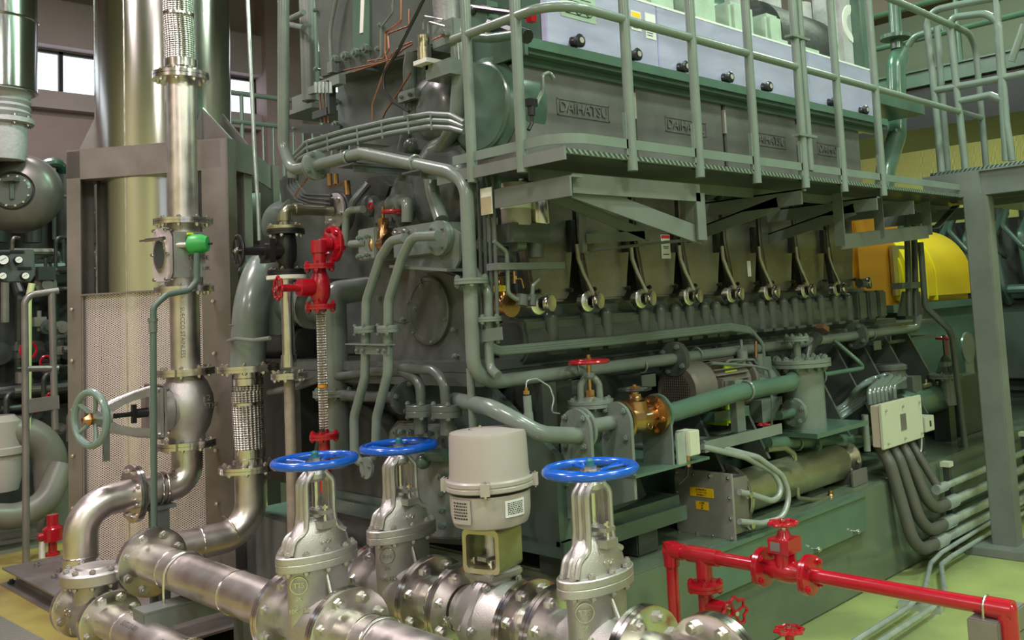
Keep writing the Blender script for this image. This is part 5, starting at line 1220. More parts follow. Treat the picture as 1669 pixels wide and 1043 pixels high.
g.to('side_panel', M.engine, T, bev=.01)
g = G(); g.tube([P(1467, 85, Y=3.3), P(1460, 105, Y=3.3), P(1462, 180, Y=3.3), P(1462, 220, Y=3.3), P(1444, 275, Y=3.3), P(1440, 320, Y=3.3)], .075, .15, 20)
o = g.to('vent_pipe', M.green); tag(o, 'fat glossy green pipe rising behind the end of the railing', 'pipe')
T = thing('green_gantry', 'green steel gantry frame above the far end of the engine', 'frame', (6.0, 3.2, 2.9))
g = G(); a = P(1400, -20, Y=3.0); g.b2((a.x-.0, 3.0, 2.95), (a.x+.12, 3.1, 4.0)); g.to('post', M.green, T)
g = G(); a = P(1365, 90, Y=3.05); b = P(1460, 78, Y=3.05); g.b2((a.x, 3.0, 2.95), (b.x+.3, 3.6, 3.06)); g.to('beam', M.green, T)
g = G(); g.cyl(P(1455, -30, Y=3.3), P(1462, 80, Y=3.3), .05, n=16); g.cyl(P(1459, 62, Y=3.3)-Z_*.01, P(1459, 62, Y=3.3)+Z_*.02, .12, n=24); g.to('standpipe', M.green, T)

# ============================================================ PIPEWORK ON THE ENGINE'S END FACE
def ell(X, pts): return [P(x, y, X=X) for x, y in pts]
XF = 2.36
# long loop pipe that wraps the engine
T = thing('loop_pipe', 'grey-green pipe looping down from the top, over the engine end and along its side', 'pipe', (XF, 3.0, 1.3))
YL = 2.98
pts = ell(XF, [(462, -60), (462, 240), (476, 277), (515, 270), (590, 250), (735, 280), (760, 300), (765, 420), (770, 560), (772, 605)])
pts += [P(803, 623, Y=YL), P(1090, 586, Y=YL), P(1280, 562, Y=YL), P(1440, 541, Y=YL), P(1492, 535, Y=YL), P(1497, 515, Y=YL)]
g = G(); g.tube(pts, .029, [0, .1, .1, .1, .1, .16, .16, .1, .1, .09, .12, .1, .1, .1, .05, 0], 18, 10); pr = g.to('pipe_run', M.paint, T)
flange(T, P(515, 270, X=XF), P(540, 262, X=XF)-P(500, 273, X=XF), .072, .014, 4, .012, M.paint, M.bolt_paint, ph=.5)
flange(T, P(768, 458, X=XF), Z_, .068, .012, 4, .012, M.paint, M.bolt_paint, ph=.9)
flange(T, P(1100, 585, Y=YL), X_, .085, .016, 4, .014, M.engine, M.bolt_paint, ph=.5)
flange(T, P(1395, 547, Y=YL), X_, .085, .016, 4, .014, M.engine, M.bolt_paint, ph=.5)
for x, y in ((570, 257), (678, 266)):
    q = P(x, y, X=XF); g = G(); g.torus(q, Y_, .034, .0055, 20, 8); g.to('u_bolt', M.paint, T)
    g = G(); g.b2((XF-.02, q.y-.06, q.z-.075), (XE+.2, q.y-.055, q.z-.03)); g.b2((XF-.04, q.y-.07, q.z-.045), (XE+.2, q.y+.05, q.z-.038)); g.to('bracket', M.engine, T)
for x, y in ((935, 603), (1046, 596), (1136, 578), (1420, 545)):
    q = P(x, y, Y=YL); g = G(); g.torus(q, X_, .034, .0045, 20, 8); g.to('u_bolt', M.paint, T)
    g = G(); g.b2((q.x-.05, YL-.04, q.z-.04), (q.x+.05, 3.2, q.z-.034)); g.b2((q.x-.05, YL-.04, q.z-.10), (q.x+.05, YL-.034, q.z-.034)); g.to('bracket', M.engine, T)
# thin pipes parallel to the loop pipe at the corner
for i, (dx, r_) in enumerate(((12, .008), (20, .008), (28, .008), (36, .008))):
    tag(pipe('tubing', 'x', 'tube', ell(2.44, [(766+dx, 285), (768+dx, 300), (776+dx, 560)]), r_, M.engine, 0, n=8), 'thin grey vertical tube in the bundle behind the thick loop pipe corner', 'tube', 'vertical tube bundle at the engine corner')
T = thing('drain_pipe', 'short grey bypass pipe with a flange behind the loop pipe corner', 'pipe', P(800, 600, X=2.42))
g = G(); g.tube(ell(2.42, [(772, 440), (782, 455), (795, 475), (798, 600), (812, 612)]), .019, .05, 12); g.to('pipe_run', M.paint, T); flange(T, P(797, 520, X=2.42), Z_, .05, .01, 4, .009, M.paint, M.bolt_paint)
g = G(); g.bar(P(775, 549, X=2.40), P(818, 543, X=2.40), .008, .05); g.to('bracket', M.paint, T)
tag(pipe('vertical_pipe', 'x', 'pipe', ell(2.40, [(766, 600), (771, 700)]), .016, M.paint, 0), 'thin vertical pipe under the loop bend, ending behind the actuator', 'pipe')
# two slanting S pipes
T = thing('twin_pipe', 'front one of two parallel S-shaped grey-green pipes, left', 'pipe', P(600, 760, X=2.34))
g = G(); g.tube(ell(2.34, [(660, 388), (638, 392), (620, 420), (597, 490), (595, 615), (577, 680), (578, 750), (600, 756)]), .021, .09, 16, 8); pl_ = g.to('pipe_run', M.paint, T)
T2 = thing('twin_pipe', 'right one of the two parallel S-shaped grey-green pipes', 'pipe', P(610, 760, X=2.34))
g = G(); g.tube(ell(2.34, [(714, 384), (672, 386), (655, 420), (633, 490), (632, 610), (614, 680), (612, 745), (606, 752)]), .021, .09, 16, 8); g.to('pipe_run', M.paint, T2)
T['label'] = 'left one of the two parallel S-shaped grey-green pipes'
for (x, y), TT in (((595, 537), T), ((633, 536), T2)):
    q = P(x, y, X=2.34); g = G(); g.lathe(q-Z_*.016, Z_, [(.97, 0), (1, .002), (1, .015), (.96, .016), (1, .017), (1, .030), (.97, .032)], 30, sx=.056, sy=.045, xdir=Y_); f = g.to('flange', M.paint, TT)
    for s in (-1, 1): bolt(q+Y_*s*.036-X_*.03, Z_, .009, .032, M.bolt_paint, f)
q = P(600, 762, X=2.32); g = G(); g.lathe(q, -X_, [(.048, 0), (.048, .014)], 28); f = g.to('end_flange', M.paint, T)
boltring(q-X_*.01, -X_, .036, 3, .009, .012, M.bolt_paint, f, head2=False)
T = thing('pipe_clamp', 'grey angle clamp plate with four nuts across the twin pipes', 'bracket', P(613, 575, X=2.32))
g = G(); a, b = P(580, 570, X=2.325), P(634, 571, X=2.325); g.bar(a, b, .006, .038); g.bar(P(570, 560, X=2.33), P(636, 562, X=2.33), .05, .005); cp = g.to('clamp_plate', M.paint, T)
for x in (584, 593, 619, 629): bolt(P(x, 571, X=2.32), X_, .009, .01, M.bolt_paint, cp, head2=False)
# manifold blocks, bronze valve with red wheel
T = thing('valve_block', 'grey square valve block with bronze globe valve and small red handwheel', 'valve', P(650, 430, X=2.44))
def blk(x0, x1, y0, y1, X0, X1, name, mat=M.paint, bev=.006):
    a = P(x0, (y0+y1)/2, X=X0); b = P(x1, (y0+y1)/2, X=X0); zt = P((x0+x1)/2, y0, X=X0).z; zb = P((x0+x1)/2, y1, X=X0).z
    g = G(); g.b2((X0, b.y, zb), (X1, a.y, zt)); return g.to(name, mat, T, bev)
b1 = blk(583, 611, 372, 424, 2.42, 2.60, 'inlet_block')
b2_ = blk(640, 712, 366, 418, 2.42, 2.60, 'outlet_block')
for x, y in ((588, 388), (600, 385), (600, 415), (588, 418)): bolt(P(x, y, X=2.41), X_, .013, .014, M.bolt_paint, b1, head2=False)
for x, y in ((648, 380), (663, 376)): bolt(P(x, y, X=2.41), X_, .015, .014, M.bolt, b2_, head2=False)
q = P(714, 388, X=2.41); g = G(); g.lathe(q+X_*.03, -X_, [(.075, 0), (.075, .015), (.072, .017), (.075, .019), (.075, .034), (.07, .036)], 32); f = g.to('round_flange', M.paint, T); boltring(q, -X_, .056, 4, .012, .012, M.bolt_paint, f, ph=.7, head2=False)
q = P(598, 396, X=2.43); g = G(); g.cyl(P(572, 398, X=2.43), q, .019, n=14); g.tube(ell(2.46, [(563, 400), (564, 350), (572, 342), (592, 341)]), .018, .05, 12); g.to('inlet_pipe', M.paint, T)
g = G(); q = P(626, 398, X=2.46); g.lathe(q+Y_*.06, -Y_, [(.045, 0), (.05, .01), (.05, .02), (.035, .03), (.038, .06), (.035, .09), (.05, .10), (.05, .115)], 24); g.lathe(q, Z_, [(.03, 0), (.028, .06), (.022, .07), (.024, .10)], 16); g.hexa(q+Z_*.09, q+Z_*.12, .026); g.cyl(q+Z_*.12, q+Z_*.175, .008, n=10); g.to('valve_body', M.brass, T)
qw = P(641, 345, X=2.44); wheel(T, qw, Z_, .056, .007, M.red, 5, .2, 0, M.brass)
g = G(); a = P(655, 428, X=2.40); b = P(745, 440, X=2.40); g.prism(ell(2.44, [(655, 430), (700, 444), (742, 438), (748, 425), (748, 380), (738, 372), (660, 420)]), (.012, 0, 0)); g.bar(P(650, 434, X=2.42), P(744, 440, X=2.42), .10, .012); g.to('support_plate', M.paint, T)
# black gate valve line (left)
T = thing('black_valve', 'black flanged gate valve with side handwheel above the wide grey bend', 'valve', P(466, 446, X=2.5))
X2 = 2.40; c_ = P(466, 400, X=X2)
def zx(y, x=466, X=X2): return P(x, y, X=X).z
g = G(); g.lathe((c_.x, c_.y, zx(440)), Z_, [(.04, 0), (.04, .03), (.052, .05), (.055, .12), (.05, .18), (.04, zx(382)-zx(440))], 24); g.cyl(c_-Z_*.03, c_-X_*.13-Z_*.03, .045, n=18); g.box(c_-X_*.10-Z_*.03, (.03, .11, .12)); g.cyl(c_-X_*.13-Z_*.03, c_-X_*.24-Z_*.03, .022, n=14); g.to('body', M.black, T)
for y in (378, 444): flange(T, (c_.x, c_.y, zx(y)), Z_, .095, .014, 6, .011, M.black, M.bolt, ph=.3)
g = G(); g.cyl((c_.x, c_.y, zx(455)), (c_.x, c_.y, zx(449)), .10, n=36); g.to('pale_ring', M.white, T)
wheel(T, c_-X_*.255-Z_*.03, V((-1, .1, 0)), .084, .008, M.black, 6, .22, 0)
T = thing('gauge_line', 'olive steel pipe elbow with round bolted flange above the black valve', 'pipe', P(466, 380, X=X2))
mo = nm('olive galvanised pipe', (.34, .34, .24), .32, .85, .15, 9)
g = G(); g.tube([(c_.x, c_.y, zx(372)), (c_.x, c_.y, zx(341)), (c_.x+.27, c_.y, zx(341))], .028, .035, 16); g.cyl((c_.x, c_.y, zx(360)), (c_.x, c_.y, zx(346)), .038, n=20); q = V((c_.x+.05, c_.y, zx(341))); g.cyl(q, q+X_*.04, .037, n=20); g.to('pipe_run', mo, T)
flange(T, (c_.x, c_.y, zx(371)), Z_, .092, .018, 6, .011, M.gold, M.bolt, pair=False, ph=.3)
q = V((c_.x+.29, c_.y, zx(341))); flange(T, q, X_, .10, .016, 6, .015, M.cast, M.bolt, pair=False, ph=.3); g = G(); g.lathe(q+X_*.012, X_, [(.115, 0), (.12, .01), (.12, .04)], 32); g.to('counter_flange', M.dark, T)
g = G(); q = P(548, 300, X=X2); g.cyl(q, q+Z_*.05, .012, n=8); g.cyl(q+Y_*.06, q+Y_*.06+Z_*.06, .012, n=8); g.tube(ell(X2, [(538, 305), (556, 300), (570, 302)]), .007, .01, 8); g.cyl(P(565, 295, X=X2), P(567, 318, X=X2), .016, n=10); g.to('brass_fitting', M.brass, T)
T = thing('riser_pipe', 'thin stainless riser with bolted flanges under the black valve', 'pipe', (c_.x, c_.y, zx(600)))
g = G(); g.cyl((c_.x, c_.y, zx(452)), (c_.x, c_.y, zx(596)), .031, n=20); g.cyl((c_.x, c_.y, zx(578)), (c_.x, c_.y, zx(598)), .038, n=20); g.cyl((c_.x, c_.y, zx(515)), (c_.x, c_.y, zx(516)), .034, n=20); g.to('pipe_run', M.mach, T)
flange(T, (c_.x, c_.y, zx(612, 467)), Z_, .09, .016, 6, .011, M.mach, M.bolt, ph=.3)
tag(pipe('drop_pipe', 'x', 'pipe', [(c_.x, c_.y, zx(620)), (c_.x, c_.y, zx(905))], .028, nm('rusty pinkish pipe', (.36, .30, .25), .5, .4, .3, 8), 0), 'weathered pinkish pipe dropping behind the left blue handwheel', 'pipe')
# red line with hose
T = thing('red_valve', 'bright red flanged angle valve line with small red handwheel on its left', 'valve', P(523, 510, X=2.36))
X3 = 2.36; r_ = P(521, 450, X=X3)
def zr(y, x=521): return P(x, y, X=X3).z
g = G(); g.lathe((r_.x, r_.y, zr(505)), Z_, [(.030, 0), (.030, .03), (.045, .06), (.05, .10), (.045, .15), (.03, .19), (.03, zr(445)-zr(505)+.12)], 24); g.to('body', M.red, T)
for y in (434, 500): flange(T, (r_.x, r_.y, zr(y)), Z_, .072, .013, 4, .013, M.red, M.red, ph=.8)
g = G(); g.tube([(r_.x, r_.y, zr(430)), (r_.x, r_.y, zr(398)), (r_.x+.06, r_.y, zr(398))], .031, .03, 16); g.cyl((r_.x, r_.y, zr(412)), (r_.x, r_.y, zr(392)), .038, n=20); g.to('elbow', M.red, T)
q = V((r_.x+.075, r_.y, zr(398))); flange(T, q, X_, .092, .018, 6, .014, M.red, M.red, pair=False, ph=.3)
q0 = V((r_.x, r_.y, zr(468))); g = G(); g.cyl(q0, q0-X_*.09, .034, n=20); g.cyl(q0-X_*.05, q0-X_*.11, .042, n=20); g.cyl(q0-X_*.11, q0-X_*.20, .018, n=14); g.to('bonnet', M.red, T)
lobed_wheel(T, q0-X_*.215, V((-1, .1, 0)), .056, M.red)
T = thing('braided_hose', 'thin braided stainless hose hanging between two red flanges', 'hose', (r_.x, r_.y, zr(700)))
g = G(); g.tube([(r_.x, r_.y, zr(512)), (r_.x, r_.y, zr(600)), (r_.x, r_.y, zr(697))], .0215, 0, 24); g.to('braid', M.braid, T)
g = G(); g.cyl((r_.x, r_.y, zr(627)), (r_.x, r_.y, zr(631)), .024, n=24); g.to('orange_band', M.orange, T)
T = thing('red_stub', 'red flanged stub pipe under the thin braided hose', 'pipe', (r_.x, r_.y, zr(770)))
flange(T, (r_.x, r_.y, zr(710)), Z_, .068, .013, 4, .012, M.red, M.red, ph=.8); g = G(); g.cyl((r_.x, r_.y, zr(716)), (r_.x, r_.y, zr(800)), .026, n=18); g.to('pipe_run', M.red, T)
# grey vertical flanged pipe behind
T = thing('vertical_pipe', 'thick grey-green vertical pipe with a wide flange behind the red hose', 'pipe', P(548, 700, X=2.6))
def zv(y, x=546): return P(x, y, X=2.52).z
q = P(546, 560, X=2.52); g = G(); g.cyl((q.x, q.y, zv(760)), (q.x, q.y, zv(495)), .062, n=26); g.tube([(q.x, q.y, zv(500)), (q.x, q.y, zv(478)), P(600, 470, X=2.7)], .062, .06, 24); g.to('pipe_run', M.paint, T)
flange(T, (q.x, q.y, zv(640)), Z_, .115, .016, 8, .013, M.paint, M.bolt_paint)
g = G(); g.cyl(P(470, 500, X=2.66), P(540, 500, X=2.6), .085, n=26); g.cyl(P(508, 500, X=2.6), P(514, 500, X=2.6), .12, n=26); g.cyl(P(448, 508, X=2.6), P(454, 508, X=2.6), .13, n=28); tag(g.to('pump_inlet', M.paint), 'grey-green horizontal pump inlet behind the thin stainless riser', 'pipe')
g = G(); q = P(505, 360, X=2.92); g.lathe(q+Y_*.1, -Y_, [(.16, -.2), (.16, 0), (.17, .02), (.17, .05), (.10, .06)], 30); g.cyl(q+V((0, .0, -.12)), q+V((0, -.2, -.15)), .09, n=20); tag(g.to('air_starter', M.paint), 'grey-green flanged drum behind the olive pipe elbow', 'pump')
q = P(458, 560, X=2.75); g = G()
g.cyl(q+Y_*.25+Z_*.0, q-Y_*.35, .10, n=24); g.b2((2.62, q.y-.45, .75), (2.9, q.y+.3, q.z-.08)); g.cyl(q-Y_*.1+Z_*.1, q-Y_*.1+Z_*.22, .07, n=20); tag(g.to('lubricating_pump', M.dark, bev=.0), 'dark grey pump casing low on the engine end, behind the hoses', 'pump')
# crossing pipes under the ledge
T = thing('cooling_pipe', 'left of two grey pipes bending down into oval flanges under the ledge', 'pipe', P(685, 668, X=2.40))
for k, (pts_, fx, TT) in enumerate((([(600, 606), (655, 606), (684, 618), (687, 660)], (685, 668), T), ([(655, 600), (705, 603), (724, 620), (727, 662)], (728, 669), None))):
    if TT is None: TT = thing('cooling_pipe', 'right of two grey pipes bending down into oval flanges under the ledge', 'pipe', P(728, 668, X=2.40))
    g = G(); g.tube(ell(2.42, pts_), .022, .08, 14); g.to('pipe_run', M.engine, TT)
    q = P(*fx, X=2.42); g = G(); g.lathe(q-Z_*.028, Z_, [(.97, 0), (1, .002), (1, .024), (.97, .026), (1, .028), (1, .05), (.97, .052)], 30, sx=.072, sy=.058, xdir=Y_); f = g.to('flange', M.engine, TT)
    for s in (-1, 1): bolt(q+Y_*s*.05-X_*.03, Z_, .011, .052, M.bolt_paint, f)
    g = G(); g.cyl(q-Z_*.028, q-Z_*.1, .03, n=14); g.to('stub', M.engine, TT)
T = thing('cooling_pipe', 'grey horizontal pipe with round flange crossing behind the twin pipes', 'pipe', P(600, 645, X=2.5))
g = G(); g.cyl(P(560, 645, X=2.5), P(655, 648, X=2.5), .026, n=16); g.tube(ell(2.5, [(440, 640), (480, 632), (520, 618), (620, 604)]), .02, .05, 12); g.to('pipe_run', M.engine, T)
flange(T, P(660, 648, X=2.5), Y_, .075, .014, 4, .012, M.engine, M.bolt_paint)
T = thing('water_pipe', 'grey-green pipe sweeping from the engine corner to the square plate flange', 'pipe', P(935, 720, Y=2.75))
g = G(); g.tube([P(742, 652, X=2.5), P(800, 664, Y=2.86), P(842, 686, Y=2.76), P(880, 708, Y=2.70), P(948, 710, Y=2.70)], .033, .14, 16); g.to('pipe_run', M.paint, T)
g = G(); q = P(861, 672, Y=2.74); g.cyl(P(862, 690, Y=2.74), q, .020, .018, n=14); g.cyl(q, P(859, 645, Y=2.74), .016, n=14); g.to('sensor_pocket', M.paint, T)
g = G(); q = P(858, 640, Y=2.74); g.hexa(q-Z_*.006, q+Z_*.008, .013); g.cyl(q, q+Z_*.02, .007, n=8); sn = g.to('brass_sensor', M.brass, T)
g = G(); g.tube([q+Z_*.02, P(858, 620, Y=2.74), P(875, 617, Y=2.74), P(896, 630, Y=2.74), P(903, 650, Y=2.74), P(898, 672, Y=2.74), P(912, 674, Y=2.78)], .003, .03, 6); g.to('wire', M.galv, T)
# cable bundle across the end face
gcab = nm('grey painted cable', (.13, .165, .145), .4, 0, .08, 8, coat=.1)
for k in range(5):
    o_ = k*5.2; pts = [(473+k*2, 290), (472+k*3, 262), (500, 232+o_*1.0), (560, 214+o_), (640, 196+o_), (700, 186+o_), (735, 188+o_), (757, 200+o_*.7)]
    g = G(); g.tube([P(x, y, X=2.50+.012*(k % 2)) for x, y in pts], .0135, .06, 10); tag(g.to('cable', gcab), 'grey cable in the strapped bundle arching across the engine end', 'cable', 'strapped cable bundle on the engine end')
for x, y in ((500, 243), (533, 232), (582, 222), (622, 212), (665, 204), (702, 198)):
    g = G(); a, b = P(x, y-14, X=2.49), P(x+2, y+14, X=2.49); g.bar(a, b, .006, .010, upv=(0, 1, 0)); tag(g.to('cable_strap', M.paint), 'narrow metal strap holding the arching cable bundle', 'strap', 'straps on the cable bundle')
for k in range(4):
    g = G(); g.tube([P(x, y, X=2.66) for x, y in ((472+k*4, 285), (468+k*5, 305-k*2), (482+k*5, 325-k*3), (505, 335-k*6), (540, 340-k*7))], .009, .08, 8); tag(g.to('cable', M.dark), 'dark cable curling behind the loop pipe at its lower bend', 'cable', 'dark cables behind the loop bend')
# black hose and copper tubes on the upper end face
tag(pipe('rubber_hose', 'x', 'hose', ell(2.46, [(700, -20), (650, 80), (625, 120), (625, 145), (640, 165), (667, 182)]), .008, M.black, .06, n=10), 'black rubber hose curving down over the engine end', 'hose')
def cop(pts, lab, r_=.0045, X=2.52, mat=None): tag(pipe('copper_tube', 'x', 'tube', ell(X, pts), r_, mat or M.copper, .012, n=8), lab, 'tube')
cop([(654, -20), (654, 35), (628, 53), (628, 85), (632, 100), (607, 170), (607, 195)], 'copper tube zigzagging down to a brass fitting above the cable bundle')
cop([(667, 15), (667, 42), (632, 55), (634, 80), (626, 95), (600, 100)], 'second copper tube beside the zigzag one with brass nuts at its top')
cop([(672, 68), (655, 75), (640, 88), (630, 100), (560, 115)], 'upper copper tube running left from the glass filter')
cop([(672, 72), (658, 80), (640, 96), (575, 118)], 'lower copper tube running left from the glass filter')
cop([(706, 65), (726, 56)], 'short copper tube right of the glass filter')
cop([(670, 118), (650, 150), (628, 182), (624, 192)], 'copper tube slanting down from the filter bracket')
cop([(480, 320), (500, 292), (506, 280)], 'short dark copper tube behind the olive pipe')
for k in range(3): cop([(521+k*6, 140), (523+k*6, 200)], 'short vertical copper tube in the terminal bracket at left', X=2.62)
for o in list(C.objects)[-3:]: o['group'] = 'copper tubes in the terminal bracket'
cop([(641, -10), (640, 20), (621, 45), (621, 92), (612, 100)], 'thin painted tube left of the copper tubes', .005, mat=M.paint)
cop([(690, 48), (690, 26), (722, 32)], 'thin painted tube rising from the glass filter', .005, X=2.5, mat=M.paint)
cop([(698, 55), (698, 35), (726, 43)], 'second thin painted tube rising from the glass filter', .005, X=2.48, mat=M.paint)
T = thing('glass_filter', 'brass and glass lubricator bowl on a grey bracket at the engine end', 'filter', P(690, 100, X=2.55))
def cylz(x, y0, y1, X, r_, name, mat): 
    a, b = P(x, y1, X=X), P(x, y0, X=X); g = G(); g.cyl(a, V((a.x, a.y, b.z)), r_, n=20); return g.to(name, mat, T)
cylz(691, 58, 78, 2.55, .026, 'cap', M.gold); cylz(692, 78, 98, 2.55, .032, 'bowl', M.gold)
a = P(690, 102, X=2.52); g = G(); g.b2((2.50, a.y-.05, a.z-.008), (2.66, a.y+.05, a.z+.012)); g.to('base', M.white, T)
a = P(705, 112, X=2.55); g = G(); g.b2((2.54, a.y-.14, a.z-.05), (2.7, a.y+.04, a.z+.02)); g.to('bracket', M.paint, T)
g = G(); g.b2((2.54, a.y+.02, a.z), (2.56, a.y+.06, a.z+.12)); g.to('upright', M.engine, T)
T = thing('terminal_bracket', 'grey bracket with a row of tube unions at the engine corner', 'bracket', P(525, 200, X=2.6))
a = P(545, 135, X=2.62); g = G(); g.b2((2.60, a.y-.08, a.z-.02), (2.64, a.y+.14, a.z+.03)); g.b2((2.60, a.y+.16, a.z-.02), (2.63, a.y+.24, a.z+.02)); g.to('bar', M.paint, T)
a = P(530, 184, X=2.62); g = G(); g.b2((2.60, a.y-.06, a.z-.02), (2.64, a.y+.10, a.z+.02)); g.b2((2.60, a.y-.08, a.z-.02), (2.64, a.y-.05, a.z+.16)); g.to('lower_bar', M.dark, T)
for k in range(5): 
    q = P(515+6*k, 143, X=2.60); g = G(); g.cyl(q-Z_*.03, q+Z_*.03, .010, n=8); g.to('union', M.galv, T)
tag(pipe('flexible_conduit', 'x', 'conduit', ell(2.68, [(552, -20), (540, 40), (538, 60), (540, 108)]), .010, M.paint, .08, n=10), 'thin grey conduit running down the flat grey cabinet', 'conduit')
g = G(); q = P(541, 110, X=2.68); g.box(q, (.03, .05, .06)); tag(g.to('junction_box', M.frame_green), 'small grey box at the foot of the cabinet conduit', 'box')
# small control gear platform left of the cabinet
T = thing('side_shelf', 'dark steel shelf bracket beyond the loop pipe at left', 'bracket', P(480, 170, X=3.1))
g = G(); a, b = P(470, 186, X=3.0), P(520, 165, X=3.0); g.b2((2.95, b.y, a.z-.03), (3.5, a.y, a.z)); g.b2((3.0, b.y+.05, a.z), (3.3, a.y-.05, a.z+.10)); g.to('shelf', M.frame_green, T)
g = G(); a = P(500, 0, X=3.0); g.cyl(P(507, 165, X=3.0), P(500, -60, X=3.0), .055, n=16); g.to('pole', M.frame_green, T)
g = G(); g.tube(ell(2.9, [(495, 20), (470, 32), (472, 40), (495, 45)]), .018, .03, 10); g.to('handle', M.paint, T)
g = G(); g.bar(P(455, 207, X=2.6), P(556, 213, X=2.6), .02, .05); g.to('cross_bar', M.dark, T)
for x in (468, 480): bolt(P(x, 208+(x-455)*.05, X=2.585), X_, .008, .008, M.bolt_paint, T, head2=False)
# filters beside the first cover, with small tubes and bronze valve
T = thing('filter_pair', 'two chrome-bodied oil filter cylinders standing under the platform corner', 'filter', P(870, 440, Y=2.92))
for x, w in ((842, .062), (878, .052)):
    a, b = P(x, 368, Y=2.92), P(x, 318, Y=2.92); g = G(); g.lathe(a, Z_, [(w*.95, 0), (w, .01), (w, b.z-a.z-.0), (w*.9, b.z-a.z+.05)], 28); fb = g.to('filter_bowl', M.mach if x > 850 else M.actuator, T)
    if x < 850: g = G(); g.cyl(V((a.x, a.y, a.z+.07)), V((a.x, a.y, a.z+.13)), w+.002, n=28); g.to('label_band', M.white, fb)
a, b = P(824, 384, Y=2.92), P(884, 370, Y=2.92); g = G(); g.b2((a.x, 2.87, a.z-.03), (b.x, 3.0, a.z+.05)); g.cyl(P(872, 385, Y=2.92), P(873, 420, Y=2.92), .035, n=20); g.cyl(P(836, 398, Y=2.92), P(850, 398, Y=2.92), .032, n=16); g.cyl(P(890, 380, Y=2.9), P(888, 350, Y=2.9), .018, n=12); g.to('filter_head', M.engine, T)
g = G(); a, b = P(806, 440, Y=2.90), P(916, 432, Y=2.90); g.b2((a.x, 2.88, a.z-.0), (b.x, 2.95, a.z+.028)); g.to('carrier_bar', M.frame_green, T)
T = thing('needle_valve', 'tiny brass needle valve with grey tubes under the filters', 'valve', P(840, 480, Y=2.9))
g = G(); g.tube([P(x, y, Y=2.9) for x, y in ((805, 393), (826, 410), (828, 478), (842, 488), (868, 486), (868, 465), (878, 455))], .009, .03, 10); g.to('tubing', M.paint, T)
g = G(); q = P(838, 462, Y=2.9); g.cyl(q, q+Z_*.05, .008, n=8); g.hexa(q+Z_*.015, q+Z_*.03, .014); g.tube([q+Z_*.02, q+Z_*.02+X_*.04, q+Z_*-.02+X_*.05], .004, .01, 8); g.to('brass_cock', M.brass, T)
g = G(); g.cyl(P(850, 498, Y=2.9), P(852, 480, Y=2.9), .025, n=14); g.cyl(P(866, 498, Y=2.9), P(868, 480, Y=2.9), .02, n=14); g.to('fitting', M.engine, T)
T = thing('bronze_valve', 'bronze globe valve behind the loop pipe flange at the engine corner', 'valve', P(812, 520, X=2.5))
g = G(); q = P(818, 498, X=2.55); g.lathe(q+Y_*.06, -Y_, [(.05, 0), (.05, .012), (.035, .02), (.04, .06), (.035, .10), (.05, .108), (.05, .12)], 22); g.lathe(q, Z_, [(.03, 0), (.026, .06), (.02, .07), (.012, .12)], 14); g.hexa(q+Z_*.05, q+Z_*.08, .026); g.to('body', M.brass, T)
g = G(); g.box(q+V((-.03, -.02, .07)), (.03, .05, .025)); g.to('yellow_nut', M.yellow, T)
wheel(T, q+Z_*.13, Z_, .05, .006, M.black, 5, .2, 0, M.brass)
q = P(793, 330, X=2.40); g = G(); a, b = P(783, 308, X=2.40), P(803, 348, X=2.40); g.b2((2.398, b.y, b.z), (2.402, a.y, a.z)); o = g.to('name_tag', M.white); tag(o, 'small two-tone paper tag hanging beside the loop pipe', 'tag')
g = G(); g.b2((2.396, b.y+.003, b.z+.003), (2.398, a.y-.003, b.z+.07)); g.to('brown_part', nm('tan paper', (.42, .34, .22), .7), o).location = V((0, 0, 0))
tag(pipe('hose_pipe', 'x', 'pipe', [P(775, 395, X=2.5), P(800, 408, X=2.55), P(835, 412, Y=2.95)], .026, M.engine, .05), 'thick dark grey pipe joining the filters from the left', 'pipe')
q = P(800, 375, X=2.5); g = G(); g.box(q, (.04, .05, .10)); tag(g.to('junction_box', M.actuator), 'small pale box behind the loop pipe near the filters', 'box')
# conduit pair running along the cam housing
for k in range(3):
    pts = [P(795, 560+k*5, Y=3.02), P(815, 568+k*4, Y=3.02), P(1000, 551+k*4, Y=3.0), P(1190, 529+k*4, Y=3.0), P(1222, 535+k*3, Y=2.98), P(1243, 560, Y=2.95+.02*k), P(1250, 640, Y=2.95+.02*k)]
    g = G(); g.tube(pts, .011, .07, 10); tag(g.to('cable', gcab), 'long grey cable running along the engine side below the covers', 'cable', 'cables along the engine side')
# small instruments at the cabinet top right (black sensor, red plug)
q = P(866, 180, Y=2.7); g = G(); g.cyl(q-Z_*.02, q+Z_*.03, .016, n=12); g.box(q+Z_*.03, (.045, .03, .03)); g.tube([q-Z_*.02, q-Z_*.05, q-Z_*.08-X_*.02], .008, .02, 8); o = g.to('sensor_plug', M.black); tag(o, 'black sensor plug with a cable hanging by the railing post', 'plug')
tag(pipe('sensor_tube', 'x', 'tube', [P(x, y, Y=2.86) for x, y in ((902, 128), (896, 118), (884, 122), (884, 150), (874, 170))], .009, M.paint, .02, n=10), 'small bent green tube under the cover shelf corner', 'tube')
T = thing('hydraulic_gear', 'dark hoses and fittings behind the railing at the cover corner', 'machinery', P(850, 80, X=2.5))
g = G(); g.tube(ell(2.5, [(775, 60), (800, 62), (850, 55)]), .022, .05, 12); g.to('green_pipe', M.green, T)
g = G(); g.tube(ell(2.5, [(770, 12), (790, 15), (860, 25)]), .016, .05, 10); g.tube(ell(2.52, [(800, 40), (820, 45), (860, 60)]), .03, .05, 10); g.sphere(P(772, 17, X=2.5), .022); g.to('black_hose', M.black, T)
g = G(); g.b2((2.5, 2.96, 2.83), (2.56, 3.08, 2.95)); g.to('corner_block', M.green, T)
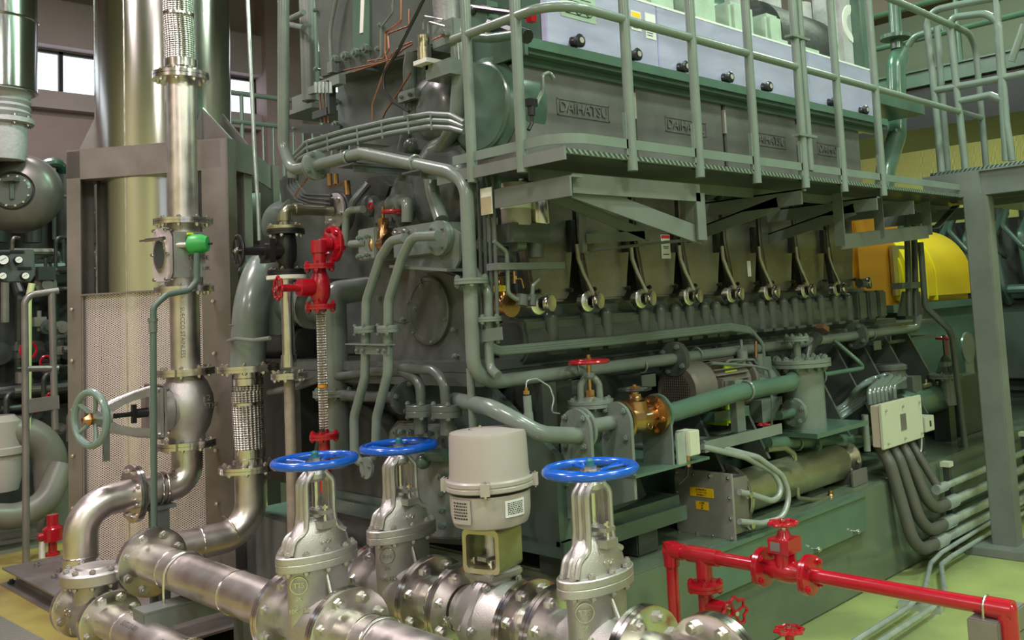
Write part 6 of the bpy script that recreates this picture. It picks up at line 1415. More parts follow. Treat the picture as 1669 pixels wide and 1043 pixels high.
g = G(); g.box(P(866, 30, X=2.5), (.03, .03, .03)); g.to('red_cap', M.red, T)

# ============================================================ AUXILIARIES IN FRONT OF THE BED
YA = 2.72
def pa(x, y, Y=YA): return P(x, y, Y=Y)
# shelf carrying the plate valves
T = thing('valve_shelf', 'green steel shelf carrying the square plate flanges and bronze valve', 'shelf', pa(1050, 770))
q0, q1 = pa(870, 778), pa(1125, 745); zs = pa(1125, 742).z
g = G(); g.b2((pa(1020, 770).x-.05, YA-.10, zs-.012), (pa(1128, 745).x, 3.16, zs)); g.b2((pa(1020, 770).x-.3, YA+.05, zs-.012), (pa(1020, 770).x, 3.16, zs)); g.to('plate', M.green, T)
g = G(); x_ = pa(950, 800).x; g.prism([(x_+.12, YA+.2, zs-.012), (x_+.55, YA+.2, zs-.012), (x_+.12, YA+.2, zs-.3)], (0, .012, 0)); g.to('gusset', M.dgreen, T)
def plate_flange(xpx, label, name='plate_flange'):
    T = thing(name, label, 'flange', V((xpx, YA, zs)))
    n = 14; W = .085; zc = pa(945, 700).z; zb = zs-.10
    pts = [V((xpx, YA-W, zb)), V((xpx, YA+W, zb-.05)), V((xpx, YA+W, zc))]+[V((xpx, YA+W*cos(pi*k/n), zc+W*sin(pi*k/n))) for k in range(1, n)]+[V((xpx, YA-W, zc))]
    g = G(); g.prism(pts, (.016, 0, 0)); f = g.to('plate', M.paint, T)
    for a, b in ((-.055, -.06), (.055, -.06), (-.05, .05), (.05, .05)): bolt((xpx+.008, YA+a, zc+b), X_, .013, .02, M.bolt_paint, f)
    return T, zc
xa = pa(938, 720).x; xb_ = pa(1005, 720).x
T1, zc = plate_flange(xa, 'left upright grey plate flange with four bolts behind the right blue wheel')
flange(T1, (xa+.035, YA, zc), X_, .088, .016, 0, mat=M.paint, pair=False)
T2, zc = plate_flange(xb_, 'right upright grey plate flange with four bolts beside the bronze valve')
# grey globe valve with red wheel
T = thing('globe_valve', 'grey globe valve with a wide red handwheel on a brass stem', 'valve', ((xa+xb_)/2+.02, YA+.05, zs))
vy = YA+.14; vx = P(963, 662, Y=vy).x
vz1 = P(963, 662, Y=vy).z; vz0 = P(963, 655, Y=vy).z
g = G(); g.cyl((xa+.04, YA+.02, zc), (xb_, YA+.02, zc), .03, n=24); g.lathe((vx, vy, zc-.09), Z_, [(.03, 0), (.06, .04), (.065, .09), (.062, vz1-zc+.08)], 28); g.to('body', M.paint, T)
flange(T, (vx, vy, vz1+.012), Z_, .10, .016, 8, .011, M.paint, M.bolt_paint)
zw = P(963, 589, Y=vy).z
g = G(); zt = P(963, 610, Y=vy).z
for s in (-1, 1): g.tube([(vx+s*.042*.7, vy-s*.042*.7, vz1+.02), (vx+s*.04*.7, vy-s*.04*.7, vz1+.09), (vx+s*.025*.7, vy-s*.025*.7, zt-.02), (vx, vy, zt)], .015, .03, 10)
g.lathe((vx, vy, zt-.02), Z_, [(.02, 0), (.028, .01), (.024, .03)], 16); g.lathe((vx, vy, vz1+.01), Z_, [(.055, 0), (.05, .02), (.02, .03)], 20); g.to('yoke', M.paint, T)
g = G(); g.cyl((vx, vy, vz1+.02), (vx, vy, zw+.03), .010, n=12); g.hexa((vx, vy, vz1+.04), (vx, vy, vz1+.07), .02); g.to('stem', M.brass, T)
wheel(T, (vx, vy, zw), Z_, .092, .0085, M.red, 5, .2, 0, M.brass)
# bronze valve with black wheel
T = thing('bronze_valve', 'polished bronze globe valve with a small black handwheel on the shelf', 'valve', (xb_+.12, YA, zs))
bx = pa(1047, 700).x; q = V((bx, YA, zc))
g = G(); g.lathe((xb_+.02, YA, zc), X_, [(.088, 0), (.088, .018), (.05, .03), (.048, .06), (.062, .10), (.062, .15), (.048, .19), (.05, .205), (.088, .215), (.088, .235)], 32)
g.lathe((xb_+.13, YA, zc), Z_, [(.055, 0), (.05, .075), (.03, .09), (.026, .095)], 20); g.hexa((xb_+.13, YA, zc+.088), (xb_+.13, YA, zc+.105), .028); g.cyl((xb_+.13, YA, zc+.10), (xb_+.13, YA, zc+.12), .018, n=14); g.hexa((xb_+.13, YA, zc+.115), (xb_+.13, YA, zc+.138), .025); bd = g.to('body', M.brass, T)
zw = P(1024, 636, Y=YA).z
g = G(); g.cyl((xb_+.13, YA, zc+.12), (xb_+.13, YA, zw+.02), .009, n=10); g.to('stem', M.brass, T)
boltring((xb_+.246, YA, zc), X_, .068, 6, .013, .03, M.brass, bd)
g = G(); g.box((xb_+.15, YA-.063, zc+.02), (.035, .004, .005)); g.to('flow_arrow', M.white, bd); g = G(); g.torus((xb_+.15, YA-.062, zc-.03), Y_, .014, .002, 16, 6); g.to('cast_mark', M.brass, bd)
wheel(T, (xb_+.13, YA, zw), Z_, .075, .0065, M.black, 5, .22, 0, M.brass)
T3 = thing('end_flange', 'round green flange on an upright plate after the bronze valve', 'flange', (xb_+.27, YA, zs))
flange(T3, (xb_+.27, YA, zc), X_, .092, .016, 0, mat=M.green, pair=False); g = G(); g.b2((xb_+.258, YA-.085, zs), (xb_+.268, YA+.085, zc)); g.to('plate', M.paint, T3); g = G(); g.sphere((xb_+.30, YA, zc), .04); g.to('domed_nut', M.paint, T3)
# big green pipe over to the strainer
T = thing('water_pipe', 'thick glossy green pipe sloping up right in front of the motor', 'pipe', pa(1080, 680))
pts = [V((xb_+.29, YA+.05, zc+.03)), pa(1090, 674), pa(1200, 640), pa(1288, 624), P(1296, 610, Y=3.0), P(1240, 618, Y=3.2)]
g = G(); g.tube(pts, .043, .07, 20, 8); g.to('pipe_run', M.green, T)
q = pa(1216, 640); g = G(); g.torus(q+Z_*.01, X_, .047, .007, 26, 8); g.to('u_bolt', M.paint, T)
g = G(); q = pa(1208, 640); g.b2((q.x-.02, YA+.02, pa(1208, 705).z), (q.x+.05, YA+.06, q.z+.06)); g.to('upright', M.paint, T)
T = thing('drip_tray', 'green angle-iron tray on the plinth below the thick sloping pipe', 'tray', pa(1215, 720))
z_ = pa(1215, 712).z; g = G(); g.b2((pa(1130, 735).x, YA-.06, z_-.01), (pa(1256, 705).x, 3.1, z_)); g.b2((pa(1130, 735).x, YA-.07, z_-.01), (pa(1256, 705).x, YA-.06, z_+.04)); g.to('tray_plate', M.paint, T)
g = G(); g.b2((pa(1190, 740).x, 3.0, .547), (pa(1190, 740).x+.06, 3.06, z_-.01)); g.to('leg', M.paint, T)
# motor
YM = 2.98
T = thing('electric_motor', 'grey-brown finned electric motor with a round fan grille', 'motor', P(1100, 690, Y=YM))
mc = P(1103, 637, Y=YM); R = .135
g = G(); g.lathe(mc, X_, [(R*.9, 0), (R, .015), (R*1.02, .06), (R*1.02, .16), (R*.98, .165)], 40); fc_ = g.to('fan_cowl', M.motor, T)
g = G(); g.cyl(mc-X_*.001, mc-X_*.004, R*.62, n=32); gr = g.to('grille_opening', M.fan, fc_)
g = G()
for k in range(-6, 7):
    h = sqrt(max(0, (R*.62)**2-(k*.013)**2)); g.bar(mc+V((-.006, k*.013, -h)), mc+V((-.006, k*.013, h)), .003, .003, upv=(0, 1, 0)); g.bar(mc+V((-.006, -h, k*.013)), mc+V((-.006, h, k*.013)), .003, .003)
g.to('grille', M.motor, gr)
g = G(); g.cyl(mc+X_*.16, mc+X_*.48, R*.86, n=36)
for k in range(28):
    t = 2*pi*k/28; g.bar(mc+V((.17, R*.9*cos(t), R*.9*sin(t))), mc+V((.46, R*.9*cos(t), R*.9*sin(t))), .005, .03, upv=(0, -sin(t), cos(t))) if False else g.prism([mc+V((.17, R*.8*cos(t)-.003*sin(t), R*.8*sin(t)+.003*cos(t))), mc+V((.17, R*1.02*cos(t)-.003*sin(t), R*1.02*sin(t)+.003*cos(t))), mc+V((.17, R*1.02*cos(t)+.003*sin(t), R*1.02*sin(t)-.003*cos(t))), mc+V((.17, R*.8*cos(t)+.003*sin(t), R*.8*sin(t)-.003*cos(t)))], (.28, 0, 0))
g.to('finned_body', M.motor, T)
g = G(); g.box(mc+V((.22, -R*.98, -.01)), (.12, .08, .11)); tb = g.to('terminal_box', M.motor, T, bev=.01)
g = G(); g.box(mc+V((.27, -R*.98-.042, -.02)), (.02, .002, .02)); g.to('green_label', M.hi, tb)
g = G(); g.box(mc+V((.3, 0, -R-.01)), (.3, .22, .05)); g.to('foot', M.green, T)
g = G(); q = P(1190, 640, Y=YM); g.lathe(mc+X_*.50, X_, [(.09, 0), (.13, .01), (.13, .03), (.06, .05)], 24); g.to('flange_cover', M.motor, T)
T = thing('coupling_guard', 'fluorescent yellow coupling guard between motor and pump', 'guard', P(1190, 660, Y=2.9))
q = P(1190, 640, Y=2.90); g = G()
for k in range(5): g.b2((q.x-.05, 2.885-.0, q.z-.15+.06*k), (q.x+.05, 2.90, q.z-.15+.06*k+.058)) if k != 2 else None
g.b2((q.x-.055, 2.89, q.z-.16), (q.x-.045, 3.08, q.z+.12)); g.b2((q.x-.05, 2.9, q.z+.12), (q.x+.05, 3.08, q.z+.13)); g.to('sheet', M.hi, T)
g = G(); g.cyl((q.x-.05, 2.98, q.z-.0), (q.x+.08, 2.98, q.z-.0), .05, n=20); g.to('coupling', M.orange, T)
T = thing('gear_pump', 'green priming pump with small tubes behind the thick sloping pipe', 'pump', P(1225, 690, Y=2.98))
q = P(1226, 625, Y=2.98); g = G(); g.cyl(q-X_*.05, q+X_*.12, .09, n=28); g.cyl(q+X_*.12, q+X_*.14, .10, n=28); g.box(q+V((.05, 0, .06)), (.12, .12, .16)); g.cyl(q+V((0, -.05, .03)), q+V((0, -.05, .16)), .028, n=16); g.box(q+V((.03, 0, -.14)), (.2, .2, .12)); g.to('casing', M.paint, T)
g = G(); k0 = P(1211, 600, Y=2.92); k1 = P(1211, 553, Y=2.92); g.lathe(V((k0.x, 2.92, k0.z)), Z_, [(.018, 0), (.018, (k1.z-k0.z)*.3), (.030, (k1.z-k0.z)*.32), (.030, (k1.z-k0.z)*.6), (.018, (k1.z-k0.z)*.65), (.008, (k1.z-k0.z)*.7), (.008, (k1.z-k0.z))], 12); g.to('relief_valve', M.paint, T)
g = G(); g.tube([P(x, y, Y=2.9) for x, y in ((1183, 604), (1184, 590), (1190, 587), (1228, 586), (1233, 593))], .007, .02, 8); g.tube([P(x, y, Y=2.88) for x, y in ((1160, 592), (1225, 596), (1252, 602), (1257, 620), (1258, 715))], .008, .03, 8); g.to('tubing', M.paint, T)
g = G(); g.cyl(P(1232, 582, Y=2.9), P(1232, 556, Y=2.9), .008, n=10); g.to('copper_nipple', M.copper, T)
T = thing('small_valve', 'small red lobed handwheel on the tray beside the strainer', 'valve', pa(1245, 700)); lobed_wheel(T, pa(1245, 692)+Z_*.0, Z_, .032, M.red); g = G(); g.cyl(pa(1245, 692), pa(1245, 712), .008, n=8); g.to('stem', M.brass, T)
# strainer vessel
YV = 2.85
T = thing('strainer_vessel', 'green cylindrical strainer vessel with bolted lid and small top flange', 'vessel', P(1310, 700, Y=YV))
vb = P(1311, 696, Y=YV); lid = P(1310, 590, Y=YV); R = .125
g = G(); g.lathe(V((vb.x, YV, vb.z)), Z_, [(R*1.0, 0), (R*1.0, .01), (R, lid.z-vb.z)], 40); vs = g.to('shell', M.paint, T)
f = flange(T, (vb.x, YV, lid.z+.0), Z_, .172, .022, 14, .017, M.green if False else M.paint, M.bolt_paint)
tp = P(1305, 551, Y=YV); flange(T, (vb.x-.02, YV, tp.z), Z_, .072, .014, 8, .011, M.paint, M.bolt_paint); g = G(); g.cyl((vb.x-.02, YV, lid.z), (vb.x-.02, YV, tp.z), .022, n=14); g.to('neck', M.paint, T)
g = G(); zz = P(1285, 676, Y=YV-.08).z; g.cyl((vb.x-.14, YV-.05, zz), (vb.x-.32, YV-.05, zz), .024, n=16); g.to('inlet', M.green, T); flange(T, (vb.x-.17, YV-.05, zz), X_, .075, .014, 5, .014, M.paint, M.bolt_paint)
g = G(); zz = P(1358, 607, Y=YV).z; g.tube([(vb.x+.12, YV-.02, zz), (vb.x+.19, YV-.02, zz), P(1408, 600, Y=YV-.02), P(1400, 590, Y=YV-.02), P(1360, 555, Y=2.95)], .014, .03, 12); g.to('vent_tube', M.green, T); flange(T, (vb.x+.15, YV-.02, zz), X_, .055, .012, 0, mat=M.paint, pair=False)
g = G(); g.b2((vb.x-.2, YV-.2, vb.z-.025), (vb.x+.35, YV+.25, vb.z)); g.b2((vb.x-.18, YV+.18, .547), (vb.x-.12, YV+.24, vb.z-.026)); g.b2((vb.x+.22, YV+.18, .547), (vb.x+.28, YV+.24, vb.z-.026)); g.to('stand', M.green, T)
q = P(1318, 565, Y=2.98); g = G(); g.tube([q-Z_*.1+X_*-.05, q, q+V((.1, 0, .05))], .04, .05, 16); tag(g.to('exhaust_bend', M.dark), 'dark pipe bend behind the strainer lid', 'pipe')
g = G(); q = P(1341, 534, Y=2.95); g.box(q, (.07, .05, .03), rot=Matrix.Rotation(.4, 3, 'Y')); tag(g.to('rusty_plug', nm('rusty brown', (.16, .08, .045), .7)), 'rusty brown plug above the strainer vessel', 'plug')
# green pipe low with flange
T = thing('water_pipe', 'dark green flanged pipe low behind the oil cooler', 'pipe', pa(1330, 725)); g = G(); g.cyl(P(1250, 722, Y=2.85), P(1420, 722-6, Y=2.85), .036, n=18); g.to('pipe_run', M.green, T); flange(T, P(1322, 722, Y=2.85), X_, .065, .014, 6, .010, M.green, M.bolt_paint); g = G(); g.torus(P(1298, 722, Y=2.85), X_, .04, .005, 20, 6); g.to('u_bolt', M.paint, T)
# preheater: steel box + barrel
YHt = 2.84
T = thing('preheater', 'stainless heater barrel with a bolted square terminal box and yellow labels', 'heater', pa(1250, 850, YHt))
a0 = P(1225, 800, Y=YHt); a1 = P(1372, 746, Y=YHt); zz = (a0.z+a1.z)/2
xf = P(1150, 825, Y=2.78).x
olive = nm('heat tinted stainless barrel', (.50, .50, .36), .38, .9, .2, 3, rvar=.1)
g = G(); g.lathe((xf+.27, YHt, zz), X_, [(.105, 0), (.105, a1.x-xf-.36), (.085, a1.x-xf-.31), (.045, a1.x-xf-.27), (.045, a1.x-xf-.2)], 40); br_ = g.to('barrel', olive, T)
flange(T, (xf+.25, YHt, zz), X_, .155, .016, 10, .014, M.steel, M.bolt)
flange(T, (a1.x+.06, YHt, zz), X_, .095, .016, 6, .012, M.steel, M.bolt, pair=False)
zt_, zb_ = P(1150, 767, Y=2.78).z, P(1152, 878, Y=2.78).z; y0_, y1_ = P(1195, 820, X=xf).y, P(1101, 820, X=xf).y
g = G(); g.b2((xf, y0_, zb_), (xf+.012, y1_, zt_)); pf = g.to('box_cover', nm('brushed steel plate', (.46, .44, .42), .42, .6, .2, 5), T, bev=.003)
g = G(); g.b2((xf+.012, y0_+.015, zb_+.03), (xf+.14, y1_-.015, zt_-.03)); g.to('box_body', M.frame, T)
for fy in (.05, .36, .64, .95):
    for fz in (.06, .94): bolt((xf, y0_+(y1_-y0_)*fy, zb_+(zt_-zb_)*fz), X_, .008, .008, M.bolt, pf, head2=False)
for fy in (.05, .95):
    for fz in (.35, .65): bolt((xf, y0_+(y1_-y0_)*fy, zb_+(zt_-zb_)*fz), X_, .008, .008, M.bolt, pf, head2=False)
for (x0, y0, x1, y1) in ((1124, 793, 1163, 812), (1134, 816, 1155, 832)):
    a, b = P(x0, y0, X=xf-.001), P(x1, y1, X=xf-.001); g = G(); g.b2((xf-.002, b.y, b.z), (xf, a.y, a.z)); l_ = g.to('warning_label', M.stickery, pf)
    h = a.z-b.z; w = a.y-b.y; n_ = 3 if x0 < 1130 else 3
    lines = ('▲ 高温注意 ▲', 'やけどに注意してください', '運転中は触れないこと') if x0 < 1130 else ('▲ 感電', '注意', '危険')
    for i, s in enumerate(lines):
        text(s, (xf-.003, (a.y+b.y)/2, a.z-h*(.2+.3*i)), -Y_, Z_, h*(.26 if i == 0 else .19)*(1 if x0 < 1130 else 1.05), M.ink, l_, .0003, 'print', 'CENTER', sx=.75 if i else .9)
g = G(); x_ = a1.x-.12; g.prism([(x_, YHt-.12, .547), (x_, YHt+.12, .547), (x_, YHt+.12, zz), (x_, YHt, zz+.03), (x_, YHt-.12, zz)], (.10, 0, 0)) if False else g.b2((x_, YHt-.13, .547), (x_+.17, YHt-.118, zz-.04)); g.b2((x_+.06, YHt-.12, .547), (x_+.07, YHt+.10, zz-.06)); g.b2((xf+.3, YHt-.1, .547), (xf+.31, YHt+.1, zz-.08)); g.to('saddle', M.frame, T)
for zq in (.06, -.08):
    p0 = V((xf+.10, y0_+.015, zz+zq)); g = G(); g.cyl(p0, p0-Y_*.05, .015, n=14); g.hexa(p0-Y_*.01, p0-Y_*.03, .022); g.to('cable_gland', M.bolt, T)
fxm = nm('grey ribbed flexible conduit', (.30, .33, .31), .35, .3, .1, 20)
tag(pipe('flexible_conduit', 'x', 'conduit', [P(1205, 802, Y=2.60), P(1225, 806, Y=2.60), P(1262, 818, Y=2.58), P(1275, 800, Y=2.58), P(1262, 770, Y=2.6), P(1215, 745, Y=2.62), P(1145, 728, Y=2.66)], .014, fxm, .10, n=12), 'upper grey flexible conduit looping from the heater box', 'conduit')
tag(pipe('flexible_conduit', 'x', 'conduit', [P(1205, 850, Y=2.60), P(1240, 853, Y=2.60), P(1275, 845, Y=2.57), P(1288, 810, Y=2.57), P(1276, 775, Y=2.58), P(1235, 745, Y=2.6), P(1145, 722, Y=2.70)], .014, fxm, .10, n=12), 'lower grey flexible conduit looping from the heater box', 'conduit')
# small junction box on the shelf end
T = thing('junction_box', 'small cream junction box on a bracket at the shelf end', 'box', P(1130, 735, Y=2.62))
a, b = P(1117, 703, Y=2.62), P(1143, 738, Y=2.62); g = G(); g.b2((a.x, 2.60, b.z), (a.x+.075, 2.68, a.z)); g.to('box', M.cream, T, bev=.004)
g = G(); g.b2((a.x-.06, 2.62, b.z-.03), (a.x-.002, 2.63, a.z)); g.to('bracket', M.galv, T); g = G(); g.cyl((a.x+.03, 2.64, b.z), (a.x+.03, 2.64, b.z-.05), .012, n=10); g.to('brass_gland', M.brass, T)
g = G(); g.tube([(a.x+.03, 2.64, b.z-.05), (a.x+.02, 2.64, b.z-.09), (a.x-.02, 2.66, b.z-.12)], .004, .02, 6); g.to('wire', M.black, T)
# green plinth shelf under the heater with bolts
T = thing('plinth_shelf', 'green steel ledge bolted along the plinth under the heater barrel', 'ledge', pa(1300, 860, 2.6)); xa_, xb2 = P(1229, 866, Y=2.62).x-.35, P(1407, 808, Y=2.62).x; zl_ = P(1300, 846, Y=2.6).z
g = G(); g.b2((xa_, 2.60, zl_-.018), (xb2, 2.90, zl_)); g.b2((xa_, 2.61, zl_-.20), (xb2, 2.648, zl_-.018)); lg = g.to('ledge_plate', M.green, T)
for x, y in ((1330, 895), (1394, 866)): 
    q = P(x, y, Y=2.6); bolt(q, Y_, .014, .02, M.bolt, lg, head2=False)
# drain piping under barrel
T = thing('drain_pipe', 'small olive drain pipe with brass cock under the heater barrel', 'pipe', P(1320, 815, Y=2.72))
g = G(); g.tube([P(x, y, Y=2.72) for x, y in ((1300, 795), (1300, 812), (1325, 815), (1350, 812))], .012, .03, 12); g.tube([P(x, y, Y=2.72) for x, y in ((1250, 733), (1280, 730), (1295, 740), (1296, 750))], .013, .04, 12); g.to('pipe_run', mo, T)
g = G(); q = P(1354, 808, Y=2.72); g.cyl(q-Z_*.02, q+Z_*.03, .014, n=10); g.sphere(q, .018, n=10); g.to('brass_cock', M.brass, T)
# cream control box with cables
YBx = 2.60
a, b = P(1437, 662, Y=YBx), P(1500, 645, Y=YBx); zt_, zb_ = a.z, P(1437, 732, Y=YBx).z
xx0, xx1 = a.x, b.x; yb_ = P(1418, 668, X=xx0).y
T = thing('control_box', 'cream square electrical box with conduits above and below it', 'electrical box', (a.x+.2, YBx+.1, zb_))
g = G(); g.b2((xx0, YBx+.02, zb_), (xx1, yb_, zt_)); g.to('box', nm('pinkish cream enamel', (.50, .42, .36), .4), T, bev=.004)
g = G(); g.b2((xx0-.006, YBx, zb_-.01), (xx1+.006, YBx+.02, zt_+.01)); dr = g.to('door', M.cream, T, bev=.003)
g = G(); xm = (xx0+xx1)/2; zm_ = (zt_+zb_)/2; g.b2((xm-.035, YBx-.003, zm_-.05), (xm+.035, YBx, zm_+.045)); g.to('name_plate', M.frame, dr)
for x, z in ((xx0+.04, zt_-.03), (xm, zt_-.03), (xx1-.03, zt_-.03), (xx0+.04, zb_+.02), (xm, zb_+.02), (xx1-.03, zb_+.02)): bolt((x, YBx, z), Y_, .007, .006, M.bolt, dr, head2=False)
g = G(); g.cyl((xx0-.02, YBx+.1, zb_-.02), (xx0-.02, YBx+.1, zt_-.05), .02, n=12); g.to('stand_pipe', M.paint, T)
g = G(); g.b2((xx0+.06, YBx+.1, .0), (xx0+.14, YBx+.12, zb_)); g.to('stand', M.frame_green, T) if False else None
ncb = nm('glossy grey cable', (.12, .15, .135), .3, 0, coat=.3)
for k in range(8):
    x = xx0+.05+k*.05 if k < 6 else xx0+.30+(k-6)*.06
    top = P(1437+k*7 if k < 6 else 1470+(k-6)*10, 612-(4 if k % 2 else 0)+abs(k-3)*2, Y=2.78)
    pts = [(x, YBx+.10, zt_+.0), (x, YBx+.10, zt_+.08), (top.x-.06, 2.74, top.z+.02), (top.x-.26, 2.82, top.z-.03), P(1385-k, 655+k*3, Y=2.9), P(1355, 672+k*3, Y=2.95)]
    g = G(); g.tube(pts, .017, .11, 10, 6); tag(g.to('cable', ncb), 'glossy grey cable arching from the top of the cream box', 'cable', 'cables arching from the cream box')
cbl = []
ends = [((1529, 797), .026, .36), ((1545, 820), .035, .0), ((1541, 853), .035, .0), ((1527, 884), .036, .0)]
dk = M.conduit
for k, ((ex_, ey_), r_, _) in enumerate(ends):
    x = xx1-.06-k*.12; q = P(ex_, ey_, Y=2.53-.0)
    g = G(); g.tube([(x, YBx+.08, zb_+.0), (x, YBx+.02, zb_-.10), (x+.06, 2.53, q.z), q], r_, [0, .12, .30, 0], 16, 16)
    tag(g.to('flexible_conduit', dk), ['innermost', 'second', 'third', 'outermost'][k]+' thick dark flexible conduit curving down from the cream box', 'conduit')
    T = thing('galvanised_conduit', ['top', 'second', 'third', 'lowest thick'][k]+' galvanised conduit running right along the plinth wall', 'conduit', q)
    g = G(); g.cyl(q-X_*.02, (8.5, 2.53, q.z), r_*.8, n=14); g.to('pipe_run', M.galv, T)
    g = G(); g.cyl(q-X_*.03, q+X_*.10, r_*1.15, n=14); g.to('coupling', M.galv, T)
for k, (x, y) in enumerate(((1580, 900), (1566, 935))):
    q = P(x, y, Y=2.50); g = G(); 
    x2 = P((1545, 1520)[k], (935, 915)[k], Z=.03)
tag(pipe('galvanised_conduit', 'x', 'conduit', [V((8.5, 2.50, .16)), P(1535, 900, Y=2.50), P(1517, 918, Y=2.48), P(1507, 960, Z=.09), P(1480, 990, Z=.05), P(1180, 1180, Z=.05)], .014, M.galv, .06, n=12), 'left galvanised conduit crossing the floor at the bottom right', 'conduit')
tag(pipe('galvanised_conduit', 'x', 'conduit', [V((8.5, 2.46, .10)), P(1552, 906, Y=2.46), P(1534, 920, Y=2.44), P(1540, 965, Z=.08), P(1520, 990, Z=.05), P(1215, 1190, Z=.05)], .014, M.galv, .06, n=12), 'right galvanised conduit crossing the floor at the bottom right', 'conduit')
for k, x in enumerate((5.75, 7.1)):
    T = thing('strut_stand', ['short strut post clamping the conduits near the dark bends', 'strut post clamping the conduits beyond the column'][k], 'bracket', (x, 2.58, 0)); g = G(); g.b2((x-.02, 2.56, 0), (x+.02, 2.60, .52)); g.to('strut', M.dark, T); g = G(); g.b2((x-.03, 2.55, .52), (x+.03, 2.61, .55)); g.to('cap', M.cream, T)
T = thing('floor_strut', 'short channel strut on the floor under the two conduits', 'bracket', P(1500, 1000, Z=0)); a = P(1465, 990, Z=.0); b = P(1536, 1000, Z=0); g = G(); g.bar(V((a.x, a.y, .017)), V((b.x, b.y, .017)), .04, .034); g.to('channel', M.galv, T)
for k, x in enumerate((4.9, 6.3)):
    pass
# small white box right of cream box, valve group at far right
T = thing('junction_box', 'small cream switch box right of the large cream box', 'box', P(1510, 700, Y=2.72)); a, b = P(1502, 680, Y=2.72), P(1519, 700, Y=2.72); g = G(); g.b2((a.x, 2.70, b.z), (b.x, 2.78, a.z)); g.to('box', M.cream, T, bev=.003)
g = G(); g.b2((b.x-.07, 2.697, b.z+.03), (b.x-.05, 2.70, a.z-.03)); g.to('slot', M.ink, T)
g = G(); g.tube([(a.x+.03, 2.74, b.z), (a.x+.0, 2.74, b.z-.12), (a.x-.1, 2.76, b.z-.16)], .007, .04, 8); g.to('wire', M.galv, T)
T = thing('oil_cooler', 'horizontal glossy green cooler cylinder behind the cream box', 'cooler', P(1530, 660, Y=2.95)); a, b = P(1465, 665, Y=2.95), P(1548, 640, Y=2.95); g = G(); g.lathe(a, (b-a), [(.09, 0), (.10, .01), (.10, (b-a).length-.02), (.085, (b-a).length)], 32); g.to('shell', M.green, T); g = G(); g.b2((a.x+.1, 2.88, .547), (a.x+.2, 3.0, a.z-.05)); g.b2((b.x-.2, 2.88, .547), (b.x-.1, 3.0, b.z-.05)); g.to('saddle', M.dark, T)
g = G(); q = P(1510, 628, Y=2.9); g.cyl(q-X_*.06, q+X_*.06, .014, n=8); g.cyl(q, q+Z_*.04, .008, n=8); g.to('brass_cock', M.gold, T)
T = thing('electric_motor', 'small dark vertical motor behind the arching cables', 'motor', P(1450, 640, Y=3.0)); q = P(1450, 620, Y=3.0); g = G(); g.lathe(q-Z_*.05, Z_, [(.11, 0), (.11, .12), (.12, .125), (.12, .15), (.10, .16)], 28); g.to('motor_body', M.engine, T); g = G(); g.box(P(1484, 630, Y=2.95), (.14, .1, .14)); g.to('terminal_box', M.engine, T); g = G(); g.b2((q.x-.06, 2.95, .547), (q.x+.06, 3.05, q.z-.05)); g.to('pedestal', M.dark, T)
T = thing('globe_valve', 'grey flanged valve with a dark red handwheel near the column', 'valve', P(1545, 640, Y=2.85)); q = P(1543, 610, Y=2.85)
g = G(); g.lathe(V((q.x, 2.85, P(1543, 660, Y=2.85).z)), Z_, [(.07, 0), (.06, .1), (.06, .2), (.05, .3)], 24); g.to('body', M.paint, T); flange(T, P(1540, 612, Y=2.85), Z_, .115, .016, 8, .012, M.paint, M.bolt_paint); g = G(); g.lathe(P(1543, 606, Y=2.85), Z_, [(.07, 0), (.05, .06), (.03, .1), (.012, .12), (.012, .26)], 20); g.to('bonnet', M.red if False else M.engine, T)
qq = P(1542, 551, Y=2.85); g = G(); g.cyl(P(1543, 580, Y=2.85), qq, .016, n=12); g.to('stem', M.red, T); wheel(T, qq, Z_, .075, .008, M.red, 5, .22)
tag(pipe('vertical_pipe', 'x', 'pipe', [P(1500, 395, Y=2.8), P(1508, 500, Y=2.8), P(1545, 535, Y=2.7), P(1552, 550, Y=2.7), P(1575, 745, Y=2.7)], .021, M.engine, .05), 'dark grey bent pipe descending left of the green column', 'pipe')
for k, (x, lab) in enumerate(((1478, 'left'), (1489, 'right'))):
    tag(pipe('vertical_pipe', 'x', 'pipe', [P(x, 345, Y=2.9), P(x+4, 515, Y=2.9)], .022, M.engine, 0), lab+' of two dark vertical pipes in front of the orange guard', 'pipe')
T = thing('pipe_clamp', 'dark bolted clamp joining the two vertical pipes before the guard', 'bracket', P(1487, 465, Y=2.88)); g = G(); g.b2((P(1466, 468, Y=2.88).x, 2.86, P(1487, 470, Y=2.88).z), (P(1506, 468, Y=2.88).x, 2.94, P(1487, 460, Y=2.88).z)); g.to('clamp_bar', M.engine, T); g = G(); g.prism([P(1466, 515, Y=3.0), P(1506, 515, Y=3.0), P(1500, 475, Y=3.0), P(1474, 475, Y=3.0)], (0, .02, 0)); g.to('foot_plate', M.dark, T)
T = thing('cubicle', 'dark grey electrical cubicle left of the green column', 'cabinet', (6.2, 3.0, .547)); a = P(1560, 615, Y=2.9); g = G(); g.b2((a.x, 2.88, .547), (a.x+.35, 3.2, a.z)); g.to('case', M.dark, T, bev=.006)
g = G(); a, b = P(1552, 540, Y=3.1), P(1578, 590, Y=3.1); g.lathe(V((a.x+.05, 3.0, (a.z+b.z)/2)), Y_, [(.12, 0), (.12, .015)], 24); g.b2((a.x-.03, 3.002, .547), (a.x+.13, 3.012, (a.z+b.z)/2)); tag(g.to('round_plate', M.paint), 'round-ended grey plate beyond the red handwheel near the column', 'plate')

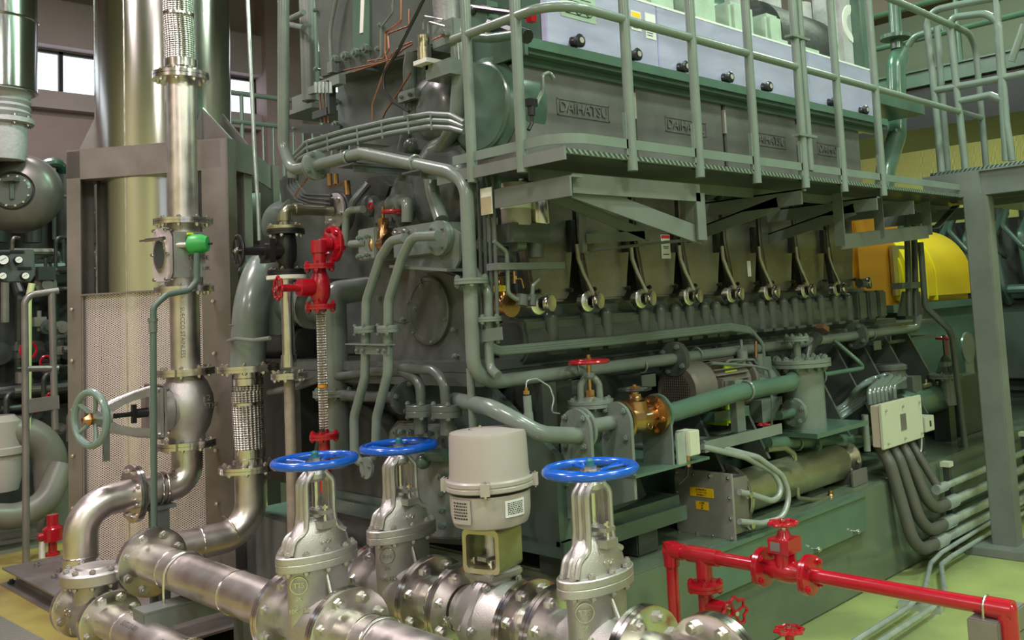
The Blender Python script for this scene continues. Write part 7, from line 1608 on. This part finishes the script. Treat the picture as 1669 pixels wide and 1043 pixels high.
# ============================================================ RED FIRE LINE (bottom right)
XR_ = P(1095, 905, Y=2.42).x
zr0 = P(1100, 903, Y=2.42).z
T = thing('red_pipe', 'bright red pipe run along the plinth with tee, elbow ends and a U-bolt', 'pipe', (XR_, 2.0, .0))
ye = P(1640, 985, X=XR_).y; zr_ = (P(1400, 950, X=XR_).z+zr0)/2
def xr(x, y): return P(x, y, X=XR_)
r_ = .024
p_l = xr(1094, 902); yv0, yv1 = xr(1243, 925).y, xr(1322, 940).y
zz = P(1400, 951, X=XR_).z
g = G(); g.tube([(XR_, p_l.y, .30), (XR_, p_l.y, zz), (XR_, yv0, zz)], r_, .03, 16); g.tube([(XR_, yv1, zz), (XR_, ye, zz), (XR_, ye, .0)], r_, .03, 16); g.to('pipe_run', M.red, T)
g = G(); g.cyl((XR_, p_l.y, zz-.06), (XR_, p_l.y, zz+.028), r_*1.3, n=18); g.cyl((XR_, p_l.y+.02, zz), (XR_, p_l.y-.06, zz), r_*1.3, n=18); g.to('elbow', M.red, T)
g = G(); g.cyl((XR_, ye+.06, zz), (XR_, ye-.02, zz), r_*1.3, n=18); g.sphere((XR_, ye, zz), r_*1.3); g.cyl((XR_, ye, zz), (XR_, ye, zz-.09), r_*1.3, n=18); g.to('elbow', M.red, T)
yt = xr(1147, 912).y; g = G(); g.cyl((XR_, yt+.07, zz), (XR_, yt-.07, zz), r_*1.3, n=18); g.cyl((XR_, yt, zz), (XR_, yt, zz-.08), r_*1.3, n=18); g.to('tee', M.red, T)
g = G(); g.cyl((XR_, p_l.y, .36), (XR_, p_l.y, .28), r_*1.3, n=18); g.cyl((XR_, p_l.y, .3), (XR_, p_l.y, .0), r_*1.0, n=18); g.to('lower_socket', M.red, T)
yu = xr(1608, 985).y; g = G(); n = 12
g.tube([(XR_-r_-.006, yu, zz-.08)]+[(XR_-(r_+.006)*cos(pi*k/n), yu, zz+(r_+.006)*sin(pi*k/n)) for k in range(n+1)]+[(XR_+r_+.006, yu, zz-.08)], .005, n=8); g.to('u_bolt', M.bolt, T)
T = thing('pipe_support', 'grey square steel post under the end of the red pipe', 'bracket', (XR_, yu, 0)); g = G(); g.b2((XR_-.05, yu-.05, zz-.10), (XR_+.18, yu+.045, zz-r_-.004)); g.b2((XR_+.08, yu-.045, 0), (XR_+.17, yu+.04, zz-.10)); g.to('post', M.frame, T, bev=.004)
# inline red gate valve
yc = (yv0+yv1)/2
T = thing('red_valve', 'red gate valve on the red pipe with lobed red handwheel on top', 'valve', (XR_, yc, zz-.05))
g = G(); g.lathe((XR_, yv0, zz), -Y_, [(r_*1.1, 0), (r_*1.1, .03), (.038, .06), (.042, (yv0-yv1)/2), (.038, yv0-yv1-.06), (r_*1.1, yv0-yv1-.03), (r_*1.1, yv0-yv1)], 24); g.lathe((XR_, yc, zz), Z_, [(.04, 0), (.038, .06), (.036, .08)], 20)
g.box((XR_, yc, zz+.09), (.085, .085, .05)); g.lathe((XR_, yc, zz+.11), Z_, [(.03, 0), (.022, .02), (.019, max(.03, P(1275, 852, X=XR_).z-zz-.135))], 16); bd = g.to('body', M.red, T)
g = G(); g.box((XR_-.044, yc+.01, zz+.09), (.004, .04, .03)); g.to('name_plate', M.frame, bd)
for y in (yv0-.005, yv1+.005): flange(T, (XR_, y, zz), Y_, .068, .012, 4, .012, M.red, M.red, ph=.78)
zw = P(1275, 852, X=XR_).z; g = G(); g.cyl((XR_, yc, zz+.1), (XR_, yc, zw+.01), .008, n=10); g.to('stem', M.bolt, T); lobed_wheel(T, (XR_, yc, zw), Z_, .052, M.red)
# lower branch valve
T = thing('red_valve', 'red flanged branch valve under the tee with side handwheel', 'valve', (XR_, yt, zz-.3))
zf_ = P(1150, 955, X=XR_).z
flange(T, (XR_, yt, zf_), Z_, .068, .013, 4, .012, M.red, M.red, ph=.6)
g = G(); g.cyl((XR_, yt, zf_), (XR_, yt, zf_-.2), .03, n=18); g.cyl((XR_, yt, zf_+.08), (XR_, yt, zf_), .028, n=18); g.cyl((XR_, yt, zf_-.07), (XR_, yt-.09, zf_-.07), .028, n=16); g.to('body', M.red, T)
g = G(); g.cyl((XR_, yt-.07, zf_-.07), (XR_, yt-.12, zf_-.07), .012, n=10); g.to('stem', M.brass, T)
lobed_wheel(T, (XR_, yt-.13, zf_-.075), V((-.35, -1, 0)), .056, M.red)
T = thing('red_valve', 'lobed red handwheel rising at the bottom edge right of centre', 'valve', P(1286, 1050, X=XR_-.1)); q = P(1286, 1027, X=XR_-.1); lobed_wheel(T, q, Z_, .05, M.red); g = G(); g.cyl(q, q-Z_*.12, .016, n=12); g.to('stem', M.red, T); g = G(); g.cyl(q-Z_*.12, V((q.x, q.y, 0)), .024, n=14); g.to('riser', M.red, T)
